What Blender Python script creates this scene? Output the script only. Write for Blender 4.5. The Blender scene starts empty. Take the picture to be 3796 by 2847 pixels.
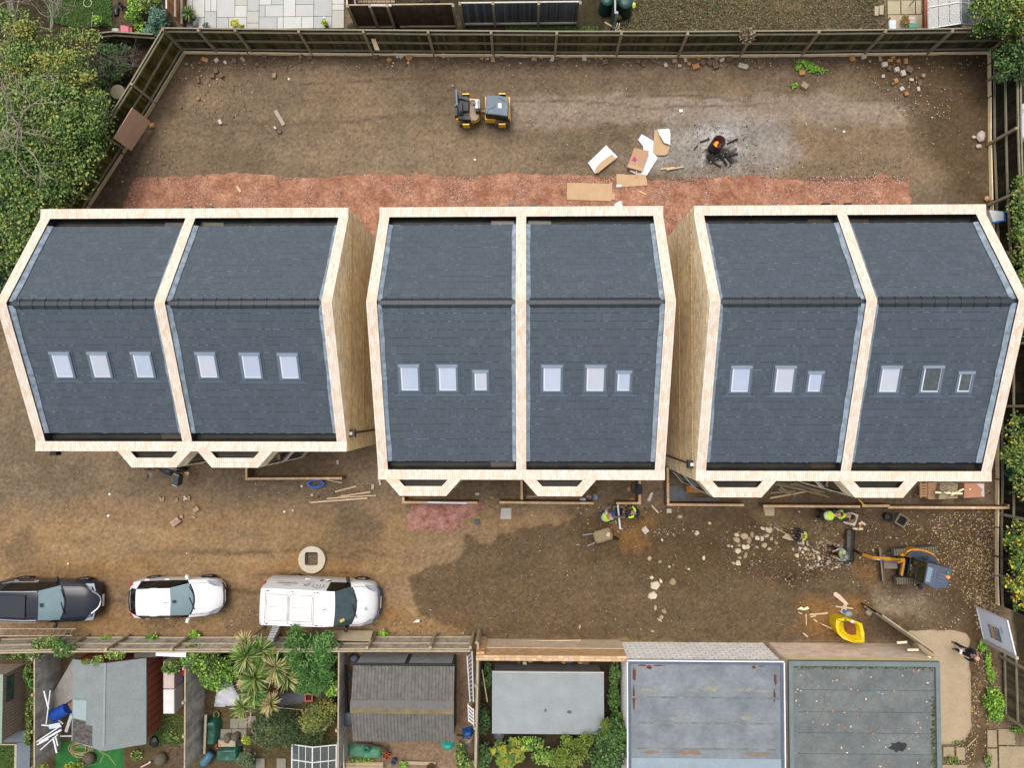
import bpy, bmesh, math, random
import numpy as np
from mathutils import Vector, Matrix, Euler
random.seed(7); rng = np.random.default_rng(11)
SC = bpy.context.scene; COL = SC.collection
PI = math.pi; R = math.radians
# ---------------------------------------------------------------- camera model (drone looking almost straight down)
F = 2632.; CX, CY = 1898., 1423.5; NX, NY = 1950., 1505.; H = 32.4
_n = Vector(((NX-CX)/F, -(NY-CY)/F, -1.)).normalized()
CAMROT = _n.rotation_difference(Vector((0, 0, -1))).to_matrix()
X0 = (0, 950, 1900, 2846); Y0 = (0, 712, 1424, 2135)
def P(x, y, z=0.):
 "point of the place at height z seen at photo pixel x, y"
 d = CAMROT @ Vector(((x-CX)/F, -(y-CY)/F, -1.)); s = (z-H)/d.z
 return Vector((d.x*s, d.y*s, z))
def Q(c, r, u, v, z=0.): return P(X0[c]+u/2.3284, Y0[r]+v/2.3284, z)
def V(u, v, z=0.): return P(u*1.71609, v*1.71609, z)
def xy(p): return (p[0], p[1])
# ---------------------------------------------------------------- materials
def lin(c):
 c /= 255.; return c/12.92 if c <= .04045 else ((c+.055)/1.055)**2.4
GAIN = 1.6
def C(r, g, b, k=1.): return tuple(min(.9, lin(x)*k/GAIN) for x in (r, g, b))
MATS = {}
def M(name, rgb=None, rough=.75, var=.12, scale=6., bump=0., metal=0., spec=.4, attr=None, trans=0., alpha=1., emit=None, estr=0., hue2=None, tex='noise', fine=0.):
 if name in MATS: return MATS[name]
 m = bpy.data.materials.new(name); m.use_nodes = True; nt = m.node_tree; N = nt.nodes; L = nt.links
 b = N['Principled BSDF']; b.inputs['Roughness'].default_value = rough; b.inputs['Metallic'].default_value = metal
 b.inputs['Specular IOR Level'].default_value = spec
 tc = N.new('ShaderNodeTexCoord'); co = tc.outputs['Object']
 nz = N.new('ShaderNodeTexNoise'); nz.inputs['Scale'].default_value = scale; nz.inputs['Detail'].default_value = 6; nz.inputs['Roughness'].default_value = .65
 L.new(co, nz.inputs['Vector'])
 mx = N.new('ShaderNodeMix'); mx.data_type = 'RGBA'; mx.blend_type = 'MIX'
 rp = N.new('ShaderNodeMapRange'); rp.inputs[1].default_value = .3; rp.inputs[2].default_value = .7
 L.new(nz.outputs['Fac'], rp.inputs[0]); L.new(rp.outputs[0], mx.inputs[0])
 col = C(*rgb) if rgb else (.5, .5, .5)
 lo = tuple(max(0, c*(1-var)) for c in col); hi = tuple(min(.92, c*(1+var)) for c in col)
 if hue2: hi = C(*hue2)
 mx.inputs[6].default_value = (*lo, 1); mx.inputs[7].default_value = (*hi, 1)
 out = mx.outputs[2]
 if attr:
  a = N.new('ShaderNodeAttribute'); a.attribute_name = attr
  m2 = N.new('ShaderNodeMix'); m2.data_type = 'RGBA'; m2.blend_type = 'MULTIPLY'; m2.inputs[0].default_value = 1
  mx.inputs[6].default_value = (1-var, 1-var, 1-var, 1); mx.inputs[7].default_value = (1+var, 1+var, 1+var, 1)
  L.new(a.outputs['Color'], m2.inputs[6]); L.new(out, m2.inputs[7]); out = m2.outputs[2]
 if fine:
  n2 = N.new('ShaderNodeTexNoise'); n2.inputs['Scale'].default_value = scale*9; n2.inputs['Detail'].default_value = 3; L.new(co, n2.inputs['Vector'])
  r2 = N.new('ShaderNodeMapRange'); r2.inputs[1].default_value = .3; r2.inputs[2].default_value = .7; r2.inputs[3].default_value = 1-fine; r2.inputs[4].default_value = 1+fine
  L.new(n2.outputs['Fac'], r2.inputs[0])
  m3 = N.new('ShaderNodeMix'); m3.data_type = 'RGBA'; m3.blend_type = 'MULTIPLY'; m3.inputs[0].default_value = 1
  L.new(out, m3.inputs[6]); L.new(r2.outputs[0], m3.inputs[7]); out = m3.outputs[2]
 L.new(out, b.inputs['Base Color'])
 if bump:
  bp = N.new('ShaderNodeBump'); bp.inputs['Strength'].default_value = bump; bp.inputs['Distance'].default_value = .02
  L.new(nz.outputs['Fac'], bp.inputs['Height']); L.new(bp.outputs[0], b.inputs['Normal'])
 if trans: b.inputs['Transmission Weight'].default_value = trans
 if alpha < 1: b.inputs['Alpha'].default_value = alpha
 if emit: b.inputs['Emission Color'].default_value = (*[lin(c) for c in emit], 1); b.inputs['Emission Strength'].default_value = estr
 MATS[name] = m; return m
def brick_mat(name, cols, mortar, bw=.225, bh=.075, off=.5, rough=.85, mort=.01, stain=.12, bump=.5, stain_scale=.8):
 "bricks from the UV map, which is in metres: u along the course, v across it"
 m = bpy.data.materials.new(name); m.use_nodes = True; nt = m.node_tree; N = nt.nodes; L = nt.links; b = N['Principled BSDF']
 b.inputs['Roughness'].default_value = rough; b.inputs['Specular IOR Level'].default_value = .25
 uv = N.new('ShaderNodeUVMap'); uv.uv_map = 'UVMap'
 br = N.new('ShaderNodeTexBrick'); br.inputs['Scale'].default_value = 1; br.inputs['Brick Width'].default_value = bw; br.inputs['Row Height'].default_value = bh
 br.inputs['Mortar Size'].default_value = mort/2; br.inputs['Mortar Smooth'].default_value = .1; br.offset = off
 br.inputs['Color1'].default_value = (0, 0, 0, 1); br.inputs['Color2'].default_value = (1, 1, 1, 1); br.inputs['Mortar'].default_value = (.5, .5, .5, 1)
 L.new(uv.outputs[0], br.inputs['Vector'])
 cr = N.new('ShaderNodeValToRGB'); cr.color_ramp.interpolation = 'LINEAR'
 els = cr.color_ramp.elements
 for i, c in enumerate(cols):
  e = els[i] if i < 2 else els.new(.5)
  e.color = (*C(*c), 1)
 for i in range(len(cols)): els[i].position = i/(len(cols)-1) if len(cols) > 1 else 0
 for i, c in enumerate(cols): els[i].color = (*C(*c), 1)
 L.new(br.outputs['Color'], cr.inputs[0])
 mm = N.new('ShaderNodeMix'); mm.data_type = 'RGBA'; L.new(br.outputs['Fac'], mm.inputs[0]); L.new(cr.outputs[0], mm.inputs[6]); mm.inputs[7].default_value = (*C(*mortar), 1)
 tc = N.new('ShaderNodeTexCoord'); nz = N.new('ShaderNodeTexNoise'); nz.inputs['Scale'].default_value = stain_scale; nz.inputs['Detail'].default_value = 8; nz.inputs['Roughness'].default_value = .7
 L.new(tc.outputs['Object'], nz.inputs['Vector'])
 mr = N.new('ShaderNodeMapRange'); mr.inputs[1].default_value = .3; mr.inputs[2].default_value = .7; mr.inputs[3].default_value = 1-stain; mr.inputs[4].default_value = 1+stain
 L.new(nz.outputs['Fac'], mr.inputs[0])
 ml = N.new('ShaderNodeMix'); ml.data_type = 'RGBA'; ml.blend_type = 'MULTIPLY'; ml.inputs[0].default_value = 1
 L.new(mm.outputs[2], ml.inputs[6]); L.new(mr.outputs[0], ml.inputs[7]); L.new(ml.outputs[2], b.inputs['Base Color'])
 bp = N.new('ShaderNodeBump'); bp.inputs['Strength'].default_value = bump; bp.inputs['Distance'].default_value = .008; bp.invert = True
 L.new(br.outputs['Fac'], bp.inputs['Height']); L.new(bp.outputs[0], b.inputs['Normal'])
 MATS[name] = m; return m
# ---------------------------------------------------------------- mesh builder
def frame_of(d, up=(0, 0, 1)):
 d = Vector(d).normalized(); u = Vector(up)
 s = d.cross(u)
 if s.length < 1e-4: s = d.cross(Vector((0, 1, 0)))
 s.normalize(); return d, s, s.cross(d).normalized()
class MB:
 def __init__(s): s.v = []; s.f = []; s.uv = []; s.m = []
 def face(s, pts, uv=None, m=0):
  i = len(s.v); s.v += [tuple(p) for p in pts]; s.f.append(tuple(range(i, i+len(pts)))); s.uv.append(uv); s.m.append(m); return s
 def add(s, vs, fs, m=0):
  i = len(s.v); s.v += [tuple(p) for p in vs]
  for f in fs: s.f.append(tuple(i+k for k in f)); s.uv.append(None); s.m.append(m)
  return s
 def hexa(s, b, t, m=0):
  return s.add(list(b)+list(t), [(3, 2, 1, 0), (4, 5, 6, 7), (0, 1, 5, 4), (1, 2, 6, 5), (2, 3, 7, 6), (3, 0, 4, 7)], m)
 def box(s, c, d, rz=0, rx=0, ry=0, m=0, taper=1.):
  E = Euler((rx, ry, rz)).to_matrix(); c = Vector(c); x, y, z = d[0]/2, d[1]/2, d[2]/2
  q = [(-1, -1), (1, -1), (1, 1), (-1, 1)]
  return s.hexa([c+E@Vector((a*x, b*y, -z)) for a, b in q], [c+E@Vector((a*x*taper, b*y*taper, z)) for a, b in q], m)
 def beam(s, a, b, w, h, m=0, up=(0, 0, 1)):
  a, b = Vector(a), Vector(b); d, sd, u = frame_of(b-a, up)
  q = [(-1, -1), (1, -1), (1, 1), (-1, 1)]
  A = [a+sd*(i*w/2)+u*(j*h/2) for i, j in q]; B = [b+sd*(i*w/2)+u*(j*h/2) for i, j in q]
  return s.hexa(A, B, m)
 def tube(s, pts, r, n=8, m=0, cap=True, flat=1.):
  pts = [Vector(p) for p in pts]; rr = r if isinstance(r, (list, tuple)) else [r]*len(pts); i0 = len(s.v); k = len(pts)
  for i, p in enumerate(pts):
   d = pts[min(i+1, k-1)]-pts[max(i-1, 0)]; d, sd, u = frame_of(d if d.length > 1e-6 else (0, 0, 1))
   for j in range(n):
    a = 2*PI*j/n; s.v.append(tuple(p+sd*(math.cos(a)*rr[i])+u*(math.sin(a)*rr[i]*flat)))
  for i in range(k-1):
   for j in range(n):
    s.f.append((i0+i*n+j, i0+i*n+(j+1) % n, i0+(i+1)*n+(j+1) % n, i0+(i+1)*n+j)); s.uv.append(None); s.m.append(m)
  if cap:
   for e in (tuple(i0+j for j in range(n))[::-1], tuple(i0+(k-1)*n+j for j in range(n))): s.f.append(e); s.uv.append(None); s.m.append(m)
  return s
 def cyl(s, a, b, r, n=16, m=0, r2=None): return s.tube([a, b], [r, r if r2 is None else r2], n, m)
 def ring(s, c, r, t, n=24, k=8, m=0, sx=1, sy=1, normal=(0, 0, 1), hz=None):
  d, a, b = frame_of(normal); i0 = len(s.v); c = Vector(c); hz = hz or t
  for i in range(n):
   th = 2*PI*i/n; e = a*math.cos(th)*sx+b*math.sin(th)*sy
   for j in range(k):
    ph = 2*PI*j/k; s.v.append(tuple(c+e*r+e.normalized()*(t*math.cos(ph))+d*(hz*math.sin(ph))))
  for i in range(n):
   for j in range(k):
    s.f.append((i0+i*k+j, i0+i*k+(j+1) % k, i0+((i+1) % n)*k+(j+1) % k, i0+((i+1) % n)*k+j)); s.uv.append(None); s.m.append(m)
  return s
 def prism(s, poly, z0, z1, m=0, top=True, bot=True):
  n = len(poly); A = [(p[0], p[1], z0) for p in poly]; B = [(p[0], p[1], z1) for p in poly]
  fs = [(i, (i+1) % n, n+(i+1) % n, n+i) for i in range(n)]
  if top: fs.append(tuple(range(n, 2*n)))
  if bot: fs.append(tuple(range(n))[::-1])
  return s.add(A+B, fs, m)
 def lathe(s, c, prof, n=20, m=0, axis=(0, 0, 1)):
  d, a, b = frame_of(axis); c = Vector(c); i0 = len(s.v); k = len(prof)
  for r, h in prof:
   for j in range(n):
    th = 2*PI*j/n; s.v.append(tuple(c+d*h+(a*math.cos(th)+b*math.sin(th))*r))
  for i in range(k-1):
   for j in range(n):
    s.f.append((i0+i*n+j, i0+(i+1)*n+j, i0+(i+1)*n+(j+1) % n, i0+i*n+(j+1) % n)); s.uv.append(None); s.m.append(m)
  return s
 def rock(s, c, d, rz=0, seed=0, m=0, n=7, flat=True):
  "an angular stone: a jittered polygon prism with a smaller, tilted top"
  rd = random.Random(seed); c = Vector(c); E = Euler((rd.uniform(-.12, .12), rd.uniform(-.12, .12), rz)).to_matrix()
  an = sorted(rd.uniform(-.25, .25)+2*PI*i/n for i in range(n)); B = []; T = []
  for a in an:
   k = rd.uniform(.78, 1.1); p = Vector((math.cos(a)*d[0]/2*k, math.sin(a)*d[1]/2*k, 0))
   B.append(c+E@(p+Vector((0, 0, -.02)))); T.append(c+E@(p*rd.uniform(.74, .93)+Vector((0, 0, d[2]*rd.uniform(.75, 1.1)))))
  fs = [(i, (i+1) % n, n+(i+1) % n, n+i) for i in range(n)]+[tuple(range(n, 2*n)), tuple(range(n))[::-1]]
  return s.add(B+T, fs, m)
 def strip(s, A, B, m=0, uvscale=None):
  for i in range(len(A)-1): s.face([A[i], A[i+1], B[i+1], B[i]], None, m)
  return s
 def heights(s, x0, x1, y0, y1, nx, ny, fn, m=0):
  i0 = len(s.v)
  for j in range(ny+1):
   for i in range(nx+1): s.v.append(tuple(fn(x0+(x1-x0)*i/nx, y0+(y1-y0)*j/ny)))
  for j in range(ny):
   for i in range(nx):
    a = i0+j*(nx+1)+i; s.f.append((a, a+1, a+nx+2, a+nx+1)); s.uv.append(None); s.m.append(m)
  return s
 def build(s, name, mats, parent=None, smooth=False, bevel=0, seg=1, world=True, sub=0):
  if not isinstance(mats, (list, tuple)): mats = [mats]
  if parent is not None: off = wm(parent).inverted() if world else Matrix.Identity(4); loc = (0, 0, 0)
  else:
   vs = s.v; lo = [min(p[i] for p in vs) for i in range(3)]; hi = [max(p[i] for p in vs) for i in range(3)]
   loc = ((lo[0]+hi[0])/2, (lo[1]+hi[1])/2, lo[2]); off = Matrix.Translation(-Vector(loc))
  me = bpy.data.meshes.new(name); vs = [tuple(off@Vector(p)) for p in s.v]
  me.from_pydata(vs, [], s.f)
  for m in mats: me.materials.append(m)
  me.polygons.foreach_set('material_index', s.m)
  uvl = me.uv_layers.new(name='UVMap'); data = []
  for f, uv in zip(s.f, s.uv):
   if uv: data += [c for q in uv for c in q]
   else:
    p = [Vector(s.v[i]) for i in f]; n = Vector((0, 0, 0))
    for i in range(len(p)): n += (p[i]-p[0]).cross(p[(i+1) % len(p)]-p[0])
    if n.length < 1e-12: n = Vector((0, 0, 1))
    n.normalize()
    if abs(n.z) > .9: t, w = Vector((1, 0, 0)), Vector((0, 1, 0))
    else: t = Vector((-n.y, n.x, 0)).normalized(); w = n.cross(t)
    for q in p: data += [q.dot(t), q.dot(w)]
  uvl.data.foreach_set('uv', data)
  if smooth: me.polygons.foreach_set('use_smooth', [True]*len(me.polygons))
  me.update(); o = bpy.data.objects.new(name, me); COL.objects.link(o)
  if parent is not None: o.parent = parent
  else: o.location = loc
  if bevel:
   md = o.modifiers.new('Bevel', 'BEVEL'); md.width = bevel; md.segments = seg; md.limit_method = 'ANGLE'; md.angle_limit = R(40)
  if sub:
   md = o.modifiers.new('Subdivision', 'SUBSURF'); md.levels = sub; md.render_levels = sub
  return o
def wm(o):
 m = o.matrix_basis.copy() if not isinstance(o, Matrix) else o
 m = Matrix.LocRotScale(o.location, o.rotation_euler, o.scale)
 return wm(o.parent)@m if o.parent else m
def tag(o, label=None, cat=None, group=None, kind=None):
 if label: o['label'] = label
 if cat: o['category'] = cat
 if group: o['group'] = group
 if kind: o['kind'] = kind
 return o
def thing(name, label, cat, loc=(0, 0, 0), rz=0, group=None):
 o = bpy.data.objects.new(name, None); o.empty_display_size = .2; COL.objects.link(o)
 o.location = loc; o.rotation_euler = (0, 0, rz); return tag(o, label, cat, group)
def solo(mb, name, mats, label, cat, group=None, **k): return tag(mb.build(name, mats, None, **k), label, cat, group)
def copy_tree(o, parent=None):
 c = o.copy(); COL.objects.link(c)
 if parent is not None: c.parent = parent
 for ch in list(o.children): copy_tree(ch, c)
 return c
def npmesh(name, verts, faces, mat, col=None, parent=None, smooth=False):
 "verts n x 3, faces m x k (all of one size), col: one colour per face or per vertex"
 me = bpy.data.meshes.new(name); verts = np.asarray(verts, np.float32); faces = np.asarray(faces, np.int32); n, k = faces.shape
 me.vertices.add(len(verts)); me.vertices.foreach_set('co', verts.ravel())
 me.loops.add(n*k); me.loops.foreach_set('vertex_index', faces.ravel())
 me.polygons.add(n); me.polygons.foreach_set('loop_start', np.arange(0, n*k, k, dtype=np.int32))
 me.update(calc_edges=True)
 for m in (mat if isinstance(mat, (list, tuple)) else [mat]): me.materials.append(m)
 if col is not None:
  col = np.asarray(col, np.float32)
  if len(col) == len(verts): a = me.color_attributes.new('col', 'FLOAT_COLOR', 'POINT'); d = np.ones((len(verts), 4), np.float32); d[:, :3] = col
  else: a = me.color_attributes.new('col', 'FLOAT_COLOR', 'CORNER'); d = np.ones((n*k, 4), np.float32); d[:, :3] = np.repeat(col, k, 0)
  a.data.foreach_set('color', d.ravel())
 if smooth: me.polygons.foreach_set('use_smooth', np.ones(n, bool))
 me.validate(); o = bpy.data.objects.new(name, me); COL.objects.link(o)
 if parent is not None: o.parent = parent
 return o
# ---------------------------------------------------------------- numpy noise and polygon masks
def vnoise(x, y, s, seed=0):
 g = np.random.default_rng(seed).random((256, 256)); x = x/s+1000.37; y = y/s+1000.71
 xi = np.floor(x).astype(int); yi = np.floor(y).astype(int); fx = x-xi; fy = y-yi; fx = fx*fx*(3-2*fx); fy = fy*fy*(3-2*fy)
 a = g[xi % 256, yi % 256]; b = g[(xi+1) % 256, yi % 256]; c = g[xi % 256, (yi+1) % 256]; d = g[(xi+1) % 256, (yi+1) % 256]
 return (a*(1-fx)+b*fx)*(1-fy)+(c*(1-fx)+d*fx)*fy
def fbm(x, y, s, o=4, seed=0):
 t = 0; w = 0; a = 1.
 for i in range(o): t = t+a*vnoise(x, y, s, seed+i*17); w += a; a *= .55; s *= .5
 return t/w
def sdist(x, y, poly):
 "signed distance to a polygon, positive inside"
 n = len(poly); ins = np.zeros(x.shape, bool); dm = np.full(x.shape, 1e9)
 for i in range(n):
  x1, y1 = poly[i][0], poly[i][1]; x2, y2 = poly[(i+1) % n][0], poly[(i+1) % n][1]
  dx, dy = x2-x1, y2-y1; t = np.clip(((x-x1)*dx+(y-y1)*dy)/(dx*dx+dy*dy+1e-9), 0, 1)
  dm = np.minimum(dm, np.hypot(x-x1-t*dx, y-y1-t*dy))
  c = ((y1 > y) != (y2 > y)) & (x < (x2-x1)*(y-y1)/((y2-y1) if y2 != y1 else 1e-9)+x1); ins ^= c
 return np.where(ins, dm, -dm)
def mask(x, y, poly, soft=.3, warp=.4, ws=.9, seed=3):
 d = sdist(x, y, poly)+(fbm(x, y, ws, 4, seed)-.5)*2*warp
 return np.clip(d/soft+.5, 0, 1)
def inpoly(x, y, poly): return sdist(np.asarray(x, float), np.asarray(y, float), poly) > 0
def pts_in(poly, n, r=rng):
 xs = [p[0] for p in poly]; ys = [p[1] for p in poly]; out = np.zeros((0, 2))
 while len(out) < n:
  a = np.stack([r.uniform(min(xs), max(xs), n*2), r.uniform(min(ys), max(ys), n*2)], 1)
  out = np.concatenate([out, a[inpoly(a[:, 0], a[:, 1], poly)]])
 return out[:n]
def randrot(n, tilt, r=rng):
 "n rotation matrices: any heading, tilted from level by up to tilt (radians)"
 h = r.uniform(0, 2*PI, n); t = r.normal(0, tilt, n); a = r.uniform(0, 2*PI, n)
 ca, sa = np.cos(a), np.sin(a); ct, st = np.cos(t), np.sin(t); ax, ay = ca, sa
 K = np.zeros((n, 3, 3)); K[:, 0, 2] = ay; K[:, 1, 2] = -ax; K[:, 2, 0] = -ay; K[:, 2, 1] = ax
 T = np.eye(3)[None]+st[:, None, None]*K+(1-ct)[:, None, None]*(K@K)
 Z = np.zeros((n, 3, 3)); Z[:, 0, 0] = np.cos(h); Z[:, 0, 1] = -np.sin(h); Z[:, 1, 0] = np.sin(h); Z[:, 1, 1] = np.cos(h); Z[:, 2, 2] = 1
 return T@Z
LEAF_V = np.array([(-.5, 0, 0), (-.12, -.3, .06), (.5, 0, 0), (-.12, .3, .06)])
NEEDLE_V = np.array([(-.5, -.12, 0), (.5, -.04, .1), (.5, .04, .1), (-.5, .12, 0)])
def leaves(name, pos, size, cols, mat, parent=None, tilt=.6, shape=LEAF_V, rots=None, r=rng):
 "many leaf-sized faces at pos; cols: list of sRGB tones picked at random and jittered"
 n = len(pos); Rm = randrot(n, tilt, r) if rots is None else rots
 s = size*r.uniform(.65, 1.35, n)
 vv = np.einsum('nij,kj->nki', Rm, shape)*s[:, None, None]+pos[:, None, :]
 cc = np.array([C(*c) for c in cols])[r.integers(0, len(cols), n)]*r.uniform(.75, 1.25, (n, 1))
 f = np.arange(n*4).reshape(n, 4)
 return npmesh(name, vv.reshape(-1, 3), f, mat, cc, parent)
OCT_F = np.array([(0, 2, 4), (2, 1, 4), (1, 3, 4), (3, 0, 4), (2, 0, 5), (1, 2, 5), (3, 1, 5), (0, 3, 5)])
OCT_V = np.array([(1, 0, 0), (-1, 0, 0), (0, 1, 0), (0, -1, 0), (0, 0, 1), (0, 0, -.6)], float)
def pebbles(name, xyz, size, cols, mat, flat=.5, tilt=.3, r=rng, parent=None):
 n = len(xyz); Rm = randrot(n, tilt, r)
 v = OCT_V[None]*r.uniform(.6, 1.3, (n, 6, 1)); v = v*np.stack([size, size*r.uniform(.45, 1, n), size*flat*r.uniform(.6, 1.1, n)], 1)[:, None, :]
 v = np.einsum('nij,nkj->nki', Rm, v)+xyz[:, None, :]
 f = (OCT_F[None]+6*np.arange(n)[:, None, None]).reshape(-1, 3)
 cc = np.array([C(*c) for c in cols])[r.integers(0, len(cols), n)]*r.uniform(.8, 1.2, (n, 1))
 return npmesh(name, v.reshape(-1, 3), f, mat, np.repeat(cc, 8, 0), parent)
def blob_points(blobs, n, shell=.55, r=rng, zmin=.02):
 "points spread through ellipsoids (centre, radii), denser towards the skin"
 w = np.array([b[1][0]*b[1][1]*max(b[1][2], .2) for b in blobs])**.75; k = r.choice(len(blobs), n, p=w/w.sum())
 c = np.array([b[0] for b in blobs])[k]; rr = np.array([b[1] for b in blobs])[k]
 d = r.normal(0, 1, (n, 3)); d /= np.linalg.norm(d, axis=1)[:, None]
 d[:, 2] = np.where(d[:, 2] < -.3, -d[:, 2]*.6, d[:, 2])
 q = r.uniform(shell, 1.06, n)[:, None]
 p = c+d*q*rr; p[:, 2] = np.maximum(p[:, 2], zmin); return p
EXPO = 0.92
# ---------------------------------------------------------------- ground
def qpoly(c, r, pts): return [xy(Q(c, r, *p)) for p in pts]
def vpoly(pts): return [xy(V(*p)) for p in pts]
def build_ground():
 gx = np.concatenate([[-140, -70, -40], np.arange(-28, 28.01, .1), [40, 70, 140]]); gy = np.concatenate([[-140, -70, -35], np.arange(-20, 22.01, .1), [35, 70, 140]])
 X, Y = np.meshgrid(gx, gy); n = X.shape
 def c3(*c): return np.array(C(*c))[None, None, :]
 colr = np.broadcast_to(c3(124, 107, 87), n+(3,)).copy()
 def put(mk, c, k=1.):
  nonlocal colr; colr = colr*(1-(mk*k)[..., None])+c3(*c)*(mk*k)[..., None]
 f1 = fbm(X, Y, 3.5, 5, 5); f2 = fbm(X, Y, .8, 4, 9); f3 = fbm(X, Y, 7, 3, 21)
 put(np.clip((-4.-Y)/1.5+(f1-.5)*2, 0, 1)*np.clip((8-X)/6, 0, 1), (152, 124, 90))
 put(np.clip((f1-.55)*6, 0, 1), (144, 122, 97), .5)
 put(np.clip((.45-f1)*6, 0, 1), (101, 86, 68), .5)
 put(mask(X, Y, vpoly([(380, 100), (2150, 100), (2150, 142), (1400, 138), (900, 132), (700, 138), (420, 150)]), .5, .5), (84, 70, 55), .75)
 put(mask(X, Y, vpoly([(1840, 100), (2150, 100), (2150, 440), (2060, 440), (2000, 330), (1990, 240), (1930, 190), (1850, 150)]), 1.2, .9, 1.5), (84, 68, 47), .8)
 put(mask(X, Y, vpoly([(380, 110), (470, 120), (420, 190), (330, 280), (260, 400), (230, 440), (160, 440), (250, 300)]), .8, .6), (83, 68, 53), .7)
 put(mask(X, Y, vpoly([(1105, 212), (1300, 205), (1330, 190), (1360, 205), (1620, 208), (1740, 205), (1790, 190), (1870, 213), (1960, 225), (1960, 268), (1700, 268), (1480, 262), (1300, 268), (1105, 272)]), .35, .35, .7), (152, 135, 118), .95)
 put(mask(X, Y, vpoly([(560, 300), (980, 290), (1200, 330), (1200, 370), (600, 372)]), 1.2, .9, 1.4), (137, 119, 98), .7)
 put(mask(X, Y, vpoly([(1420, 270), (1560, 240), (1680, 270), (1720, 330), (1640, 378), (1480, 378), (1380, 345)]), 1.2, .9, .9), (158, 152, 145), .8)
 put(mask(X, Y, vpoly([(1510, 285), (1575, 280), (1600, 320), (1570, 355), (1520, 345)]), .5, .55, .4), (186, 182, 178), .85)
 put(mask(X, Y, vpoly([(1530, 322), (1590, 318), (1580, 355), (1530, 350)]), .25, .5, .3, 8), (38, 36, 37), .9)
 damp = [(886, 1245), (905, 1238), (930, 1222), (985, 1222), (1000, 1190), (1010, 1160), (1060, 1170), (1110, 1140), (1200, 1130), (1300, 1110), (1440, 1105), (2150, 1100), (2150, 1385), (1040, 1385), (960, 1345), (905, 1330), (895, 1290)]
 put(mask(X, Y, vpoly(damp), .12, .28, .5), (106, 88, 67), .95)
 put(mask(X, Y, vpoly([(1240, 1120), (2000, 1100), (2060, 1240), (1500, 1260), (1260, 1200)]), 1.4, 1.2, 1.6), (92, 74, 52), .8)
 put(mask(X, Y, vpoly([(1690, 1250), (1800, 1200), (1760, 1260)]), .6, .6, .8), (72, 55, 38), .8)
 put(mask(X, Y, vpoly([(1900, 1240), (2080, 1230), (2040, 1380), (1880, 1340)]), .8, .8), (112, 94, 73), .8)
 for pl, k in (([(1325, 1130), (1400, 1125), (1390, 1180), (1345, 1200)], .9), ([(1745, 1300), (1850, 1285), (1870, 1320), (1830, 1390), (1740, 1380), (1715, 1340)], .95),
                  ([(1840, 1220), (1890, 1225), (1880, 1260)], .7), ([(540, 1225), (760, 1215), (830, 1300), (880, 1345), (600, 1250)], .75), ([(150, 1215), (330, 1215), (300, 1250), (60, 1250)], .5),
                  ([(90, 1345), (240, 1320), (330, 1345), (250, 1365)], .45), ([(1660, 1075), (1700, 1075), (1690, 1095)], .6), ([(850, 1335), (1000, 1340), (1000, 1365), (820, 1365)], .4)):
  put(mask(X, Y, vpoly(pl), .7, .7, .6), (142, 104, 60), k*.8)
 put(mask(X, Y, vpoly([(1300, 1045), (1400, 1040), (1420, 1100), (1330, 1100)]), .5, .5), (120, 103, 80), .6)
 put(mask(X, Y, vpoly([(1895, 1280), (1990, 1290), (1985, 1335), (1890, 1330)]), .6, .7, .7), (156, 138, 115), .7)
 put(mask(X, Y, vpoly([(1640, 1110), (1830, 1120), (1800, 1160), (1660, 1140)]), .6, .6), (128, 108, 80), .7)
 put(mask(X, Y, vpoly([(1960, 1130), (2160, 1110), (2160, 1400), (2100, 1560), (2040, 1659), (2212, 1659), (2030, 1430), (2090, 1380), (2040, 1230)]), .8, .8), (86, 68, 47), .75)
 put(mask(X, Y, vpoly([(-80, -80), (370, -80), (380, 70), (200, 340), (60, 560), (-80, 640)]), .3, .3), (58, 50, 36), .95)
 put(mask(X, Y, vpoly([(230, -60), (300, -60), (290, 70), (250, 70)]), .3, .25), (100, 86, 66), .8)
 put(mask(X, Y, vpoly([(950, -60), (1310, -60), (1310, 75), (750, 75), (750, 55)]), .15, .1), (62, 57, 40), .95)
 put(mask(X, Y, vpoly([(1310, -60), (1900, -60), (1900, 75), (1310, 75)]), .15, .15), (92, 81, 60), .95)
 put(mask(X, Y, vpoly([(1500, -60), (1820, -60), (1800, 60), (1560, 40)]), .9, .9), (112, 97, 74), .8)
 put(mask(X, Y, vpoly([(-80, 1400), (1030, 1400), (1035, 1740), (-80, 1740)]), .12, .1), (88, 76, 54), .95)
 put(mask(X, Y, vpoly([(1035, 1410), (1360, 1410), (1370, 1740), (1035, 1740)]), .12, .1), (52, 46, 33), .95)
 put(mask(X, Y, vpoly([(750, 1390), (1020, 1390), (1020, 1740), (740, 1740)]), .12, .1), (139, 116, 94), .95)
 put(mask(X, Y, vpoly([(2160, 100), (2300, 100), (2300, 1740), (2230, 1740), (2165, 1100)]), .2, .2), (50, 44, 30), .95)
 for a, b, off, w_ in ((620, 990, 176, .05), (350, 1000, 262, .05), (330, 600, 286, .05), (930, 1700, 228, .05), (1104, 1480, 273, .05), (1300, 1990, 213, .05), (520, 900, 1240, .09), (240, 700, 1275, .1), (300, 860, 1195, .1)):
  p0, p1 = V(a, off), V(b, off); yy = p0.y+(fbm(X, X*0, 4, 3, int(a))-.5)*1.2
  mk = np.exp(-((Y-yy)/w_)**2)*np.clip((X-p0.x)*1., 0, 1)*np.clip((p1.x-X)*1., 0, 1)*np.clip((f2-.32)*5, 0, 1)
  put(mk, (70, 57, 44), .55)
 colr *= (.86+.28*f2)[..., None]*(.88+.24*fbm(X, Y, .3, 3, 71))[..., None]*(.86+.3*fbm(X/7, Y, .45, 4, 83))[..., None]
 colr *= (.88+.24*rng.random(n))[..., None]
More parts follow.
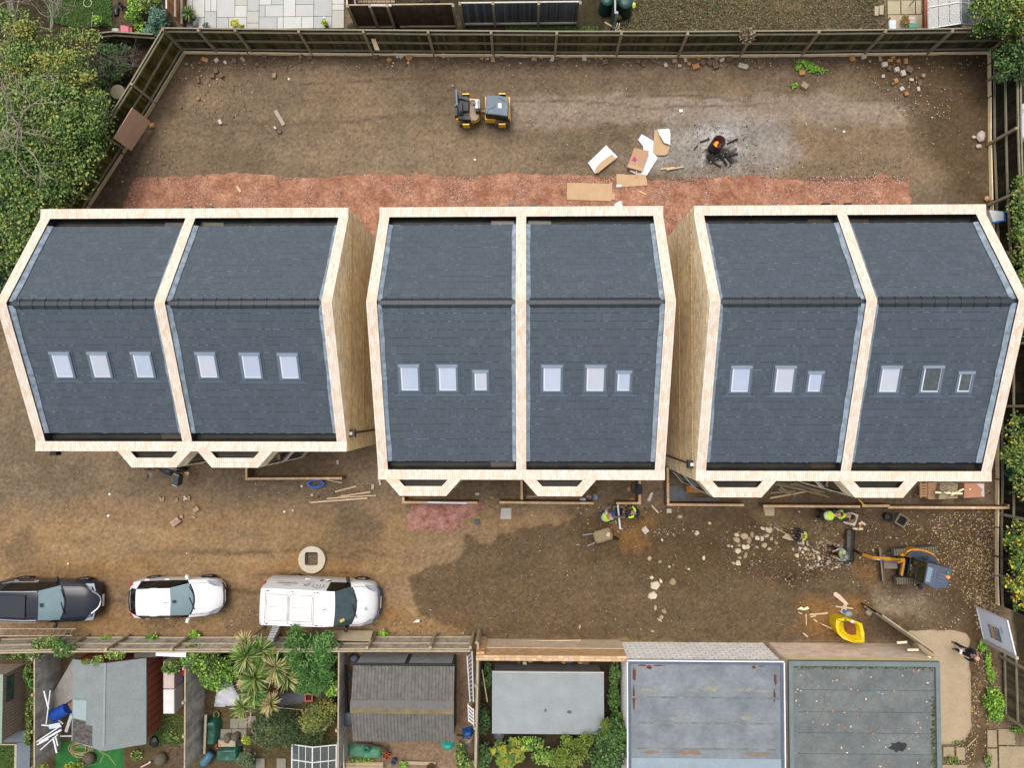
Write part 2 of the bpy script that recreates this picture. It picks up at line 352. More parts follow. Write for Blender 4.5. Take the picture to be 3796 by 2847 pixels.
 Z = -.03+.03*(f2-.5)+.03*(f3-.5); Z = np.where((np.abs(X) > 30) | (np.abs(Y) > 30), -.03, Z)
 Z += (mask(X, Y, vpoly([(1560, 1150), (1860, 1100), (1900, 1200), (1700, 1260)]), 1., .8)*(fbm(X, Y, .35, 3, 77)-.4)*.18)
 Z += mask(X, Y, vpoly([(420, 100), (2100, 100), (2100, 135), (420, 135)]), .5, .3)*.10*fbm(X, Y, .4, 3, 31)
 v = np.stack([X, Y, Z], -1).reshape(-1, 3); ny, nx = n
 i = (np.arange(ny-1)[:, None]*nx+np.arange(nx-1)[None]).ravel(); f = np.stack([i, i+1, i+nx+1, i+nx], 1)
 m = M('soil', (128, 128, 128), .95, .3, 6, .6, attr='col', spec=.1, fine=.34)
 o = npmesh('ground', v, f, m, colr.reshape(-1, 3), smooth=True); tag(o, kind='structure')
 return o
GROUND = build_ground()
MSTONE = M('loose_stone', (128, 128, 128), .85, .1, 9, attr='col', spec=.25)
MLEAF = M('leaf', (128, 128, 128), .6, .12, 3, attr='col', spec=.3)
PALE = [(206, 196, 182), (190, 174, 152), (226, 222, 216), (170, 150, 126), (196, 172, 138), (156, 138, 116), (146, 126, 102)]
BROWN = [(128, 106, 82), (150, 126, 98), (110, 90, 70), (172, 148, 118), (140, 110, 80)]
def scatter(name, label, groups, flat=.5):
 P3, S, CC = [], [], []
 for poly, n, s0, s1, cols in groups:
  p = pts_in(poly, n); a = rng.uniform(0, 1, n)**3; S.append(s0+(s1-s0)*a); P3.append(np.column_stack([p, np.full(n, .0)])); CC += [cols]
 xyz = np.concatenate(P3); sz = np.concatenate(S); n = len(xyz)
 Rm = randrot(n, .3); v = OCT_V[None]*rng.uniform(.6, 1.3, (n, 6, 1)); v = v*np.stack([sz, sz*rng.uniform(.45, 1, n), sz*flat*rng.uniform(.6, 1.1, n)], 1)[:, None, :]
 v = np.einsum('nij,nkj->nki', Rm, v)+xyz[:, None, :]
 f = (OCT_F[None]+6*np.arange(n)[:, None, None]).reshape(-1, 3)
 cc = np.concatenate([np.array([C(*c) for c in cols])[rng.integers(0, len(cols), g[1])] for g, cols in zip(groups, CC)])*rng.uniform(.8, 1.2, (n, 1))
 return tag(npmesh(name, v.reshape(-1, 3), f, MSTONE, np.repeat(cc, 8, 0)), kind='stuff')
NORTH = vpoly([(395, 118), (2140, 118), (2140, 385), (215, 385), (260, 330)])
SOUTH = vpoly([(0, 1000), (800, 1060), (1440, 1100), (2140, 1100), (2120, 1350), (2000, 1380), (1040, 1370), (0, 1350)])
scatter('pebbles', None, [
 (NORTH, 9000, .006, .032, BROWN*2+PALE), (vpoly([(400, 120), (2140, 120), (2140, 150), (400, 150)]), 1300, .015, .09, PALE+BROWN*2),
 (vpoly([(440, 130), (560, 140), (540, 270), (400, 250), (390, 180)]), 320, .015, .07, PALE+BROWN+[(200, 140, 90)]),
 (vpoly([(1870, 160), (2060, 190), (2060, 260), (1950, 250)]), 380, .015, .07, PALE+[(205, 150, 90), (190, 120, 70)]),
 (vpoly([(250, 330), (400, 300), (380, 380), (230, 400)]), 260, .015, .06, PALE+BROWN),
 (vpoly([(1480, 270), (1620, 270), (1640, 360), (1480, 370)]), 500, .012, .06, [(190, 188, 186), (210, 208, 205), (60, 58, 58), (150, 148, 146)]),
 (vpoly([(1180, 290), (1480, 280), (1480, 380), (1180, 380)]), 900, .008, .04, PALE),
 (vpoly([(1460, 360), (1950, 340), (1960, 390), (1460, 392)]), 900, .012, .045, BROWN+PALE[:3]),
 (NORTH, 1000, .012, .06, PALE+[(214, 150, 84), (232, 230, 226), (196, 128, 84)]), (SOUTH, 800, .012, .055, PALE+[(206, 160, 100), (232, 230, 226)]),
 (SOUTH, 6500, .006, .034, BROWN*2+PALE),
 (vpoly([(1010, 1150), (2000, 1110), (2000, 1380), (1050, 1375), (905, 1330), (900, 1260)]), 8500, .007, .04, PALE+BROWN*2),
 (vpoly([(1560, 1140), (1880, 1110), (1900, 1230), (1720, 1270), (1560, 1230)]), 1700, .015, .09, PALE[3:]+BROWN*2+PALE[:1]),
 (vpoly([(1720, 1170), (1830, 1165), (1840, 1230), (1740, 1235)]), 700, .02, .11, PALE+BROWN),
 (vpoly([(1870, 1100), (2150, 1100), (2130, 1300), (2040, 1380), (1880, 1300)]), 900, .012, .07, PALE),
 (vpoly([(1240, 1090), (1480, 1090), (1480, 1170), (1240, 1150)]), 350, .02, .09, PALE+BROWN),
 (vpoly([(280, 1320), (560, 1310), (560, 1360), (280, 1360)]), 300, .012, .06, PALE),
 (vpoly([(740, 1340), (1010, 1340), (1010, 1370), (740, 1370)]), 160, .012, .07, PALE),
 (vpoly([(520, 1020), (800, 1040), (780, 1090), (540, 1080)]), 250, .015, .07, PALE+BROWN),
 (vpoly([(880, 980), (1380, 1040), (1380, 1080), (830, 1075)]), 200, .01, .06, PALE+BROWN),
 (vpoly([(760, 1470), (1000, 1400), (1010, 1659), (760, 1659)]), 2500, .012, .035, [(150, 120, 98), (176, 140, 112), (120, 98, 84), (196, 170, 148)]),
 (vpoly([(1320, 10), (1900, 10), (1900, 68), (1320, 68)]), 900, .01, .05, [(140, 122, 92), (105, 92, 66), (170, 152, 120), (210, 204, 190)]),
])
LITTER = [(168, 136, 90), (140, 110, 72), (190, 168, 132), (126, 98, 66), (206, 186, 154), (108, 84, 58), (196, 156, 60), (172, 158, 140), (98, 78, 56), (150, 128, 98)]
def litter(polys, n):
 ps = []
 for poly, k in polys: p = pts_in(poly, int(n*k)); ps.append(np.column_stack([p, rng.uniform(.0, .03, len(p))]))
 o = leaves('leaf_litter', np.concatenate(ps), .078, LITTER, MLEAF, tilt=.25); return tag(o, kind='stuff')
litter([(vpoly([(2000, 1110), (2150, 1100), (2160, 1300), (2120, 1370), (2060, 1250)]), .4), (vpoly([(2090, 1180), (2155, 1120), (2160, 1380), (2110, 1360)]), .35),
  (vpoly([(2110, 1400), (2150, 1430), (2100, 1659), (2040, 1659), (2090, 1560)]), .25), (vpoly([(1950, 1120), (2060, 1130), (2060, 1300), (1960, 1240)]), .1),
  (vpoly([(2140, 1450), (2175, 1450), (2200, 1659), (2120, 1659)]), .1), (vpoly([(1940, 1000), (2150, 1000), (2150, 1075), (1950, 1075)]), .08)], 2700)
def sheet(name, poly, z, mat, step=.15, edge=.12, zfn=None, kind='structure', label=None, cat=None, seed=5):
 "a thin sheet with a ragged edge, laid on the ground"
 xs = [p[0] for p in poly]; ys = [p[1] for p in poly]
 gx = np.arange(min(xs)-.3, max(xs)+.3, step); gy = np.arange(min(ys)-.3, max(ys)+.3, step); X, Y = np.meshgrid(gx, gy)
 d = sdist(X, Y, poly)+((fbm(X, Y, 1.3, 4, seed)-.5)*3+(fbm(X, Y, .28, 2, seed+1)-.5)*1.6)*edge
 Z = np.where(d > 0, z, z)+np.clip(d, -.25, .04)*.6
 if zfn is not None: Z = Z+zfn(X, Y)*np.clip(d*3, 0, 1)
 ny, nx = X.shape; v = np.stack([X, Y, Z], -1).reshape(-1, 3)
 i = (np.arange(ny-1)[:, None]*nx+np.arange(nx-1)[None]).ravel(); f = np.stack([i, i+1, i+nx+1, i+nx], 1)
 keep = (d.ravel()[f] > -.12).any(1); f = f[keep]
 used = np.unique(f); mp = np.zeros(len(v), int); mp[used] = np.arange(len(used))
 o = npmesh(name, v[used], mp[f], mat, smooth=True); return tag(o, label, cat, kind=kind)
mred = M('crushed_red_stone', (152, 100, 76), .95, .2, 1.3, .6, hue2=(196, 148, 122), spec=.1, fine=.34)
sheet('red_gravel_bed', vpoly([(290, 392), (420, 382), (640, 384), (900, 378), (1010, 388), (1060, 374), (1220, 378), (1300, 384), (1420, 392), (1500, 396), (1640, 382), (1760, 392), (1880, 394), (1905, 378), (1935, 392), (1962, 388), (1962, 560), (250, 560), (268, 440)]), .02, mred, .12, .14, lambda X, Y: .04*(fbm(X, Y, .5, 3, 41)-.5))
heap = vpoly([(893, 1092), (1030, 1086), (1040, 1100), (1022, 1112), (985, 1115), (990, 1140), (960, 1143), (930, 1142), (890, 1140), (884, 1118)])
tag(sheet('red_gravel_heap', heap, .03, M('crushed_red_stone_dark', (150, 94, 80), .95, .2, 3.5, .6, hue2=(206, 158, 144), spec=.1, fine=.34), .08, .12, lambda X, Y: .16*fbm(X, Y, .5, 3, 4)), kind='stuff')
_p = pts_in(vpoly([(285, 384), (1962, 380), (1962, 480), (268, 480)]), 30000); _w = fbm(_p[:, 0], _p[:, 1], 1.3, 4, 61)+np.clip((_p[:, 1]-9.2)*.07, -.1, .2); _p = _p[(_w > .53) & (rng.random(len(_p)) < np.clip((_w-.5)*9, 0, 1))][:13000]
tag(pebbles('pale_pink_stones', np.column_stack([_p, np.full(len(_p), .05)]), rng.uniform(.018, .042, len(_p)), [(228, 184, 166), (236, 204, 190), (206, 150, 126), (222, 172, 150), (190, 130, 106)], MSTONE), kind='stuff')
scatter('red_gravel_stones', None, [(vpoly([(270, 376), (1980, 370), (1975, 400), (280, 404)]), 2200, .008, .028, [(206, 150, 126), (176, 120, 96), (150, 100, 76)]), (vpoly([(285, 384), (1962, 380), (1962, 470), (268, 470)]), 5200, .01, .035, [(216, 166, 146), (184, 122, 98), (226, 190, 176), (160, 96, 76), (140, 80, 62)]), (heap, 900, .012, .035, [(206, 150, 138), (170, 100, 84), (226, 196, 186), (140, 82, 70)])])
# ---------------------------------------------------------------- the three pairs of houses
BCOLS = [(234, 210, 184), (246, 230, 212), (254, 245, 234), (240, 220, 198), (250, 238, 224)]
MBRICK = brick_mat('cream_brick', BCOLS, (220, 190, 158), stain=.05)
MBRICK_W = brick_mat('cream_brick_wall', [(272, 236, 184), (306, 290, 254), (250, 212, 158), (314, 302, 278)], (232, 196, 146), stain=.24, stain_scale=.5)
MBRICK_D = M('dentil_brick', (226, 188, 130), .85, .2, 5)
MSLATE = M('slate', (128, 128, 128), .55, .1, 2.2, .12, attr='col', spec=.35, fine=.08)
MRIDGE = M('ridge_tile', (46, 54, 62), .5, .15, 3, spec=.4)
MLEAD = M('lead_sheet', (122, 140, 158), .42, .28, 4, .3, metal=.0, spec=.5, hue2=(176, 192, 206))
MMEMB = M('roof_membrane', (38, 44, 54), .28, .25, 3, spec=.5, hue2=(62, 68, 76))
MGUTTER = M('gutter_lining', (30, 34, 38), .5, .3, 1.2, spec=.2, hue2=(58, 56, 46))
MFRAME = M('grey_frame', (104, 118, 134), .4, .06, 4, spec=.5)
MFRAMED = M('dark_grey_frame', (52, 60, 70), .4, .06, 4, spec=.5)
MBLIND = M('skylight_pane', (196, 206, 226), .12, .03, 1, spec=.6)
MCLEAR = M('skylight_clear_pane', (84, 92, 92), .06, .35, 5, spec=.7)
MGLASS = M('dark_glass', (38, 44, 46), .06, .2, 2, spec=.7)
MAPRON = M('apron_flashing', (88, 102, 116), .5, .08, 3)
MBLACK = M('black_plastic', (18, 20, 24), .4, .1, 5)
MWHITE = M('white_plastic', (238, 238, 240), .4, .03, 5)
MSOLD = brick_mat('white_brick', [(228, 214, 196), (240, 230, 216), (216, 200, 180)], (190, 170, 146), stain=.05)
ZE, ZR, YN, YR, T = 5.6, 7.8, 7.59, 3.63, .375
def house(label, x0, x1, yS, xm, bays, sky, hoppers, side):
 th = thing('house_pair', label, 'houses', ((x0+x1)/2, (YN+yS)/2, 0))
 yi0, yi1 = yS+T, YN-T
 def zc(y): return ZR-(YR-y)*(ZR-ZE)/(YR-yi0) if y < YR else ZR-(y-YR)*(ZR-ZE)/(yi1-YR)
 w = MB()
 for x, s in ((x0, -1), (x1, 1)):
  p = [(x, yS, -.1), (x, YN, -.1), (x, YN, ZE), (x, yi1, ZE), (x, YR, ZR), (x, yi0, ZE), (x, yS, ZE)]
  w.face(p if s > 0 else p[::-1], [(q[1], q[2]) for q in (p if s > 0 else p[::-1])])
 w.face([(x1, YN, -.1), (x0, YN, -.1), (x0, YN, ZE), (x1, YN, ZE)]); w.face([(x0, yS, -.1), (x1, yS, -.1), (x1, yS, ZE), (x0, yS, ZE)])
 wall = w.build('wall', MBRICK_W, th)
 for x, s in ((x0, -1), (x1, 1)):
  for z in (5.12, 2.92):
   y = yS+.1; d = MB()
   while y < YN-.1:
    d.box((x+s*.012, y, z), (.03, .1, .075)); d.box((x+s*.012, y+.1125, z-.075), (.03, .1, .075)); y += .225
   d.build('dentil_course', MBRICK_D, wall)
 c = MB(); E_ = .004
 def cop(pts, along): c.face(pts, [((q[1], q[0]) if along == 'y' else (q[0], q[1])) for q in pts])
 cop([(x0, yi1, ZE), (x1, yi1, ZE), (x1, YN, ZE), (x0, YN, ZE)], 'y'); cop([(x0, yS, ZE), (x1, yS, ZE), (x1, yi0, ZE), (x0, yi0, ZE)], 'y')
 for a, b in ((x0, x0+T), (xm-T/2, xm+T/2), (x1-T, x1)):
  o = .1125 if a != x0 else .05
  for ya, yb in ((yi0, YR), (YR, yi1)):
   pts = [(a, ya, zc(ya)), (b, ya, zc(ya)), (b, yb, zc(yb)), (a, yb, zc(yb))]; k = math.hypot(yb-ya, zc(yb)-zc(ya))/(yb-ya)
   c.face(pts, [((q[1]-YR)*k+o, q[0]-a) for q in pts])
 c.build('parapet_coping', MBRICK, th)
 ln = MB(); dz = .62
 for a, b in ((x0+T, xm-T/2), (xm+T/2, x1-T)):
  for x, fl in ((a, 1), (b, -1)):
   p = [(x, yi0, ZE-.5), (x, yi0, ZE), (x, YR, ZR), (x, yi1, ZE), (x, yi1, ZE-.5), (x, YR, ZR-dz)]
   q = [p[0], p[1], p[2], p[5]] if fl > 0 else [p[5], p[2], p[1], p[0]]; ln.face(q)
   q = [p[5], p[2], p[3], p[4]] if fl > 0 else [p[4], p[3], p[2], p[5]]; ln.face(q)
  ln.face([(b, yi0, ZE-.5), (a, yi0, ZE-.5), (a, yi0, ZE-.002), (b, yi0, ZE-.002)]); ln.face([(a, yi1, ZE-.5), (b, yi1, ZE-.5), (b, yi1, ZE-.002), (a, yi1, ZE-.002)])
 ln.build('parapet_lining', MMEMB, th)
 G = .33; drop = .2
 for hi, (a, b) in enumerate(((x0+T, xm-T/2), (xm+T/2, x1-T))):
  for s in (-1, 1):
   y0 = yi0 if s < 0 else yi1; y1 = y0-s*(G+.12); zb = ZE-.36
   g = MB(); pr = [(y0-s*.003, zb+.2), (y0-s*.05, zb+.05), (y0-s*.12, zb), (y1, zb), (y1, zb+.24)]
   for i in range(4):
    q = [(a, *pr[i]), (b, *pr[i]), (b, *pr[i+1]), (a, *pr[i+1])]; g.face(q if s < 0 else q[::-1])
   g.build('gutter', MGUTTER, th, smooth=False)
   if s > 0 or hi == 0:
    pd = MB(); px = (b-.55 if hi == 0 else a+.5); pd.prism([(px-.5, y1+s*.02), (px+.5, y1+s*.02), (px+.45, y0-s*.1), (px-.4, y0-s*.08)], zb+.002, zb+.03); pd.build('puddle', M('gutter_puddle', (58, 46, 24), .3, .4, 3, spec=.3), th)
   ye = y0-s*G; yt = YR+s*.06
   ze_, zt = zc(ye)-drop, zc(yt)-drop; L = math.hypot(yt-ye, zt-ze_); ns = round(L/.297); ga = L/ns
   dv = Vector((0, (yt-ye)/L, (zt-ze_)/L)); nv = Vector((0, -dv.z, dv.y)) if dv.y > 0 else Vector((0, dv.z, -dv.y))
   vs, fs, cc = [], [], []; rr = random.Random(int(abs(x0)*100)+hi*7+s)
   for i in range(ns):
    x = a-(.15 if i % 2 else 0.)-rr.uniform(0, .02)
    while x < b:
     xa, xb = max(a, x+.002), min(b, x+.298); x += .3
     if xb-xa < .02: continue
     lo = Vector((0, ye, ze_))+dv*(i*ga)+nv*(.007+rr.uniform(0, .002)); hi_ = Vector((0, ye, ze_))+dv*((i+1)*ga+.02)+nv*(.001+rr.uniform(0, .001)); k = len(vs)
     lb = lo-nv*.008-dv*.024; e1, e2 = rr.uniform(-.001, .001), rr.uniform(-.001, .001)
     t = rr.uniform(.965, 1.04); base = np.array(C(78, 89, 99))*t
     edge = min(xa-a, b-xb)
     if edge < .5 and rr.random() < .25: base = base*.95+np.array(C(150, 154, 148))*.05
     if rr.random() < .03: base = base*.96+np.array(C(150, 158, 160))*.04
     cut = [xa, xa+(xb-xa)*rr.uniform(.15, .45), xa+(xb-xa)*rr.uniform(.55, .85), xb]
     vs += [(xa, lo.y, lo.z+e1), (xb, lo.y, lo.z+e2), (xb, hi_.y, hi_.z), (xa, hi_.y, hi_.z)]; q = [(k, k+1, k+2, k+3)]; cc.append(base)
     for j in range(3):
      kk = len(vs); vs += [(cut[j], lb.y, lb.z), (cut[j+1], lb.y, lb.z), (cut[j+1], lo.y, lo.z+.0005), (cut[j], lo.y, lo.z+.0005)]; q.append((kk, kk+1, kk+2, kk+3)); cc.append(base*(3. if rr.random() < .15 else 1.5 if rr.random() < .25 else .42))  # dark lips paint the shadow line under each course; pale bits are broken edge
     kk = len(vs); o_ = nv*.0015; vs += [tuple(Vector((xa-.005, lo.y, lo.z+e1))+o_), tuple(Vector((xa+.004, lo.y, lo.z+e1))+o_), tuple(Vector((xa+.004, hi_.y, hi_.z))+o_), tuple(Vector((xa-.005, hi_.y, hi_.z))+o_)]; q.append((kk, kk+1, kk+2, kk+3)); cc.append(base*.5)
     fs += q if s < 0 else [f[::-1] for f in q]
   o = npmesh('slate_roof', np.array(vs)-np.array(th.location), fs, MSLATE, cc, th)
   for x, sg in ((a, 1), (b, -1)):
    ld = MB(); A_, B_ = [], []; n_ = max(4, ns//2)
    for i in range(n_+1):
     p = Vector((0, ye, ze_))+dv*(L*i/n_)+nv*.032; wv = .15+rr.uniform(-.02, .02)
     A_.append((x+sg*.004, p.y, p.z+.1)); B_.append((x+sg*wv, p.y, p.z))
    for i in range(n_):
     q = [A_[i], B_[i], B_[i+1], A_[i+1]]; q = q if sg*(1 if s < 0 else -1) > 0 else q[::-1]; ld.face(q)
    ld.build('lead_flashing', MLEAD, th)
  rt = MB(); zr = ZR-drop+.0; x = a+rng.uniform(.0, .2); first = True
  xs = [a]+list(np.arange(x+.2, b-.1, .45))+[b]
  for i in range(len(xs)-1):
   xa, xb = xs[i], xs[i+1]; up = .004*(i % 2)
   pr = [(YR-.17, zr-.035), (YR-.15, zr-.01), (YR-.07, zr+.04), (YR+.07, zr+.04), (YR+.15, zr-.035), (YR+.17, zr-.07)]
   for j in range(5):
    rt.face([(xb-.006, *pr[j]), (xb-.006, *pr[j+1]), (xa+.006, *pr[j+1]), (xa+.006, *pr[j])][::-1])
   rt.box((xb, YR, zr+.045), (.03, .17, .03)); rt.beam((xb, YR-.2, zr-.02), (xb, YR-.07, zr+.055), .03, .02); rt.beam((xb, YR+.2, zr-.07), (xb, YR+.07, zr+.055), .03, .02)
  rt.build('ridge_tiles', MRIDGE, th)
  sc = MB()
  for xb in xs[1:-1]: sc.box((xb, YR, zr+.064), (.016, .016, .012))
  sc.build('ridge_screw', M('screw', (150, 152, 154), .4), th)['kind'] = 'stuff'
 slope = math.atan2(ZR-ZE, YR-yi0)
 for (px, py, small, clear) in sky:
  y = 0.;
  for _ in range(6): p = P(px, py, zc(y)-drop+.06); y = p.y
  w_, h_ = (.6, .82) if small else (.78, 1.04); Rm = Euler((slope, 0, 0)).to_matrix(); c0 = Vector((p.x, p.y, p.z))
  def L_(u, v, k): return c0+Rm@Vector((u, v, k))
  fr = MB(); fw = .085
  for (ua, ub, va, vb) in ((-w_/2, -w_/2+fw, -h_/2, h_/2), (w_/2-fw, w_/2, -h_/2, h_/2), (-w_/2+fw, w_/2-fw, -h_/2, -h_/2+.06), (-w_/2+fw, w_/2-fw, h_/2-.1, h_/2)):
   q = [(ua, va), (ub, va), (ub, vb), (ua, vb)]; fr.hexa([L_(u, v, -.06) for u, v in q], [L_(u, v, .03) for u, v in q])
  sk = fr.build('skylight', MFRAME, th)
  tr = MB(); tr.hexa([L_(u, v, .031) for u, v in ((-w_/2, h_/2-.1), (w_/2, h_/2-.1), (w_/2, h_/2+.01), (-w_/2, h_/2+.01))], [L_(u, v, .055) for u, v in ((-w_/2+.01, h_/2-.09), (w_/2-.01, h_/2-.09), (w_/2-.01, h_/2), (-w_/2+.01, h_/2))]); tr.build('hood', M('skylight_hood', (142, 158, 174), .4, .05, 4), sk)
  gl = MB(); q = [(-w_/2+fw, -h_/2+.06), (w_/2-fw, -h_/2+.06), (w_/2-fw, h_/2-.1), (-w_/2+fw, h_/2-.1)]; gl.face([L_(u, v, .012) for u, v in q]); gl.build('glass', MCLEAR if clear else (MBLIND, M('skylight_pane_blue', (188, 200, 222), .12, .06, 1, spec=.6), M('skylight_pane_grey', (200, 206, 218), .12, .06, 1, spec=.6))[int(px*7) % 3], sk); li = MB()
  for (ua, ub, va, vb) in ((-w_/2+fw, -w_/2+fw+.05, -h_/2+.06, h_/2-.1), (-w_/2+fw+.05, w_/2-fw, -h_/2+.06, -h_/2+.1), (w_/2-fw-.015, w_/2-fw, -h_/2+.1, h_/2-.1)): li.face([L_(u, v, .015) for u, v in ((ua, va), (ub, va), (ub, vb), (ua, vb))])
  li.build('lining', M('skylight_lining', (232, 238, 244), .4, .03), sk)
  ap = MB(); q = [(-w_/2-.22, -h_/2-.18), (w_/2+.22, -h_/2-.18), (w_/2+.22, -h_/2-.13), (w_/2+.06, -h_/2-.1), (w_/2+.06, h_/2+.06), (-w_/2-.06, h_/2+.06), (-w_/2-.06, -h_/2-.1), (-w_/2-.22, -h_/2-.13)]
  ap.face([L_(u, v, -.03) for u, v in q]); ap.build('apron_flashing', MAPRON, sk)
 for (xa, xd) in bays:
  n_, dp = .55, .62; poly = [(xa, yS), (xa+n_, yS-dp), (xd-n_, yS-dp), (xd, yS)]
  r_ = .375; k = math.hypot(n_, dp); s2 = r_*k/dp; q = r_*(k-n_)/dp; inn = [(xa+s2, yS), (xa+n_+q, yS-dp+r_), (xd-n_-q, yS-dp+r_), (xd-s2, yS)]; zt = ZE-.03
  b_ = MB()
  for i in range(3): A_, B_ = poly[i], poly[i+1]; b_.face([(*A_, -.1), (*B_, -.1), (*B_, zt), (*A_, zt)])
  by = b_.build('bay', MBRICK_W, th)
  cp = MB()
  for i in range(3):
   A_, B_, C_, D_ = poly[i], poly[i+1], inn[i+1], inn[i]; t = (Vector(B_)-Vector(A_)).normalized(); nn = Vector((-t.y, t.x))
   pts = [A_, B_, C_, D_]; cp.face([(*p, zt) for p in pts], [((Vector(p)-Vector(A_)).dot(nn)*1.2+.002, (Vector(p)-Vector(A_)).dot(t)) for p in pts])
  cp.build('bay_coping', MBAY, by)
  ro = MB()
  for i in range(3): A_, B_ = inn[i], inn[i+1]; ro.face([(*B_, zt-.3), (*A_, zt-.3), (*A_, zt-.002), (*B_, zt-.002)])
  ro.face([(*p, zt-.26) for p in inn]); ro.build('bay_roof', MGUTTER, by)
  for i, (wz0, wz1) in [(i, z) for i in (0, 1, 2) for z in ((3.15, 4.75), (.75, 2.45))]:
   A_, B_ = Vector((*poly[i], 0)), Vector((*poly[i+1], 0)); t = (B_-A_).normalized(); nn = Vector((t.y, -t.x, 0)); Ln = (B_-A_).length; m0, m1 = (.1, Ln-.12) if i != 1 else (.18, Ln-.18)
   fr = MB(); cx = []
   for (u0, u1, z0, z1) in ((m0, m0+.06, wz0, wz1), (m1-.06, m1, wz0, wz1), (m0+.06, m1-.06, wz0, wz0+.06), (m0+.06, m1-.06, wz1-.06, wz1)):
    q = [A_+t*u0-nn*.02, A_+t*u1-nn*.02, A_+t*u1+nn*.03, A_+t*u0+nn*.03]; fr.hexa([Vector((p.x, p.y, z0)) for p in q], [Vector((p.x, p.y, z1)) for p in q])
   wn = fr.build('window', MFRAMED, by)
   gl = MB(); p0, p1 = A_+t*(m0+.06)+nn*.008, A_+t*(m1-.06)+nn*.008; gl.face([(p0.x, p0.y, wz0+.06), (p1.x, p1.y, wz0+.06), (p1.x, p1.y, wz1-.06), (p0.x, p0.y, wz1-.06)]); gl.build('glass', MGLASS, wn)
   si = MB(); q = [A_+t*(m0-.05)-nn*.02, A_+t*(m1+.05)-nn*.02, A_+t*(m1+.05)+nn*.06, A_+t*(m0-.05)+nn*.06]
   si.hexa([Vector((p.x, p.y, wz0-.16)) for p in q], [Vector((p.x, p.y, wz0-.005)) for p in q]); si.build('sill', MSOLD, wn)
   if wz0 < 1 and i != 1:
    ap = MB(); p0, p1 = A_+t*m0+nn*.012, A_+t*m1+nn*.012; ap.face([(p0.x, p0.y, 0), (p1.x, p1.y, 0), (p1.x, p1.y, .59), (p0.x, p0.y, .59)]); ap.build('panel', MSOLD, wn)
 for y, s, lst in ((YN, 1, ((.25, 1.9, 3.2, 4.6), (.62, 1.1, 3.2, 4.6), (.3, 2.4, .1, 2.2), (.75, .9, .1, 2.1))), (yS, -1, ((.08, .9, .05, 2.1),))):
  for xa, xd in ((x0, xm), (xm, x1)):
   for f_, w_, z0, z1 in lst:
    cx = xa+(xd-xa)*f_; nm = 'door' if z0 < .2 else 'window'; fr = MB()
    for (c_, d_) in (((cx-w_/2+.03, (z0+z1)/2), (.06, z1-z0)), ((cx+w_/2-.03, (z0+z1)/2), (.06, z1-z0)), ((cx, z0+.03), (w_-.12, .06)), ((cx, z1-.03), (w_-.12, .06))):
     fr.box((c_[0], y+s*.01, c_[1]), (d_[0], .06, d_[1]))
    o = fr.build(nm, MFRAMED, th); gl = MB(); gl.box((cx, y+s*.004, (z0+z1)/2), (w_-.12, .02, z1-z0-.12)); gl.build('glass' if nm == 'window' or w_ > 1 else 'leaf', MGLASS, o)
 for (x, y, s, ax) in hoppers:
  h = MB(); p = MB(); ov = MB()
  if ax == 'y': cx, cy = x, y+s*.1; d_ = (.26, .2, .3); pc = (x, y+s*.06)
  else: cx, cy = x+s*.1, y; d_ = (.2, .3, .3); pc = (x+s*.06, y)
  h.box((cx, cy, ZE-.55), d_, taper=1.); h.box((cx, cy, ZE-.72), (d_[0]*.7, d_[1]*.7, .1)); hp = h.build('hopper_head', MBLACK, th)
  p.tube([(pc[0], pc[1], ZE-.7), (pc[0], pc[1], .05)], .035, 8); p.build('downpipe', MBLACK, hp)
  if ax == 'x': ov.box((x+s*.06, y, ZE-.38), (.12, .12, .06)); ov.build('outlet', MWHITE, hp)
 return th
MBAY = brick_mat('bay_coping_brick', BCOLS, (196, 160, 116), bw=.225, bh=.075, off=0., stain=.05)
def t1(c, u, v): return (X0[c]+u/2.3284, Y0[1]+v/2.3284)
B1 = house('left pair of cream brick houses, its slate roof with six equal rooflights', -18.72, -6.79, -1.73, (Q(0, 1, 1655, 190, ZE).x+Q(0, 2, 1605, 490, ZE).x)/2, [(-15.57, -12.76), (-12.49, -9.62)],
 [(*t1(0, 540, 1495), 0, 0), (*t1(0, 865, 1495), 0, 0), (*t1(0, 1237, 1495), 0, 0), (*t1(0, 1790, 1497), 0, 0), (*t1(0, 2170, 1502), 0, 0), (*t1(1, 284, 1505), 0, 0)],
 [(Q(0, 1, 1628, 115, ZE-.5).x, YN, 1, 'y'), (Q(0, 1, 1810, 115, ZE-.5).x, YN, 1, 'y'), (Q(0, 2, 470, 590, ZE-.5).x, -1.73, -1, 'y'), (-6.79, Q(1, 2, 830, 425, 5.1).y, 1, 'x')], 1)
B2 = house('middle pair of cream brick houses with slate roof, between two alleys', -5.59, 5.2, -2.78, (Q(2, 1, 80, 190, ZE).x+Q(2, 2, 70, 740, ZE).x)/2, [(-5.31, -2.46), (-.11, 2.64)],
 [(*t1(1, 1322, 1606), 0, 0), (*t1(1, 1650, 1608), 0, 0), (*t1(1, 1936, 1629), 1, 0), (*t1(2, 340, 1611), 0, 0), (*t1(2, 713, 1611), 0, 0), (*t1(2, 957, 1634), 1, 0)],
 [(Q(1, 1, 2200, 117, ZE-.5).x, YN, 1, 'y'), (Q(2, 1, 182, 117, ZE-.5).x, YN, 1, 'y')], 0)
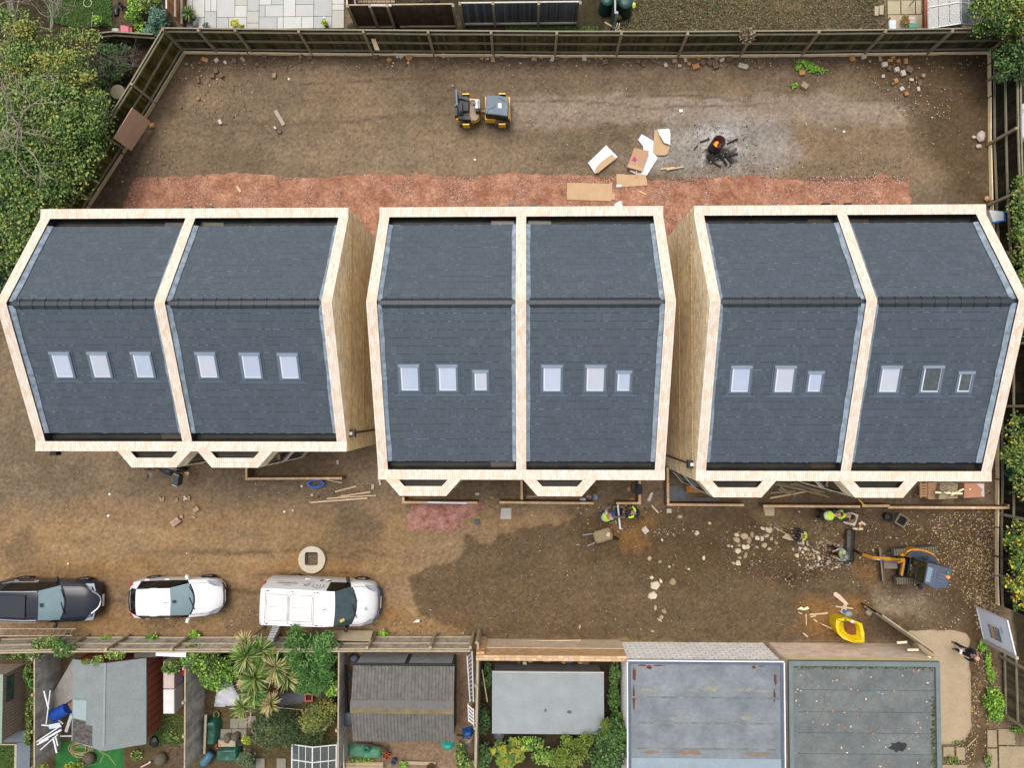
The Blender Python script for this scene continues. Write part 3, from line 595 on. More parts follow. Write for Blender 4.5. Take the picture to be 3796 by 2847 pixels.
B3 = house('right pair of cream brick houses with slate roof, two of its rooflights left clear', 6.36, 17.28, -2.8, (Q(3, 1, 640, 190, ZE).x+Q(3, 2, 675, 760, ZE).x)/2, [(6.47, 9.35), (11.72, 14.58)],
 [(*t1(2, 1965, 1618), 0, 0), (*t1(3, 142, 1618), 0, 0), (*t1(3, 404, 1640), 1, 0), (*t1(3, 1049, 1618), 0, 0), (*t1(3, 1410, 1618), 0, 1), (*t1(3, 1698, 1642), 1, 1)],
 [(Q(3, 1, 500, 97, ZE-.5).x, YN, 1, 'y'), (Q(3, 1, 687, 97, ZE-.5).x, YN, 1, 'y'), (6.36, Q(2, 2, 1525, 692, 5.1).y, -1, 'x')], -1)
# ---------------------------------------------------------------- fences, garden walls, garages, sheds
MBOARD = M('old_fence_board', (74, 70, 50), .9, .35, 2.2, .3, hue2=(104, 102, 62), spec=.15, fine=.15)
MBOARD_D = M('dark_fence_board', (40, 38, 31), .9, .3, 2.2, .3, hue2=(60, 58, 42), spec=.15, fine=.15)
MBOARD_G = M('grey_fence_board', (186, 178, 164), .9, .25, 3, .3, hue2=(226, 218, 204), spec=.15, fine=.15)
MPOST = M('weathered_post', (166, 154, 128), .9, .2, 5, .2, fine=.12, spec=.15)
MRAIL = M('weathered_rail', (150, 142, 120), .9, .2, 4, .2, fine=.12, spec=.15)
MPALE = M('new_timber', (280, 254, 208), .8, .12, 4, .1, fine=.1, spec=.2)
MPALE2 = M('sawn_timber', (222, 196, 160), .8, .12, 4, .1, fine=.1, spec=.2)
MOLDW = M('old_timber', (186, 170, 142), .88, .2, 4, .2, fine=.12, spec=.15)
def shade(mat, name, f):
 m = mat.copy(); m.name = name; MATS[name] = m
 for n in m.node_tree.nodes:
  if n.type == 'MIX' and n.data_type == 'RGBA' and n.blend_type == 'MIX':
   for i in (6, 7): c = n.inputs[i].default_value; n.inputs[i].default_value = (min(.9, c[0]*f), min(.9, c[1]*f), min(.9, c[2]*f), 1)
 return m
def fence(name, label, pts, posts, h, side, board, post=MPOST, rail=MRAIL, gravel=None, ph=.12, rails=(.3, 1.05, 1.82), cap=True, bw=.11, group=None, lean=0., seed=1, tops=None):
 "pts: the foot of the boards; posts: where posts stand; side: +1 when posts and rails are on the left of the run"
 pts = [Vector((p[0], p[1], 0)) for p in pts]; th = thing(name, label, 'fence', pts[0], 0, group); rd = random.Random(seed)
 def seg(i): d = (pts[i+1]-pts[i]); n = Vector((-d.y, d.x, 0)).normalized()*side; return d, n
 b = MB(); bnm = board.name; b1, b2 = [M(bnm+s_, None) if bnm+s_ in MATS else shade(board, bnm+s_, f_) for s_, f_ in ((('_dark', .62), ('_light', 1.4)) if bw < .12 else (('_dark', .86), ('_light', 1.1)))]
 for i in range(len(pts)-1):
  d, n = seg(i); L = d.length; k = max(1, int(L/bw)); u = d/L
  for j in range(k):
   a0 = pts[i]+u*(L*j/k); a1 = pts[i]+u*(L*(j+1)/k+.012); hh = h+rd.uniform(-.025, .02)*(2 if lean else 1); ln = -n*lean*hh; o = -n*rd.uniform(.0, .012)
   b.hexa([a0+o, a1+o-n*.006, a1+o-n*.022, a0+o-n*.022], [v+Vector((0, 0, hh))+ln for v in (a0+o, a1+o-n*.006, a1+o-n*.022, a0+o-n*.022)], m=rd.choice((0, 0, 0, 1, 1, 2)))
 b.build('board_panel', [board, b1, b2], th)
 for z in rails:
  r_ = MB()
  for i in range(len(pts)-1):
   d, n = seg(i); L = d.length; k = max(1, round(L/2.7)); u = d/L
   for j in range(k):
    a0 = pts[i]+u*(L*j/k)+n*.045-n*lean*z; a1 = pts[i]+u*(L*(j+1)/k-.01)+n*.045-n*lean*z; e = rd.uniform(-.02, .02)
    r_.beam(a0+Vector((0, 0, z+e)), a1+Vector((0, 0, z-e)), .075, .07)
  r_.build('rail', rail, th)
 if cap:
  c = MB()
  for i in range(len(pts)-1):
   d, n = seg(i); c.beam(pts[i]+Vector((0, 0, h+.03))-n*(.01+lean*h), pts[i+1]+Vector((0, 0, h+.03))-n*(.01+lean*h), .06, .035)
  c.build('capping', rail, th)
 d, n = seg(0)
 for j, p in enumerate(posts):
  p = Vector((p[0], p[1], 0)); q = MB(); best = min(range(len(pts)-1), key=lambda i: ((p-pts[i]).length+(p-pts[i+1]).length-(pts[i+1]-pts[i]).length)); d, n = seg(best); u = d.normalized(); w = .055
  p = p+n*.06; hp = (h+ph+rd.uniform(-.03, .03)); ln = -n*lean*hp
  bs = [p-u*w-n*w, p+u*w-n*w, p+u*w+n*w, p-u*w+n*w]; q.hexa(bs, [v+Vector((0, 0, hp))+ln for v in bs[:2]]+[v+Vector((0, 0, hp-.06))+ln for v in bs[2:]])
  q.build('post', post, th)
 if gravel:
  k = 0
  for i in range(len(pts)-1):
   d, n = seg(i); L = d.length; m = max(1, round(L/2.7)); u = d/L
   for j in range(m):
    g = MB(); a0 = pts[i]+u*(L*j/m+.03)+n*.13; a1 = pts[i]+u*(L*(j+1)/m-.03)+n*.13; e = rd.uniform(-.01, .02)
    g.beam(a0+Vector((0, 0, .1+e)), a1+Vector((0, 0, .1-e)), .045, .2); g.build('gravel_board', gravel, th)
 return th
def q2(c, r, *pts): return [xy(Q(c, r, *p)) for p in pts]
NF = q2(0, 0, (1600, 438))+q2(1, 0, (490, 452), (1535, 460))+q2(2, 0, (365, 468), (1425, 470))+q2(3, 0, (285, 462), (1365, 448), (1905, 438))
NP = q2(0, 0, (1595, 436), (1885, 447), (2185, 449))+q2(1, 0, (485, 455), (1010, 458), (1535, 464), (2045, 468))+q2(2, 0, (365, 474), (890, 474), (1425, 478), (1960, 472))+q2(3, 0, (285, 466), (820, 462), (1365, 456))
def north(name, label, a, b, board, pa, pb, seed): return fence(name, label, NF[a:b+1], NP[pa:pb], 1.98, -1, board, gravel=MPALE, seed=seed)
north('back_fence', 'long dark timber fence along the back of the site, pale board along its foot', 0, 7, MBOARD, 0, 14, 3)
EF = [xy(Q(3, 0, 1925, 440)), xy(Q(3, 0, 1930, 1250)), xy(Q(3, 1, 1945, 80)), (21.35, 4), xy(Q(3, 2, 1995, 820)), xy(Q(3, 2, 1988, 1650)), xy(Q(3, 3, 1998, 250))]
fence('side_fence', 'dark timber fence down the right side of the site, ivy hanging over it', EF, q2(3, 0, (1920, 445), (1910, 700), (1905, 1250))+q2(3, 1, (1915, 110))+[(21.3, 5.4), (21.3, 2.7), (21.3, 0), (21.3, -2.2)]+q2(3, 2, (1995, 1115), (1988, 1640)), 1.9, -1, MBOARD_D, gravel=MPALE, seed=5)
WF = q2(0, 0, (1590, 432), (1325, 880), (1050, 1320))+q2(0, 1, (760, 110))+[(-22.2, 5.5)]
fence('corner_fence', 'mossy timber fence running diagonally down the left side, plywood leaning on it', WF, q2(0, 0, (1325, 880), (1075, 1285))+q2(0, 1, (790, 60)), 1.9, 1, M('mossy_board', (70, 66, 34), .9, .3, 2.5, .3, hue2=(110, 106, 46), spec=.15, fine=.2), gravel=MPALE2, seed=6)
SF = q2(0, 3, (-60, 545), (765, 527), (1655, 527), (2180, 527))+q2(1, 3, (480, 527), (1035, 522), (1875, 522))
fence('front_fence', 'old grey leaning fence between the car row and the gardens', SF, q2(0, 3, (30, 535), (765, 520), (1120, 520), (1655, 520), (2180, 520))+q2(1, 3, (480, 515), (1035, 505), (1550, 505), (1875, 505)), 1.8, 1, MBOARD_G, rail=MOLDW, post=MOLDW, rails=(.22, 1.0, 1.7), seed=8, bw=.13, lean=.02)
def panel_fence(label, a, b, h, seed, lean=0.):
 a, b = Vector((*a, 0)), Vector((*b, 0)); n = int((b-a).length/1.85)+1
 return fence('panel_fence', label, [a, b], [a+(b-a)*(i/n) for i in range(n+1)], h, -1, MBOARD_G, rail=MOLDW, post=MOLDW, rails=(.3, 1.4), seed=seed, bw=.15, cap=True, lean=lean)
panel_fence('grey lapped panel fence left of the felt roofed shed', xy(Q(0, 3, 300, 712, 1.7)), xy(Q(0, 3, 300, 1658, 1.7)), 1.7, 21)
panel_fence('grey lapped panel fence between the white chest boxes and the palm garden', xy(Q(0, 3, 1600, 800, 1.8)), xy(Q(0, 3, 1595, 1680, 1.8)), 1.8, 22)
panel_fence('narrow garden fence along the left of the corrugated shed', xy(Q(1, 3, 712, 625, 1.7)), xy(Q(1, 3, 705, 1690, 1.7)), 1.7, 23)
panel_fence('garden fence with white posts between the gravel yard and the low grey shed', xy(Q(1, 3, 1915, 575, 1.7)), xy(Q(1, 3, 1893, 1690, 1.7)), 1.7, 24)
def neighbour(name, label, a, b, h, mat, posts, mpost=MOLDW, cap=None, bw=.14, side=-1):
 return fence(name, label, [a, b], posts, h, side, mat, rail=cap or MOLDW, post=mpost, rails=(.2,), seed=31, bw=bw)
yN1 = Q(1, 0, 1300, 240).y
def nx(u, c=1): return Q(c, 0, u, 240).x
MREDB = M('brown_stained_board', (92, 66, 46), .85, .35, 2, .2, hue2=(120, 98, 72), fine=.15)
neighbour('neighbour_fence', 'brown stained board fence beside the paved patio', (nx(880), yN1), (nx(1735), yN1), 1.9, MREDB, [(nx(880), yN1), (nx(1060), yN1), (nx(1200), yN1), (nx(1735), yN1)])
neighbour('concrete_panel_fence', 'grey ribbed panel fence with white capping in the next garden', (nx(1790), yN1+.1), (nx(560, 2), yN1+.1), 1.8, M('ribbed_grey', (112, 116, 120), .8, .2, 3, .3, fine=.15), [(nx(1790), yN1+.1), (nx(2060), yN1+.1), (nx(220, 2), yN1+.1), (nx(560, 2), yN1+.1)], cap=M('white_cap', (216, 212, 204), .7), bw=.07)
fence('orange_fence', 'orange stained fence panel along the left edge of the patio', [xy(Q(0, 0, 1605, 255)), xy(Q(0, 0, 1600, -60))], [], 1.75, -1, M('orange_board', (186, 116, 62), .8, .18, 3, .1, hue2=(206, 138, 78)), rail=M('white_rail', (226, 220, 210), .7), rails=(.5, 1.1), bw=.2, seed=33)
fence('red_trellis_fence', 'dark red slatted fence panel at the right end of the patio', [xy(Q(1, 0, 870, 245)), xy(Q(1, 0, 855, -80))], [], 1.75, -1, M('dark_red_board', (110, 60, 46), .8, .2, 6), rail=M('white_rail', (226, 220, 210), .7), rails=(.4,), bw=.06, seed=34)
fence('green_panel_fence', 'grey and green metal fence running back from the site fence', [xy(Q(2, 0, 850, 285)), xy(Q(2, 0, 845, -80))], [xy(Q(2, 0, 850, 280)), xy(Q(2, 0, 848, 110))], 1.6, -1, M('green_metal', (40, 74, 62), .5, .15, 3), rail=M('silver_rail', (190, 192, 194), .5), post=M('silver_rail'), rails=(.3,), bw=.12, seed=35)
fence('low_garden_fence', 'low weathered fence behind the corner of the site, half hidden by branches', [xy(Q(0, 0, 860, 395)), xy(Q(0, 0, 1085, 372)), xy(Q(0, 0, 1420, 395))], [], 1.0, -1, MBOARD, rails=(.8,), seed=36)
MWALLTOP = brick_mat('garden_wall_brick', [(206, 168, 122), (226, 190, 146), (214, 180, 150), (240, 208, 166)], (150, 122, 88), bh=.11, bw=.225, off=0., stain=.08)
MWALLFACE = brick_mat('garden_wall_face', [(120, 96, 66), (146, 118, 84), (136, 108, 80)], (104, 84, 58), stain=.15)
def low_wall(label, runs, h=.72, w=.11, rough_end=None):
 th = thing('garden_wall', label, 'wall', (*runs[0][0], 0));
 for ri, run in enumerate(runs):
  f = MB(); t = MB()
  for i in range(len(run)-1):
   a, b = Vector((*run[i], 0)), Vector((*run[i+1], 0)); d = (b-a).normalized(); n = Vector((-d.y, d.x, 0))*w/2; e = d*(w/2)
   a = a-e if i else a; b = b+e if i < len(run)-2 else b-d*.001
   B = [a-n, b-n, b+n, a+n]; z = h-.003*(i % 2)-.006*ri
   f.hexa([v+Vector((0, 0, -.1)) for v in B], [v+Vector((0, 0, z-.012)) for v in B])
   t.face([v+Vector((0, 0, z)) for v in B], [((v-a).dot(d), (v-a).dot(n.normalized())+.055) for v in B])
   for k in range(4): v0, v1 = B[k], B[(k+1) % 4]; t.face([v0+Vector((0, 0, z-.07)), v1+Vector((0, 0, z-.07)), v1+Vector((0, 0, z)), v0+Vector((0, 0, z))])
  f.build('wall_face', MWALLFACE, th); t.build('top_course', MWALLTOP, th)
 return th
low_wall('short low brick wall in front of the left pair, blue hose beside it', [[xy(Q(0, 2, 2125, 725, .72)), xy(Q(0, 2, 2125, 818, .72)), xy(Q(1, 2, 740, 814, .72))]])
low_wall('low brick wall in front of the middle pair, spirit level lying on it', [[xy(Q(1, 2, 1268, 975, .72)), xy(Q(1, 2, 1268, 1022, .72)), xy(Q(1, 2, 1910, 1025, .72))], [xy(Q(1, 2, 2100, 1022, .72)), xy(Q(2, 2, 700, 1030, .72))], [xy(Q(2, 2, 895, 1030, .72)), xy(Q(2, 2, 1098, 1030, .72)), xy(Q(2, 2, 1098, 835, .72))], [xy(Q(2, 2, 78, 830, .6)), xy(Q(2, 2, 80, 995, .6))]])
low_wall('long low brick wall in front of the right pair, workers kneeling at it', [[xy(Q(2, 2, 1340, 720, .72)), xy(Q(2, 2, 1343, 1042, .72)), xy(Q(2, 2, 2000, 1046, .72))], [xy(Q(2, 2, 2150, 1048, .5)), xy(Q(3, 2, 780, 1052, .5))], [xy(Q(3, 2, 800, 1048, .55)), xy(Q(3, 2, 1040, 1048, .55))], [xy(Q(3, 2, 1042, 1066, .74)), xy(Q(3, 2, 2095, 1070, .74)), xy(Q(3, 2, 2085, 1040, .74))]])
bw_ = brick_mat('boundary_brick', [(222, 160, 94), (240, 186, 122), (230, 192, 150), (250, 214, 172)], (206, 184, 150), stain=.14)
bw2 = brick_mat('boundary_block', [(232, 208, 178), (246, 226, 200), (226, 196, 156)], (200, 172, 134), bw=.44, bh=.215, stain=.12)
th = thing('boundary_wall', 'orange brick wall in front of the low flat roofed grey shed', 'wall', Q(1, 3, 1925, 568))
xa, xb = Q(1, 3, 1925, 568).x, Q(2, 3, 930, 556).x; yw = -10.56
m = MB(); m.hexa([(xa, yw-.22, 1.12), (xb, yw-.22, 1.12), (xb, yw, 1.12), (xa, yw, 1.12)], [(xa, yw-.22, 1.95), (xb, yw-.22, 1.95), (xb, yw, 1.95), (xa, yw, 1.95)]); m.build('brickwork', bw_, th)
m = MB(); m.hexa([(xa, yw-.21, -.1), (xb, yw-.21, -.1), (xb, yw+.02, -.1), (xa, yw+.02, -.1)], [(xa, yw-.21, 1.118), (xb, yw-.21, 1.118), (xb, yw+.02, 1.118), (xa, yw+.02, 1.118)]); m.build('blockwork', bw2, th)
m = MB(); m.hexa([(xa, yw+.024, -.1), (xa+.34, yw+.024, -.1), (xa+.34, yw+.12, -.1), (xa, yw+.12, -.1)], [(xa, yw+.003, 1.96), (xa+.34, yw+.003, 1.96), (xa+.34, yw+.12, 1.96), (xa, yw+.12, 1.96)]); m.build('pier', bw_, th)
m = MB(); m.box(((xa+xb)/2, yw-.11, 1.99), (xb-xa, .24, .075)); m.build('coping', MWALLTOP, th)
m = MB(); m.beam(Q(1, 3, 2010, 571, .2), Q(2, 3, 590, 556, .2), .05, .05); solo(m, 'timber_batten', MPALE2, 'long pale batten lying against the foot of the orange brick wall', 'timber')
WP = brick_mat('white_painted_block', [(290, 284, 278), (304, 300, 296), (296, 290, 284)], (170, 152, 130), bw=.44, bh=.215, mort=.022, stain=.12, stain_scale=1.6)
MFELT = M('grey_felt_roof', (120, 128, 134), .6, .2, .9, .15, hue2=(146, 153, 158), spec=.35, fine=.08)
MFELT2 = M('dark_felt_roof', (106, 112, 112), .75, .14, 1.1, .25, hue2=(126, 131, 130), spec=.25, fine=.12)
zt = 2.46
g1 = thing('garage', 'garage with white painted blocks, white edging and rust patches on its grey roof', 'garage', (7.4, -14, 0))
x0_, x1_ = 4.25, Q(3, 3, 130, 745, zt).x; y1_ = -10.63; y0_ = -19.
def walls4(x0, x1, y0, y1, z): m = MB(); [m.face(p) for p in ([(x0, y1, -.1), (x0, y0, -.1), (x0, y0, z), (x0, y1, z)], [(x1, y0, -.1), (x1, y1, -.1), (x1, y1, z), (x1, y0, z)], [(x1, y1, -.1), (x0, y1, -.1), (x0, y1, z), (x1, y1, z)], [(x0, y0, -.1), (x1, y0, -.1), (x1, y0, z), (x0, y0, z)])]; return m
walls4(x0_, x1_, y0_, y1_, zt-.16).build('wall', WP, g1)
m = MB()
for a in np.arange(x0_, x1_-.1, .34): m.hexa([(a+.01, y1_+.002, zt-.3), (min(a+.32, x1_), y1_+.002, zt-.3), (min(a+.32, x1_), y1_+.02, zt-.3), (a+.01, y1_+.02, zt-.3)], [(a+.01, y1_+.002, zt-.18), (min(a+.32, x1_), y1_+.002, zt-.18), (min(a+.32, x1_), y1_+.02, zt-.18), (a+.01, y1_+.02, zt-.18)])
m.build('top_course', brick_mat('grey_worn_brick', [(110, 112, 116), (150, 146, 140), (176, 168, 156)], (150, 140, 126), stain=.3, stain_scale=2), g1)
m = MB(); m.face([(x0_-.03, y0_, zt-.03), (x1_+.03, y0_, zt-.03), (x1_+.03, y1_+.03, zt-.03), (x0_-.03, y1_+.03, zt-.03)]); rf = m.build('roof', MFELT, g1)
for y in (-12.1, -13.15, -14.2, -15.25): m = MB(); m.box(((x0_+x1_)/2, y, zt-.026), (x1_-x0_-.3, .06, .008)); m.build('felt_seam', M('felt_seam', (100, 112, 124), .6, .3, 3, hue2=(150, 152, 140)), rf)
m = MB()
for a, b in (((x0_-.05, y1_+.05), (x1_+.05, y1_+.05)), ((x0_-.05, y1_), (x0_-.05, y0_)), ((x1_+.05, y1_), (x1_+.05, y0_))): m.beam((*a, zt-.02), (*b, zt-.02), .05, .12)
m.build('white_edging', M('white_trim', (246, 246, 248), .4, .02), g1)
m = MB()
for a, b in (((x0_+.03, y1_-.05), (x1_-.03, y1_-.05)), ((x0_+.05, y1_-.12), (x0_+.05, y0_)), ((x1_-.05, y1_-.12), (x1_-.05, y0_))): m.beam((*a, zt-.015), (*b, zt-.015), .1, .03)
m.build('roof_kerb', M('kerb_lead', (92, 104, 124), .4, .2, 3), g1)
MRUST = M('rust', (108, 62, 48), .9, .25, 6); MTANST = M('lichen_patch', (150, 148, 132), .85, .15, 6); MBRST = M('brown_stain', (138, 118, 104), .8, .2, 5)
def stains(parent, z, lst, mat, name, seed):
 for i, (cx, cy, sx, sy) in enumerate(lst):
  rd = random.Random(seed+i); n = 18; m = MB(); m.prism([(cx+math.cos(2*PI*k/n)*sx*rd.uniform(.55, 1.1), cy+math.sin(2*PI*k/n)*sy*rd.uniform(.55, 1.1)) for k in range(n)], z, z+.004); m.build(name, mat, parent)
def r3(c, u, v, su, sv): p = Q(c, 3, u, v, zt); return (p.x, p.y, su*.005, sv*.005)
stains(rf, zt-.029, [r3(2, 1120, 777, 40, 8), r3(2, 1180, 793, 30, 18), r3(2, 1260, 778, 60, 6), r3(2, 1050, 860, 18, 70), r3(2, 1048, 1070, 12, 120), r3(2, 2085, 793, 22, 14), r3(2, 2150, 785, 30, 6), r3(3, 68, 900, 14, 60), r3(3, 60, 1040, 12, 60)], MRUST, 'rust_patch', 50)
stains(rf, zt-.0285, [r3(2, 1140, 985, 40, 18), r3(2, 1230, 995, 60, 14), r3(2, 1720, 980, 70, 26), r3(2, 1960, 992, 50, 14), r3(2, 2040, 985, 40, 20), r3(2, 1560, 993, 60, 10), r3(2, 2020, 1230, 60, 24), r3(2, 1390, 1238, 40, 14), r3(2, 2160, 1000, 70, 12), r3(2, 1280, 1475, 40, 10)], MTANST, 'lichen_patch', 70)
stains(rf, zt-.028, [r3(2, 1530, 1530, 110, 26), r3(2, 2120, 1545, 130, 22), r3(2, 1200, 1530, 80, 14)], MBRST, 'brown_stain', 90)
m = MB(); yy = Q(2, 3, 1500, 1580, zt).y; m.box(((x0_+x1_)/2, (yy-19)/2, zt-.022), (x1_-x0_-.2, 19+yy, .008)); m.build('pale_felt', M('pale_felt', (150, 166, 176), .6, .08, 1.2, spec=.3, fine=.06), rf)
g2 = thing('garage', 'garage with plain dark felt roof and raised kerb, fallen leaves and a puddle on it', 'garage', (14, -14, 0))
x2, x3 = 10.9, 17.0; y1_ = -10.62
walls4(x2, x3, -19, y1_, zt-.14).build('wall', brick_mat('pink_block', [(262, 236, 212), (280, 256, 232), (250, 224, 198)], (206, 182, 154), bw=.44, bh=.215, stain=.15), g2)
m = MB(); m.hexa([(x2, y1_+.002, zt-.75), (x3, y1_+.002, zt-.6), (x3, y1_+.012, zt-.6), (x2, y1_+.012, zt-.75)], [(x2, y1_+.002, zt-.13), (x3, y1_+.002, zt-.13), (x3, y1_+.012, zt-.13), (x2, y1_+.012, zt-.13)]); m.build('render_band', M('yellow_render', (262, 240, 178), .9, .15, 2.5, .2), g2)
m = MB(); m.face([(x2, -19, zt-.1), (x3, -19, zt-.1), (x3, y1_, zt-.1), (x2, y1_, zt-.1)]); rf2 = m.build('roof', MFELT2, g2)
m = MB()
for a, b, w_ in (((x2-.04, y1_-.03), (x3+.04, y1_-.03), .2), ((x2+.05, y1_-.131), (x2+.05, -19), .18), ((x3-.05, y1_-.131), (x3-.05, -19), .18)): m.beam((*a, zt-.06), (*b, zt-.06), w_, .16)
m.build('roof_kerb', M('felt_kerb', (116, 128, 128), .7, .12, 3, fine=.1), g2)
for v in (998, 1188, 1370, 1552): p = Q(3, 3, 800, v, zt); m = MB(); m.box(((x2+x3)/2+.1, p.y, zt-.096), (x3-x2-.5, .02, .006)); m.build('felt_seam', M('dark_seam', (80, 90, 94), .7), rf2)
p = Q(3, 3, 1130, 1487, zt); stains(rf2, zt-.0985, [(p.x, p.y, .42, .24)], M('roof_puddle', (44, 46, 48), .12, .3, 3, spec=.6), 'puddle', 5)
pp = pts_in([(x2+.2, -16.5), (x3-.2, -16.5), (x3-.2, y1_-.2), (x2+.2, y1_-.2)], 110); o = leaves('fallen_leaves', np.column_stack([pp, np.full(110, zt-.08)])-np.array(g2.location), .1, [(206, 150, 110), (222, 190, 160), (190, 130, 90), (226, 210, 190)], MLEAF, parent=g2, tilt=.2); o['kind'] = 'stuff'
pp = np.concatenate([np.column_stack([rng.uniform(x2+.2, x3-.2, 160), rng.normal(y1_-.2, .05, 160)]), np.column_stack([rng.normal(x3-.22, .05, 200), rng.uniform(-17, -12, 200)])]); o = leaves('moss', np.column_stack([pp, np.full(360, zt-.085)])-np.array(g2.location), .1, [(64, 78, 34), (80, 92, 40), (56, 62, 34)], MLEAF, parent=g2, tilt=.3); o['kind'] = 'stuff'
for pl in ([(640, 868), (680, 915), (740, 970)], [(490, 1010), (498, 1110), (480, 1190), (440, 1260)], [(800, 955), (806, 1010)]):
 m = MB(); m.tube([Q(3, 3, u, v, zt-.08) for u, v in pl], .012, 5); solo(m, 'twig', M('dry_twig', (150, 138, 122), .9), {640: 'forked dry twig near the back of the dark felt garage roof', 490: 'long thin curved twig on the dark felt garage roof', 800: 'short dark twig on the dark felt garage roof'}[pl[0][0]], 'twig')
def Z(c, r, u, v, z): return Q(c, r, u, v, z)
s1 = thing('shed', 'shed with grey felt roof patched in black and a red brown side wall', 'shed', Q(0, 3, 950, 1100)); ze = 1.5; zr = 1.92
A, B, Cc, D, E2 = Q(0, 3, 630, 722, ze), Q(0, 3, 1262, 712, ze), Q(0, 3, 1262, 1455, ze), Q(0, 3, 862, 1503, ze), Q(0, 3, 622, 1430, ze)
xr = Q(0, 3, 895, 1100, zr).x; k1 = Vector((xr, A.y-.02, zr)); k2 = Vector((xr, (D.y+Cc.y)/2, zr)); e1 = Vector((A.x, E2.y, ze))
m = MB(); m.face([A, e1, k2, k1]); m.face([k1, k2, Cc, B]);
for a, b in ((A, e1), (e1, k2), (k2, Cc), (Cc, B), (B, k1), (k1, A)): m.face([a, b, b-Vector((0, 0, .06)), a-Vector((0, 0, .06))])
rf = m.build('roof', M('pale_grey_felt', (136, 144, 144), .85, .1, 1.6, .2, fine=.1), s1)
m = MB(); m.box((xr+.03, (A.y+e1.y)/2, zr+.004), (.09, abs(A.y-e1.y), .012)); m.build('ridge_felt', M('ridge_felt', (148, 156, 158), .8), rf)
ang = math.atan2(zr-ze, xr-A.x)
def onroof(u, v, dz=.012): p = Q(0, 3, u, v, 1.7); z = ze+(p.x-A.x)/(xr-A.x)*(zr-ze); p = Q(0, 3, u, v, min(z, zr)+dz); return p
m = MB(); m.face([onroof(*q) for q in ((630, 1235), (742, 1262), (742, 1290), (860, 1312), (860, 1490), (625, 1432))][::-1]); m.build('bare_patch', M('bare_board', (58, 54, 52), .95, .4, 9, .3, hue2=(120, 114, 110), fine=.4), rf)
m = MB(); m.face([onroof(*q) for q in ((632, 1070), (748, 1080), (745, 1252), (630, 1232))][::-1]); m.build('felt_patch', M('blue_grey_patch', (156, 174, 174), .85, .06, 2), rf)
MREDW = M('red_brown_board', (160, 84, 58), .85, .12, 5, fine=.1)
m = MB(); xw0, xw1, yw0, yw1 = A.x+.05, B.x-.06, e1.y+.06, A.y-.06
for p in ([(xw1, yw0, 0), (xw1, yw1, 0), (xw1, yw1, ze), (xw1, yw0, ze)], [(xw0, yw1, 0), (xw0, yw0, 0), (xw0, yw0, ze), (xw0, yw1, ze)], [(xw1, yw1, 0), (xw0, yw1, 0), (xw0, yw1, ze), (xr, yw1, zr-.03), (xw1, yw1, ze)], [(xw0, yw0, 0), (xw1, yw0, 0), (xw1, yw0, ze), (xr, yw0, zr-.03), (xw0, yw0, ze)]): m.face(p)
wl = m.build('wall', MREDW, s1)
for k in range(1, 10): m = MB(); m.box((xw1+.006, yw0+(yw1-yw0)*k/10, ze/2), (.014, .02, ze)); m.build('cover_strip', M('red_strip', (104, 54, 38), .85), wl)
s0 = thing('summerhouse', 'timber summerhouse with pale green roof edge and a small window, at the left border', 'shed', Q(0, 3, 60, 1100)); ze = 1.25
A, B, Cc = Q(0, 3, -260, 850, ze), Q(0, 3, 36, 848, ze), Q(0, 3, 22, 1445, ze)
m = MB(); m.box(((A.x+B.x)/2, (B.y+Cc.y)/2, ze+.03), (B.x-A.x, B.y-Cc.y, .07)); m.build('roof', M('sage_green_roof', (150, 166, 148), .8, .08, 3), s0)
walls4(A.x, B.x-.02, Cc.y+.03, B.y-.03, ze).build('wall', M('weathered_cladding', (186, 164, 148), .9, .2, 6, .2, fine=.15), s0)
m = MB()
for k in range(1, 22): y = Cc.y+(B.y-Cc.y)*k/22; m.box((B.x-.014, y, ze/2), (.012, .015, ze))
m.build('board_joint', M('board_joint', (100, 86, 74), .9), s0)
ya, yb = Q(0, 3, 60, 1090, 1.).y, Q(0, 3, 60, 870, 1.).y
m = MB(); m.box((B.x-.012, (ya+yb)/2, .86), (.02, yb-ya, .46)); wnd = m.build('window', M('brown_frame', (104, 84, 66), .8), s0)
m = MB(); m.box((B.x+.0, (ya+yb)/2, .86), (.012, yb-ya-.08, .38)); m.build('glass', M('teal_glass', (60, 96, 96), .1, .5, 5, spec=.7), wnd)
s2 = thing('corrugated_shed', 'shed with corrugated grey roof and yellow lichen along its ridge', 'shed', Q(1, 3, 1280, 1100)); ze, zr = 1.5, 1.95
NW, NE, SE, SW = Q(1, 3, 845, 776, ze), Q(1, 3, 1718, 784, ze), Q(1, 3, 1702, 1440, ze), Q(1, 3, 828, 1428, ze); RL, RR = Q(1, 3, 815, 1140, zr), Q(1, 3, 1698, 1145, zr); xl, xr_ = (NW.x+SW.x)/2, (NE.x+SE.x)/2
MCORR = M('corrugated_cement', (108, 106, 102), .9, .16, 4, .2, fine=.2, hue2=(136, 132, 124))
for ya, yb in ((NW.y, RL.y), (SW.y, RL.y)):
 m = MB(); n = int((xr_-xl)/.073*4)
 m.heights(0, 1, 0, 1, n, 3, lambda u, v: (xl+(xr_-xl)*u, ya+(yb-ya)*v, ze+(zr-ze)*v+.034*math.sin((xr_-xl)*u/.146*2*PI)+(.01 if int(u*6) % 2 else 0)))
 if yb < ya: pass
 o = m.build('roof_slope', MCORR, s2, smooth=True)
 bm = MB();
m = MB(); m.face([(xl-.02, RL.y-.02, zr+.035), (xr_+.02, RL.y-.02, zr+.035), (xr_+.02, RL.y+.3, zr-.05), (xl-.02, RL.y+.3, zr-.05)]); m.build('ridge_capping', M('grey_capping', (112, 110, 108), .85, .12, 3, fine=.1), s2)
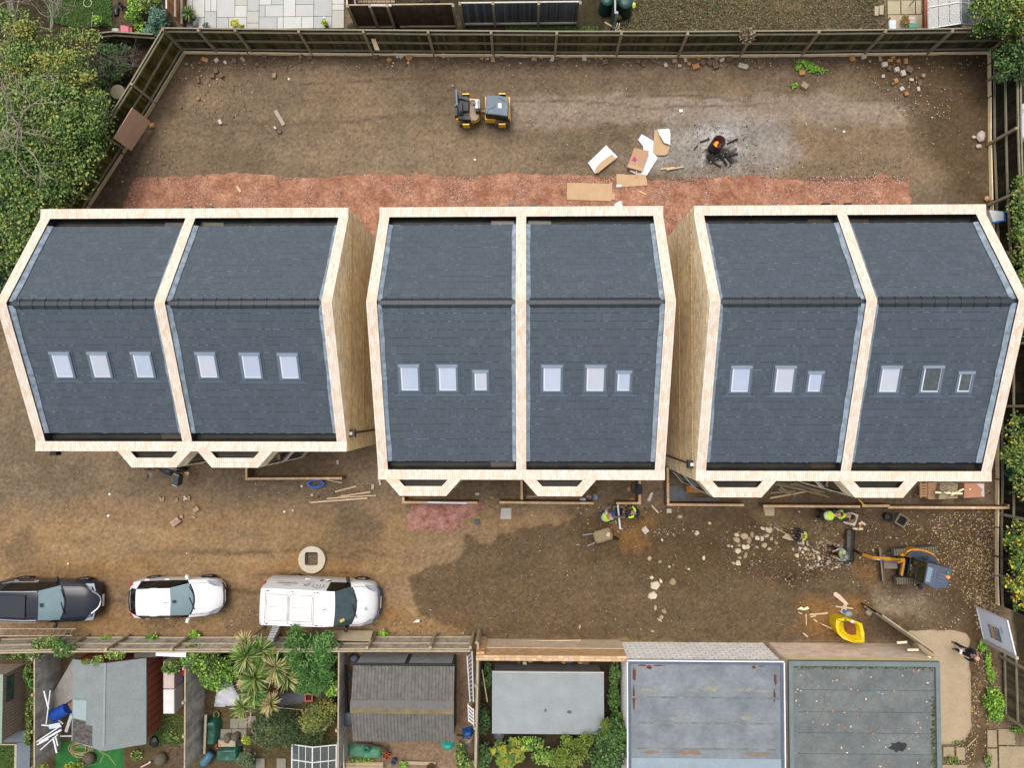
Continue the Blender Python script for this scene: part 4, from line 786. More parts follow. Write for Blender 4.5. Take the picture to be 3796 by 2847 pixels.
m = MB(); m.face([(xl-.02, RL.y-.26, zr-.03), (xr_+.02, RL.y-.26, zr-.03), (xr_+.02, RL.y-.02, zr+.035), (xl-.02, RL.y-.02, zr+.035)]); m.build('ridge_capping', M('lichen_capping', (120, 112, 92), .9, .15, 3.5, hue2=(150, 130, 88), fine=.2), s2)
m = walls4(xl+.06, xr_-.06, SW.y+.08, NW.y-.02, ze-.03);
for x in (xl+.06, xr_-.06): m.face([(x, SW.y+.08, ze-.03), (x, NW.y-.02, ze-.03), (x, RL.y, zr-.03)])
m.build('wall', M('dark_shed_wall', (84, 84, 80), .85, .15, 4), s2)
for ua, ub in ((900, 1320), (1335, 1712)):
 xa, xb = Q(1, 3, ua+20, 690).x, Q(1, 3, ub, 690).x; m = MB(); m.heights(0, 1, 0, 1, 120, 2, lambda u, v: (xb+(xa-xb)*u, NW.y+.03+.012*math.sin(u*(xb-xa)/.076*2*PI), .02+v*(ze-.1))); m.build('cladding_panel', M('grey_cladding', (190, 194, 198), .7, .1, 3), s2, smooth=True)
m = MB(); m.box(((xl+xr_)/2, NW.y+.05, ze-.06), (xr_-xl, .07, .06)); m.build('gutter', MBLACK, s2)
s3 = thing('flat_roof_shed', 'low shed with plain pale grey flat roof, between brick wall and conifer', 'shed', Q(2, 3, 300, 1100)); ze = 1.1
NW, NE, SE, SW = Q(1, 3, 2036, 832, ze), Q(2, 3, 788, 828, ze), Q(2, 3, 800, 1360, ze), Q(1, 3, 2040, 1362, ze); cx, cy = (NW.x+NE.x)/2, (NW.y+SW.y)/2
m = MB(); m.box((cx, cy, ze), (NE.x-NW.x, NW.y-SW.y, .05)); rf = m.build('roof', M('plain_grey_roof', (152, 160, 164), .75, .07, 1.2, .1, fine=.04, hue2=(164, 170, 172)), s3)
m = MB(); m.box((cx, NW.y+.02, ze-.01), (NE.x-NW.x, .04, .1)); m.build('roof_edging', M('pale_edging', (206, 208, 206), .7), s3)
walls4(NW.x+.08, NE.x-.1, SW.y+.05, NW.y-.05, ze-.03).build('wall', M('grey_board_wall', (128, 124, 120), .85, .2, 5, fine=.15), s3)
pr = [Q(2, 3, 490, 1175, ze), Q(2, 3, 285, 1160, ze)]; stains(rf, ze+.026, [(pr[0].x, pr[0].y, .16, .08), (pr[1].x, pr[1].y, .07, .09)], M('scuff', (92, 98, 100), .8), 'scuff_mark', 8)
def vboard(name, label, cat, a, b, h, t, mat, group=None, **k):
 a, b = Vector((a[0], a[1], 0)), Vector((b[0], b[1], 0)); d = (b-a).normalized(); n = Vector((-d.y, d.x, 0))*t/2; m = MB(); B = [a-n, b-n, b+n, a+n]; m.hexa([v+Vector((0, 0, .02)) for v in B], [v+Vector((0, 0, h)) for v in B]); return m, a, d, n
a, b = Q(3, 3, 1795, 262), Q(3, 3, 1862, 548); hd = thing('hoarding', 'white painted hoarding board with a coloured safety notice, beside the entrance path', 'hoarding', a)
m, a, d, n = vboard('', '', '', a, b, 2.12, .03, None); m.build('board', M('white_board', (256, 266, 284), .5, .04, 2, spec=.4), hd)
nv = n.normalized()
if nv.x > 0: nv = -nv
def onb(s, z, k=.02): return Vector((a.x, a.y, 0))+d*s+Vector((0, 0, z))+nv*k
L = (b-Q(3, 3, 1795, 262)).length
m = MB()
for p, q in ((onb(0, .05), onb(0, 2.1)), (onb(L, .05), onb(L, 2.1)), (onb(0, .06), onb(L, .06)), (onb(0, 2.09), onb(L, 2.09))): m.beam(p, q, .04, .04)
m.build('edge_trim', M('board_trim', (224, 226, 226), .6), hd)
def rect(s0, s1, z0, z1, k, mat, nm, par): mm = MB(); q = [onb(s0, z0, k), onb(s1, z0, k), onb(s1, z1, k), onb(s0, z1, k)]; nn = (q[1]-q[0]).cross(q[2]-q[0]); mm.face(q if nn.dot(nv) > 0 else q[::-1]); return mm.build(nm, mat, par)
SN = rect(L*.36, L*.82, .62, 1.42, .024, M('sign_white', (236, 236, 236), .5, .01), 'safety_notice', hd)
for i, cl in enumerate([(52, 104, 172), (226, 196, 40), (196, 40, 70), (60, 110, 180), (60, 160, 130)]):
 z0 = .66+i*.148; rect(L*(.5 if i < 4 else .4), L*.79, z0, z0+.125, .03, M('sign_%s' % ('blue yellow red sky green'.split()[i]), cl, .5, .02), 'notice_panel', SN)
 if i < 4:
  mm = MB(); c_ = onb(L*.44, z0+.062, .032); mm.cyl(c_, c_+nv*.004, .055, 14); mm.build('notice_symbol', M('sign_blue') if i in (0, 3) else M('sign_yellow') if i == 1 else M('sign_red'), SN)
  for t_ in range(6): rect(L*(.53+t_*.04), L*(.545+t_*.04), z0+.02, z0+.105, .034, M('sign_white'), 'notice_text', SN)
rect(L*.3, L*.5, 1.5, 1.62, .024, M('sign_pale', (206, 212, 232), .5), 'small_notice', hd)
m = MB(); p = Q(3, 3, 2165, 712, 2.3); m.box((p.x-.05, p.y, 1.15), (.12, .12, 2.3)); m.build('post', M('concrete_post', (188, 180, 166), .85), hd)
m = MB(); c_, e_ = Q(3, 3, 1880, 590), Q(3, 3, 1862, 548); m.beam(Vector((e_.x, e_.y, 2.05)), Vector((p.x-.05, p.y, 2.05)), .05, .1); m.build('rail', M('blue_white_rail', (170, 190, 206), .5), hd)
a, b = Q(3, 3, 985, 338, 1.9), Q(3, 3, 1478, 686, 1.9); gt = thing('board_gate', 'dark timber gate standing open at the corner of the dark roofed garage', 'gate', (a.x, a.y, 0))
m, a_, d_, n_ = vboard('', '', '', a, b, 1.9, .04, None); m.build('board', MBOARD_D, gt)
m = MB(); m.beam((a.x, a.y, 1.92), (b.x, b.y, 1.92), .06, .05); m.build('top_rail', MOLDW, gt)
for z in (.4, 1.5): m = MB(); m.beam(a_-n_*2.4+Vector((0, 0, z)), a_+d_*(b-a).length-n_*2.4+Vector((0, 0, z)), .09, .05, up=n_); m.build('rail', MOLDW, gt)
for nm, aa, bb in (('timber_prop', (1115, 578), (1200, 572)), ('timber_prop', (1205, 640), (1300, 638)), ('timber_prop', (1302, 695), (1405, 705))):
 m = MB(); m.beam(Q(3, 3, *aa, 1.3), Q(3, 3, *bb, 1.3), .09, .06); solo(m, nm, MPALE, {1115: 'highest short timber stub behind the open board gate', 1205: 'middle short timber stub behind the open board gate', 1302: 'palest short timber block by the garage roof corner'}[aa[0]], 'timber')
fence('entrance_fence', 'lighter close boarded fence right of the entrance path', [xy(Q(3, 3, 2015, 640)), xy(Q(3, 3, 2025, 1180)), xy(Q(3, 3, 2212, 1300))], q2(3, 3, (2018, 690), (2025, 1180)), 1.9, -1, M('brown_grey_board', (104, 92, 72), .9, .25, 3, .2, hue2=(126, 112, 90), fine=.15), seed=44)
# ---------------------------------------------------------------- vehicles and machines (each built lengthways along its own +x, then turned)
MTYRE = M('tyre', (26, 26, 27), .85, .2, 20); MRIM = M('alloy_rim', (150, 152, 156), .35, .1, 8, metal=.7)
MCHROME = M('chrome', (222, 224, 228), .2, .03, 3, metal=.6); MLAMP = M('lamp_glass', (160, 170, 180), .12, .12, 9, spec=.7); MRED = M('red_lamp', (206, 32, 42), .25, .1, 4, spec=.6)
MPLATE = M('white_plate', (232, 232, 226), .5, .02); MYPLATE = M('yellow_plate', (232, 176, 40), .5, .02); MTRIM = M('black_trim', (24, 26, 30), .5, .1, 6)
MSCREEN = M('windscreen', (132, 158, 164), .08, .12, 1.5, spec=.8); MSCREEN_D = M('van_windscreen', (60, 80, 80), .06, .35, 2.2, spec=.8); MSIDEG = M('side_window', (18, 18, 22), .1, .1, 3, spec=.6)
def wheel(name, par, x, y, r, w, mtyre=MTYRE, mrim=MRIM):
 s = 1 if y > 0 else -1; m = MB(); m.lathe((x, y-w/2, r), [(r*.62, 0), (r*.93, 0), (r, .03), (r, w-.03), (r*.93, w), (r*.62, w)], 22, axis=(0, 1, 0)); o = m.build(name, mtyre, par, world=False, smooth=True)
 m = MB(); yy = y+s*(w/2-.03); m.lathe((x, yy, r), [(r*.64, -.03), (r*.6, .01), (.08, .02), (0, .02)], 22, axis=(0, s, 0))
 for k in range(5): a = 2*PI*k/5; m.beam((x, yy+s*.015, r), (x+math.cos(a)*r*.6, yy+s*.012, r+math.sin(a)*r*.6), .05, .03)
 m.build('rim', mrim, o, world=False); return o
def car(name, label, loc, yaw, st, W, paint, screen, rear, bumper=None, rails=None, wheels=(), wr=.32, plate=MPLATE, roofmat=None, lampmat=MLAMP, cat='car', mirror=None, mirror_x=None, sunroof=None):
 """st: stations front to back (x, half width at sill, half width at belt, z belt edge, half width at top edge, z top edge, z centre, kind)
       kind h: hood, w: windscreen starts, r: roof, b: rear window starts, e: tail"""
 th = thing(name, label, cat, loc, yaw); bd, ws, sg, rw, sg2 = MB(), MB(), MB(), MB(), MB()
 def sec(s, i_):
  x, ws_, wb, zb, wt, zt, zc, k = s[:8]
  cb = {'h': .22, 'w': .34, 'r': .1, 'b': -.04, 'e': -.1}[k]
  if cat == 'van' and k == 'e': cb = -.02
  def cv(q): return (q[0]-cb*(q[1]/(W/2))**2, q[1], q[2])
  return [cv(q) for q in [(x, ws_*.97, .22), (x, ws_+.02, .38), (x, wb, zb*.72+.1), (x, wb-.015, zb), (x, wt, zt), (x, wt*.72, zt+(zc-zt)*.72), (x, wt*.36, zt+(zc-zt)*.94), (x, 0, zc)]]
 S = [sec(s, i) for i, s in enumerate(st)]; n = len(S[0])
 def full(p): return p+[(q[0], -q[1], q[2]) for q in p[-2::-1]]
 Fu = [full(p) for p in S]; N_ = len(Fu[0])
 for i in range(len(Fu)-1):
  k = st[i][7]
  for j in range(N_-1):
   q = [Fu[i][j], Fu[i][j+1], Fu[i+1][j+1], Fu[i+1][j]]; jj = j if j < n-1 else N_-2-j; top = jj >= 4
   if k == 'w' and top: ws.face(q)
   elif k == 'b' and top: rw.face(q)
   elif k == 'r' and jj == 3: (sg if j == jj else sg2).face(q)
   elif k == 'w' and jj == 3 and len(st[i]) > 8: (sg if j == jj else sg2).face(q)
   else: bd.face(q)
 bd.face(Fu[0][::-1]); bd.face(Fu[-1])
 for m_ in (bd, ws, sg, rw, sg2):
  seen = {}; mp = []; vs = []
  for v in m_.v:
   kx = tuple(round(c, 4) for c in v)
   if kx not in seen: seen[kx] = len(vs); vs.append(v)
   mp.append(seen[kx])
  m_.f = [tuple(dict.fromkeys(mp[a] for a in f)) for f in m_.f]; ok = [len(f) > 2 for f in m_.f]; m_.v = vs; m_.uv = [None]*sum(ok); m_.m = [0]*sum(ok); m_.f = [f for f, g in zip(m_.f, ok) if g]
 b = bd.build('body', paint, th, world=False, smooth=True); b.modifiers.new('Edge', 'EDGE_SPLIT').split_angle = R(38)
 ws.build('windscreen', screen, th, world=False, smooth=True); sg.build('side_window', MSIDEG, th, world=False); sg2.build('side_window', MSIDEG, th, world=False)
 if rw.f: rw.build('rear_window', rear, th, world=False, smooth=True)
 for x in wheels:
  for s in (1, -1): wheel('wheel', th, x, s*(W/2-.1), wr, .21)
 fx = st[0][0]; bx = st[-1][0]; wi = [s for s in st if s[7] == 'w'][0]; m = MB(); m.tube([(wi[0]+.01-.34*(y*wi[4]*.96/(W/2))**2, y*wi[4]*.96, wi[6]+.012-(wi[6]-wi[5])*abs(y)**2) for y in np.linspace(-1, 1, 11)], .035, 6, flat=.5); m.build('cowl', MTRIM, th, world=False)
 for s in (1, -1):
  m = MB(); m.tube([(a[0]-.22*(a[4]*.98/(W/2))**2, s*a[4]*.98, a[5]+.012) for a in st[1:4]], .008, 5); m.build('bonnet_gap', MTRIM, th, world=False)
 return th, fx, bx
def lampquad(par, nm, mat, pts): m = MB(); m.face(pts); n = (Vector(pts[1])-Vector(pts[0])).cross(Vector(pts[2])-Vector(pts[0]));
def add_box(par, nm, mat, c, d, rz=0, **k): m = MB(); m.box(c, d, rz, **k); return m.build(nm, mat, par, world=False)
def slab(par, nm, mat, pts, t=.012): m = MB(); P_ = [Vector(p) for p in pts]; n = (P_[1]-P_[0]).cross(P_[2]-P_[0]).normalized(); n = n if n.z > 0 else -n; m.hexa([p-n*.02 for p in P_], [p+n*t for p in P_]); return m.build(nm, mat, par, world=False)
MBLACKP = M('black_paint', (44, 48, 58), .2, .05, 2, spec=.32); MWHITEP = M('white_paint', (250, 250, 252), .25, .02, 2, spec=.5)
def finish(th, W, fx, bx, zb, mirror, mx, mz, paint, rail=None, wip=None, hl=None, tl=None):
 for s in (1, -1):
  m = MB(); m.box((mx, s*(W/2+.1), mz), (.16, .24, .14), rz=s*.25, taper=.8); m.build('wing_mirror', mirror, th, world=False, bevel=.03, seg=2)
  for hx in (mx-.95, mx-1.85): add_box(th, 'door_handle', MCHROME if paint is MBLACKP else paint, (hx, s*(W/2+.005), zb-.1), (.2, .04, .04))
  for q in hl: slab(th, 'headlight', MLAMP, [(x, s*y, z) for x, y, z in q])
  for q in tl: slab(th, 'tail_light', MRED, [(x, s*y, z) for x, y, z in q])
  if rail: m = MB(); m.tube([(x, s*y, z) for x, y, z in rail], .022, 6); m.build('roof_rail', MCHROME, th, world=False)
W = 1.82
st = [(2.32, .55, .58, .62, .5, .7, .74, 'h'), (2.18, .78, .82, .7, .66, .84, .88, 'h'), (1.75, .87, .89, .86, .74, .95, 1.0, 'h'), (1.0, .88, .9, .98, .76, 1.04, 1.1, 'w', 1), (.18, .89, .9, 1.02, .64, 1.56, 1.62, 'r'), (-.6, .89, .91, 1.04, .64, 1.63, 1.69, 'r'), (-1.6, .89, .9, 1.06, .62, 1.6, 1.66, 'b'), (-2.05, .87, .88, 1.06, .6, 1.3, 1.34, 'e'), (-2.28, .8, .82, .95, .58, 1.05, 1.08, 'e'), (-2.36, .7, .72, .7, .52, .82, .84, 'e')]
suv, fx, bx = car('parked_car', 'black estate car with silver roof rails, first in the row from the border', (Q(0, 3, 470, 200).x+.2, -8.72, 0), R(-.6), st, W, MBLACKP, MSCREEN, MSIDEG, wheels=(1.38, -1.35), wr=.36)
finish(suv, W, fx, bx, 1.02, MBLACKP, .55, 1.02, MBLACKP, rail=[(.1, .62, 1.62), (-.4, .62, 1.7), (-1.6, .6, 1.68)], hl=[[(2.2, .44, .8), (2.1, .8, .78), (1.78, .82, .9), (2.0, .56, .93)]], tl=[[(-2.1, .86, 1.02), (-2.3, .8, .98), (-2.28, .66, 1.04), (-2.06, .74, 1.1)]])
m = MB(); [m.tube([(2.08, s*.5, .9), (2.25, s*.34, .78), (2.33, s*.2, .7), (2.35, 0, .66)], .03, 6) for s in (1, -1)]; m.build('grille_trim', MCHROME, suv, world=False)
m = MB(); m.box((2.37, 0, .5), (.02, .52, .12)); m.build('number_plate', MPLATE, suv, world=False)
m = MB(); m.face([(-.75, -.5, 1.692), (-.3, -.5, 1.69), (-.3, .45, 1.69), (-.75, .45, 1.692)]);
slab(suv, 'sunroof', M('sunroof_glass', (22, 26, 32), .04, .2, 2, spec=.9), [(-1.5, -.48, 1.672), (-.35, -.48, 1.692), (-.35, .46, 1.692), (-1.5, .46, 1.672)], .03)
m = MB(); [m.tube([(.18, s*.66, 1.04), (-.4, s*.9, 1.06), (-1.5, s*.885, 1.1), (-1.75, s*.84, 1.22)], .016, 5) for s in (1, -1)]; m.build('window_trim', MCHROME, suv, world=False)
m = MB(); [m.beam((1.02, y0, 1.12), (.88, y1, 1.19), .03, .02) for y0, y1 in ((.1, .62), (-.5, .05))]; m.build('wiper', MTRIM, suv, world=False)
m = MB(); m.box((.25, .02, 1.585), (.2, .16, .02)); m.build('mirror_mount', MTRIM, suv, world=False)
W = 1.7
st = [(2.08, .45, .48, .56, .42, .64, .68, 'h'), (1.95, .68, .72, .66, .56, .78, .82, 'h'), (1.55, .8, .83, .82, .68, .92, .97, 'h'), (.95, .82, .84, .95, .7, 1.02, 1.07, 'w', 1), (.1, .83, .85, .98, .6, 1.42, 1.47, 'r'), (-.6, .83, .85, 1.0, .61, 1.46, 1.51, 'r'), (-1.45, .82, .84, 1.04, .58, 1.41, 1.46, 'b'), (-1.85, .78, .8, 1.02, .56, 1.12, 1.16, 'e'), (-2.0, .7, .72, .9, .52, .96, .98, 'e'), (-2.06, .6, .62, .6, .46, .74, .76, 'e')]
hat, fx, bx = car('parked_car', 'white hatchback with plain white roof, second in the row from the border', (-15.6, -8.56, 0), R(1.4), st, W, MWHITEP, MSCREEN, MSIDEG, wheels=(1.25, -1.22), wr=.31)
finish(hat, W, fx, bx, .98, MWHITEP, .62, 1.0, MWHITEP, hl=[[(1.98, .46, .76), (1.84, .7, .72), (1.45, .76, .9), (1.7, .56, .9)]], tl=[[(-1.8, .78, 1.0), (-1.98, .7, .92), (-1.96, .58, .98), (-1.76, .68, 1.08)]])
m = MB(); m.box((2.1, 0, .46), (.02, .5, .11)); m.build('number_plate', MPLATE, hat, world=False)
m = MB(); m.tube([(1.98, .58, .5), (2.1, .3, .47), (2.11, -.3, .47), (1.98, -.58, .5)], .035, 6); m.build('grille', MTRIM, hat, world=False)
for s in (1, -1): m = MB(); m.beam((-1.45, s*.585, 1.442), (.05, s*.605, 1.452), .02, .012); m.build('roof_channel', MTRIM, hat, world=False)
m = MB(); [m.beam((.97, y0, 1.08), (.78, y1, 1.17), .03, .02) for y0, y1 in ((.15, .6), (-.45, .1))]; m.build('wiper', MTRIM, hat, world=False)
m = MB(); m.tube([(-.02, 0, 1.48), (-.12, 0, 1.6)], .01, 5); m.build('aerial', MTRIM, hat, world=False)
m = MB(); m.box((.2, .0, 1.43), (.24, .12, .02)); m.build('mirror_mount', MTRIM, hat, world=False)
m = MB(); m.tube([(-1.75, .5, 1.2), (-1.9, .4, 1.12), (-1.93, 0, 1.13), (-1.9, -.4, 1.12), (-1.75, -.5, 1.2)], .03, 6); m.build('spoiler_edge', MTRIM, hat, world=False)
W = 1.97
st = [(2.48, .62, .64, .62, .52, .7, .74, 'h'), (2.36, .86, .88, .8, .7, .94, .99, 'h'), (1.98, .96, .97, 1.02, .84, 1.14, 1.2, 'h'), (1.62, .97, .975, 1.1, .84, 1.26, 1.34, 'w', 1), (.86, .98, .985, 1.16, .74, 1.86, 1.92, 'r'), (.42, .98, .985, 1.18, .76, 1.92, 1.97, 'e'), (.3, .98, .985, 1.18, .76, 1.93, 1.98, 'e'), (-.8, .98, .985, 1.2, .78, 1.94, 1.99, 'e'), (-2.3, .97, .98, 1.2, .78, 1.92, 1.96, 'e'), (-2.42, .94, .95, 1.1, .72, 1.8, 1.83, 'e'), (-2.46, .9, .92, .8, .7, 1.2, 1.22, 'e')]
van, fx, bx = car('parked_van', 'white panel van with a ribbed roof and dark lettering on its side', (-9.03, -8.68, 0), R(-1.9), st, W, MWHITEP, MSCREEN_D, MSIDEG, wheels=(1.6, -1.4), wr=.34, cat='van')
finish(van, W, fx, bx, 1.0, MTRIM, 1.18, 1.14, MWHITEP, hl=[[(2.36, .56, .94), (2.24, .82, .9), (1.9, .88, 1.08), (2.1, .7, 1.1)]], tl=[[(-2.44, .9, 1.1), (-2.4, .93, 1.4), (-2.38, .84, 1.5), (-2.44, .8, 1.2)]])
m = MB(); m.hexa([(2.42, -.62, .3), (2.54, -.5, .3), (2.54, .5, .3), (2.42, .62, .3)], [(2.36, -.8, .66), (2.52, -.5, .66), (2.52, .5, .66), (2.36, .8, .66)]); m.build('bumper', M('grey_bumper', (74, 84, 108), .6, .1), van, world=False)
m = MB(); m.box((2.55, 0, .5), (.02, .52, .12)); m.build('number_plate', MPLATE, van, world=False)
MRIB = M('van_roof_groove', (196, 190, 180), .6, .15, 4)
m = MB()
def vz(x): return 1.985 if x > -1 else 1.985-.03*(-1-x)/1.4
for xa, xb in ((-.12, -1.08), (-1.18, -2.08)):
 pl = []; r_ = .1
 for cx, cy, a0 in ((xa-r_, .56-r_, 0), (xb+r_, .56-r_, 90), (xb+r_, -.56+r_, 180), (xa-r_, -.56+r_, 270)):
  for k in range(4): a = R(a0+k*30); pl.append((cx+math.cos(a)*r_, cy+math.sin(a)*r_, vz(cx)-.004))
 m.tube(pl+[pl[0]], .018, 5)
for x in (-.05, -1.13, -2.14): m.tube([(x, -.7, vz(x)-.022), (x, -.45, vz(x)-.004), (x, .45, vz(x)-.004), (x, .7, vz(x)-.022)], .02, 5)
for x0, x1 in ((-.2, -1.0), (-1.3, -2.0)): m.tube([(x0, .02, vz(x0)), (x1, .02, vz(x1))], .016, 5)
for s in (1, -1): m.tube([(.4, s*.69, 1.95), (-2.25, s*.69, 1.93)], .014, 5)
m.build('roof_rib', MRIB, van, world=False)
for x in (.1, -.98, -2.05):
 for s in (1, -1): add_box(van, 'roof_mount', M('mount_grey', (110, 114, 120), .6), (x, s*.7, 1.955), (.08, .05, .03))
m = MB(); m.tube([(.5, 0, 1.98), (.38, 0, 2.1)], .012, 5); m.build('aerial', MTRIM, van, world=False)
add_box(van, 'paper', M('yellow_paper', (232, 196, 110), .8, .05), (1.12, -.5, 1.685), (.2, .17, .012), rz=.5, ry=R(37))
m = MB(); [m.beam((1.66, y0, 1.33), (1.5, y1, 1.45), .03, .02) for y0, y1 in ((.2, .72), (-.5, .1))]; m.build('wiper', MTRIM, van, world=False)
def lettering(par, txt, size, x, z, y, mat, nm='lettering', tilt=0., depth=.004, ext=1.):
 cu = bpy.data.curves.new('text', 'FONT'); cu.body = txt; cu.size = size; cu.extrude = depth; cu.align_x = 'CENTER'
 t = bpy.data.objects.new('text', cu); COL.objects.link(t); t.matrix_world = Matrix.Identity(4)
 dg = bpy.context.evaluated_depsgraph_get(); me = bpy.data.meshes.new_from_object(t.evaluated_get(dg)); bpy.data.objects.remove(t)
 M4 = Matrix.Translation((x, y, z))@Matrix.Rotation(PI, 4, 'Z')@Matrix.Rotation(PI/2+tilt, 4, 'X')
 me.transform(M4); me.materials.clear(); me.materials.append(mat); o = bpy.data.objects.new(nm, me); COL.objects.link(o); o.parent = par; return o
MLET = M('lettering_brown', (98, 84, 64), .5, .03); MLETG = M('lettering_grey', (140, 146, 152), .5, .03)
ty = .905; tl_ = -R(16)
lettering(van, 'JK', .34, -.55, 1.42, .915, MLET, tilt=tl_); lettering(van, 'KGOL', .13, -1.35, 1.55, .882, MLETG, tilt=tl_); lettering(van, 'REFURBISHMENT', .12, -1.4, 1.38, .93, MLET, tilt=tl_)
m = MB(); h0 = Vector((.0, .91, 1.42))
for a, b in (((-.22, .0), (-.22, .2)), ((.22, .0), (.22, .2)), ((-.3, .18), (0, .34)), ((.3, .18), (0, .34)), ((-.08, 0), (-.08, .16)), ((.08, 0), (.08, .16)), ((-.08, .16), (.08, .16))):
 m.beam((h0.x+a[0], h0.y-a[1]*.27, h0.z+a[1]), (h0.x+b[0], h0.y-b[1]*.27, h0.z+b[1]), .03, .012)
m.build('house_emblem', MLET, van, world=False)
for k, x in enumerate((.35, .0)): m = MB(); m.lathe((x, .987, 1.05), [(.09, 0), (.07, .01), (0, .012)], 14, axis=(0, 1, 0)); m.build('fuel_cap', M('grey_recess', (96, 100, 108), .5), van, world=False)
m = MB(); m.beam((-.25, .95, 1.3), (-1.95, .95, 1.3), .02, .03); m.build('door_rail', M('rail_grey', (150, 156, 164), .5), van, world=False)
o = lettering(van, 'JK', .17, 0, 0, 0, MLETG, nm='bonnet_lettering'); o.data.transform((Matrix.Translation((2.08, -.12, 1.165))@Matrix.Rotation(R(18), 4, 'Y')@Matrix.Rotation(PI/2, 4, 'Z')@Matrix.Rotation(-PI/2, 4, 'X')@Matrix.Rotation(PI, 4, 'Z')))
# ------------------------------------------------ tandem roller: local x to the right, y up the picture, from a close crop at 8.508 x
def rp(u, v, z): return P(1660+u/8.508, 290+v/8.508, z)
MYEL = M('machine_yellow', (255, 204, 36), .4, .08, 5, spec=.4); MGREYM = M('machine_grey', (92, 112, 128), .5, .07, 3, spec=.4); MDARKM = M('machine_black', (32, 35, 40), .5, .15, 6); MSTEEL = M('drum_steel', (134, 126, 116), .5, .2, 6, metal=.4)
rl = thing('roller', 'yellow and grey ride on tandem roller standing on the back yard', 'roller', rp(1100, 1100, 0))
cy0, cy1 = rp(600, 1590, .0).y, rp(1770, 560, .7).y
cL, cR = rp(590, 1400, .4).x, rp(1720, 1400, .4).x
for cx in (cL, cR):
 m = MB(); m.lathe((cx, -8.0*0+cy0, .34), [(.0, .06), (.28, .06), (.3, 0), (.34, 0), (.34, cy1-cy0), (.3, cy1-cy0), (.28, cy1-cy0-.06), (0, cy1-cy0-.06)], 26, axis=(0, 1, 0)); d_ = m.build('drum', MSTEEL, rl); d_.modifiers.new('Edge', 'EDGE_SPLIT').split_angle = R(40); d_.data.polygons.foreach_set('use_smooth', [True]*len(d_.data.polygons))
 for y, s in ((cy0-.03, -1), (cy1+.03, 1)):
  m = MB(); m.box((cx, y, .52), (.3, .06, .5)); m.box((cx, y+s*.03, .74), (.3, .12, .06)); m.build('drum_yoke', MYEL, rl)
ym = (cy0+cy1)/2; wy = (cy1-cy0)
def poly3(uv, z0, z1, mat, nm, par=rl, bev=.02, inset=1.):
 a = [rp(u, v, z1) for u, v in uv]; m = MB(); c = sum(a, Vector())/len(a)
 n = len(a); m.add([Vector((p.x, p.y, z0)) for p in a]+[Vector((c.x+(p.x-c.x)*inset, c.y+(p.y-c.y)*inset, z1)) for p in a], [(i, (i+1) % n, n+(i+1) % n, n+i) for i in range(n)]+[tuple(range(n, 2*n)), tuple(range(n))[::-1]]); return m.build(nm, mat, par, bevel=bev, seg=2)
poly3([(1175, 1300), (1480, 1310), (1560, 1275), (1950, 1270), (1960, 570), (1175, 560)], .34, .72, MYEL, 'front_frame')
hood = poly3([(1165, 1110), (1215, 500), (1640, 520), (1920, 580), (1905, 1200), (1560, 1150)], 1.2, 1.28, MGREYM, 'engine_hood', bev=.03, inset=.97)
sk_ = poly3([(1180, 1125), (1215, 512), (1640, 530), (1915, 592), (1900, 1215), (1560, 1165)], .7, 1.2, MDARKM, 'hood_side')
m = MB(); q = [rp(u, v, 1.285) for u, v in ((1585, 930), (1580, 775), (1690, 770), (1700, 935))]; m.face(q[::-1]); m.build('label', MPLATE, hood)
m = MB(); m.tube([rp(1240, 1100, 1.283), rp(1280, 970, 1.283), rp(1480, 905, 1.283), rp(1500, 830, 1.283)], .01, 5); m.tube([rp(1590, 615, 1.283), rp(1700, 665, 1.283), rp(1830, 750, 1.283)], .01, 5); m.build('panel_gap', MDARKM, hood)
m = MB(); m.tube([rp(1835, 970, 1.285), rp(1850, 900, 1.285), rp(1840, 820, 1.285)], .012, 5); m.build('hood_handle', MCHROME, hood)
poly3([(1945, 1300), (1945, 560), (1975, 640), (1985, 1400)], .42, .72, M('tan_bumper', (186, 146, 110), .6, .1), 'bumper')
poly3([(265, 1300), (760, 1330), (980, 1230), (1010, 1000), (980, 640), (700, 620), (300, 560), (240, 900)], .34, .78, MYEL, 'rear_frame')
poly3([(700, 1190), (770, 1320), (900, 1320), (980, 1210), (985, 1060), (870, 960), (850, 650), (720, 650), (690, 800)], .76, .82, M('platform', (172, 152, 136), .85, .12, 4), 'platform')
poly3([(320, 1280), (740, 1310), (680, 1160), (320, 1160)], .76, .98, MDARKM, 'side_box'); poly3([(310, 640), (330, 560), (600, 545), (690, 640), (660, 720), (420, 640)], .76, 1.0, MDARKM, 'side_box')
poly3([(300, 1170), (680, 1170), (690, 680), (300, 640)], .72, .9, MDARKM, 'seat_base')
seat = poly3([(450, 1030), (660, 1020), (655, 710), (450, 720)], .9, 1.06, M('seat_pad', (70, 74, 80), .7, .15, 9), 'seat', bev=.04)
poly3([(380, 1030), (450, 1030), (450, 720), (380, 720)], .95, 1.38, M('seat_back', (84, 88, 92), .7, .1, 6), 'backrest', seat, bev=.03)
poly3([(390, 1130), (470, 1130), (470, 1040), (390, 1040)], .9, 1.08, M('seat_back'), 'armrest', seat)
poly3([(860, 940), (960, 940), (950, 660), (860, 670)], .8, 1.2, M('console_white', (226, 226, 232), .5, .05), 'console', bev=.03); poly3([(960, 940), (1020, 940), (1015, 640), (960, 640)], .8, 1.26, M('console_silver', (140, 152, 166), .4, .1, 4), 'console_back')
poly3([(870, 1030), (1010, 1040), (1000, 950), (870, 950)], .78, 1.1, MDARKM, 'console_base')
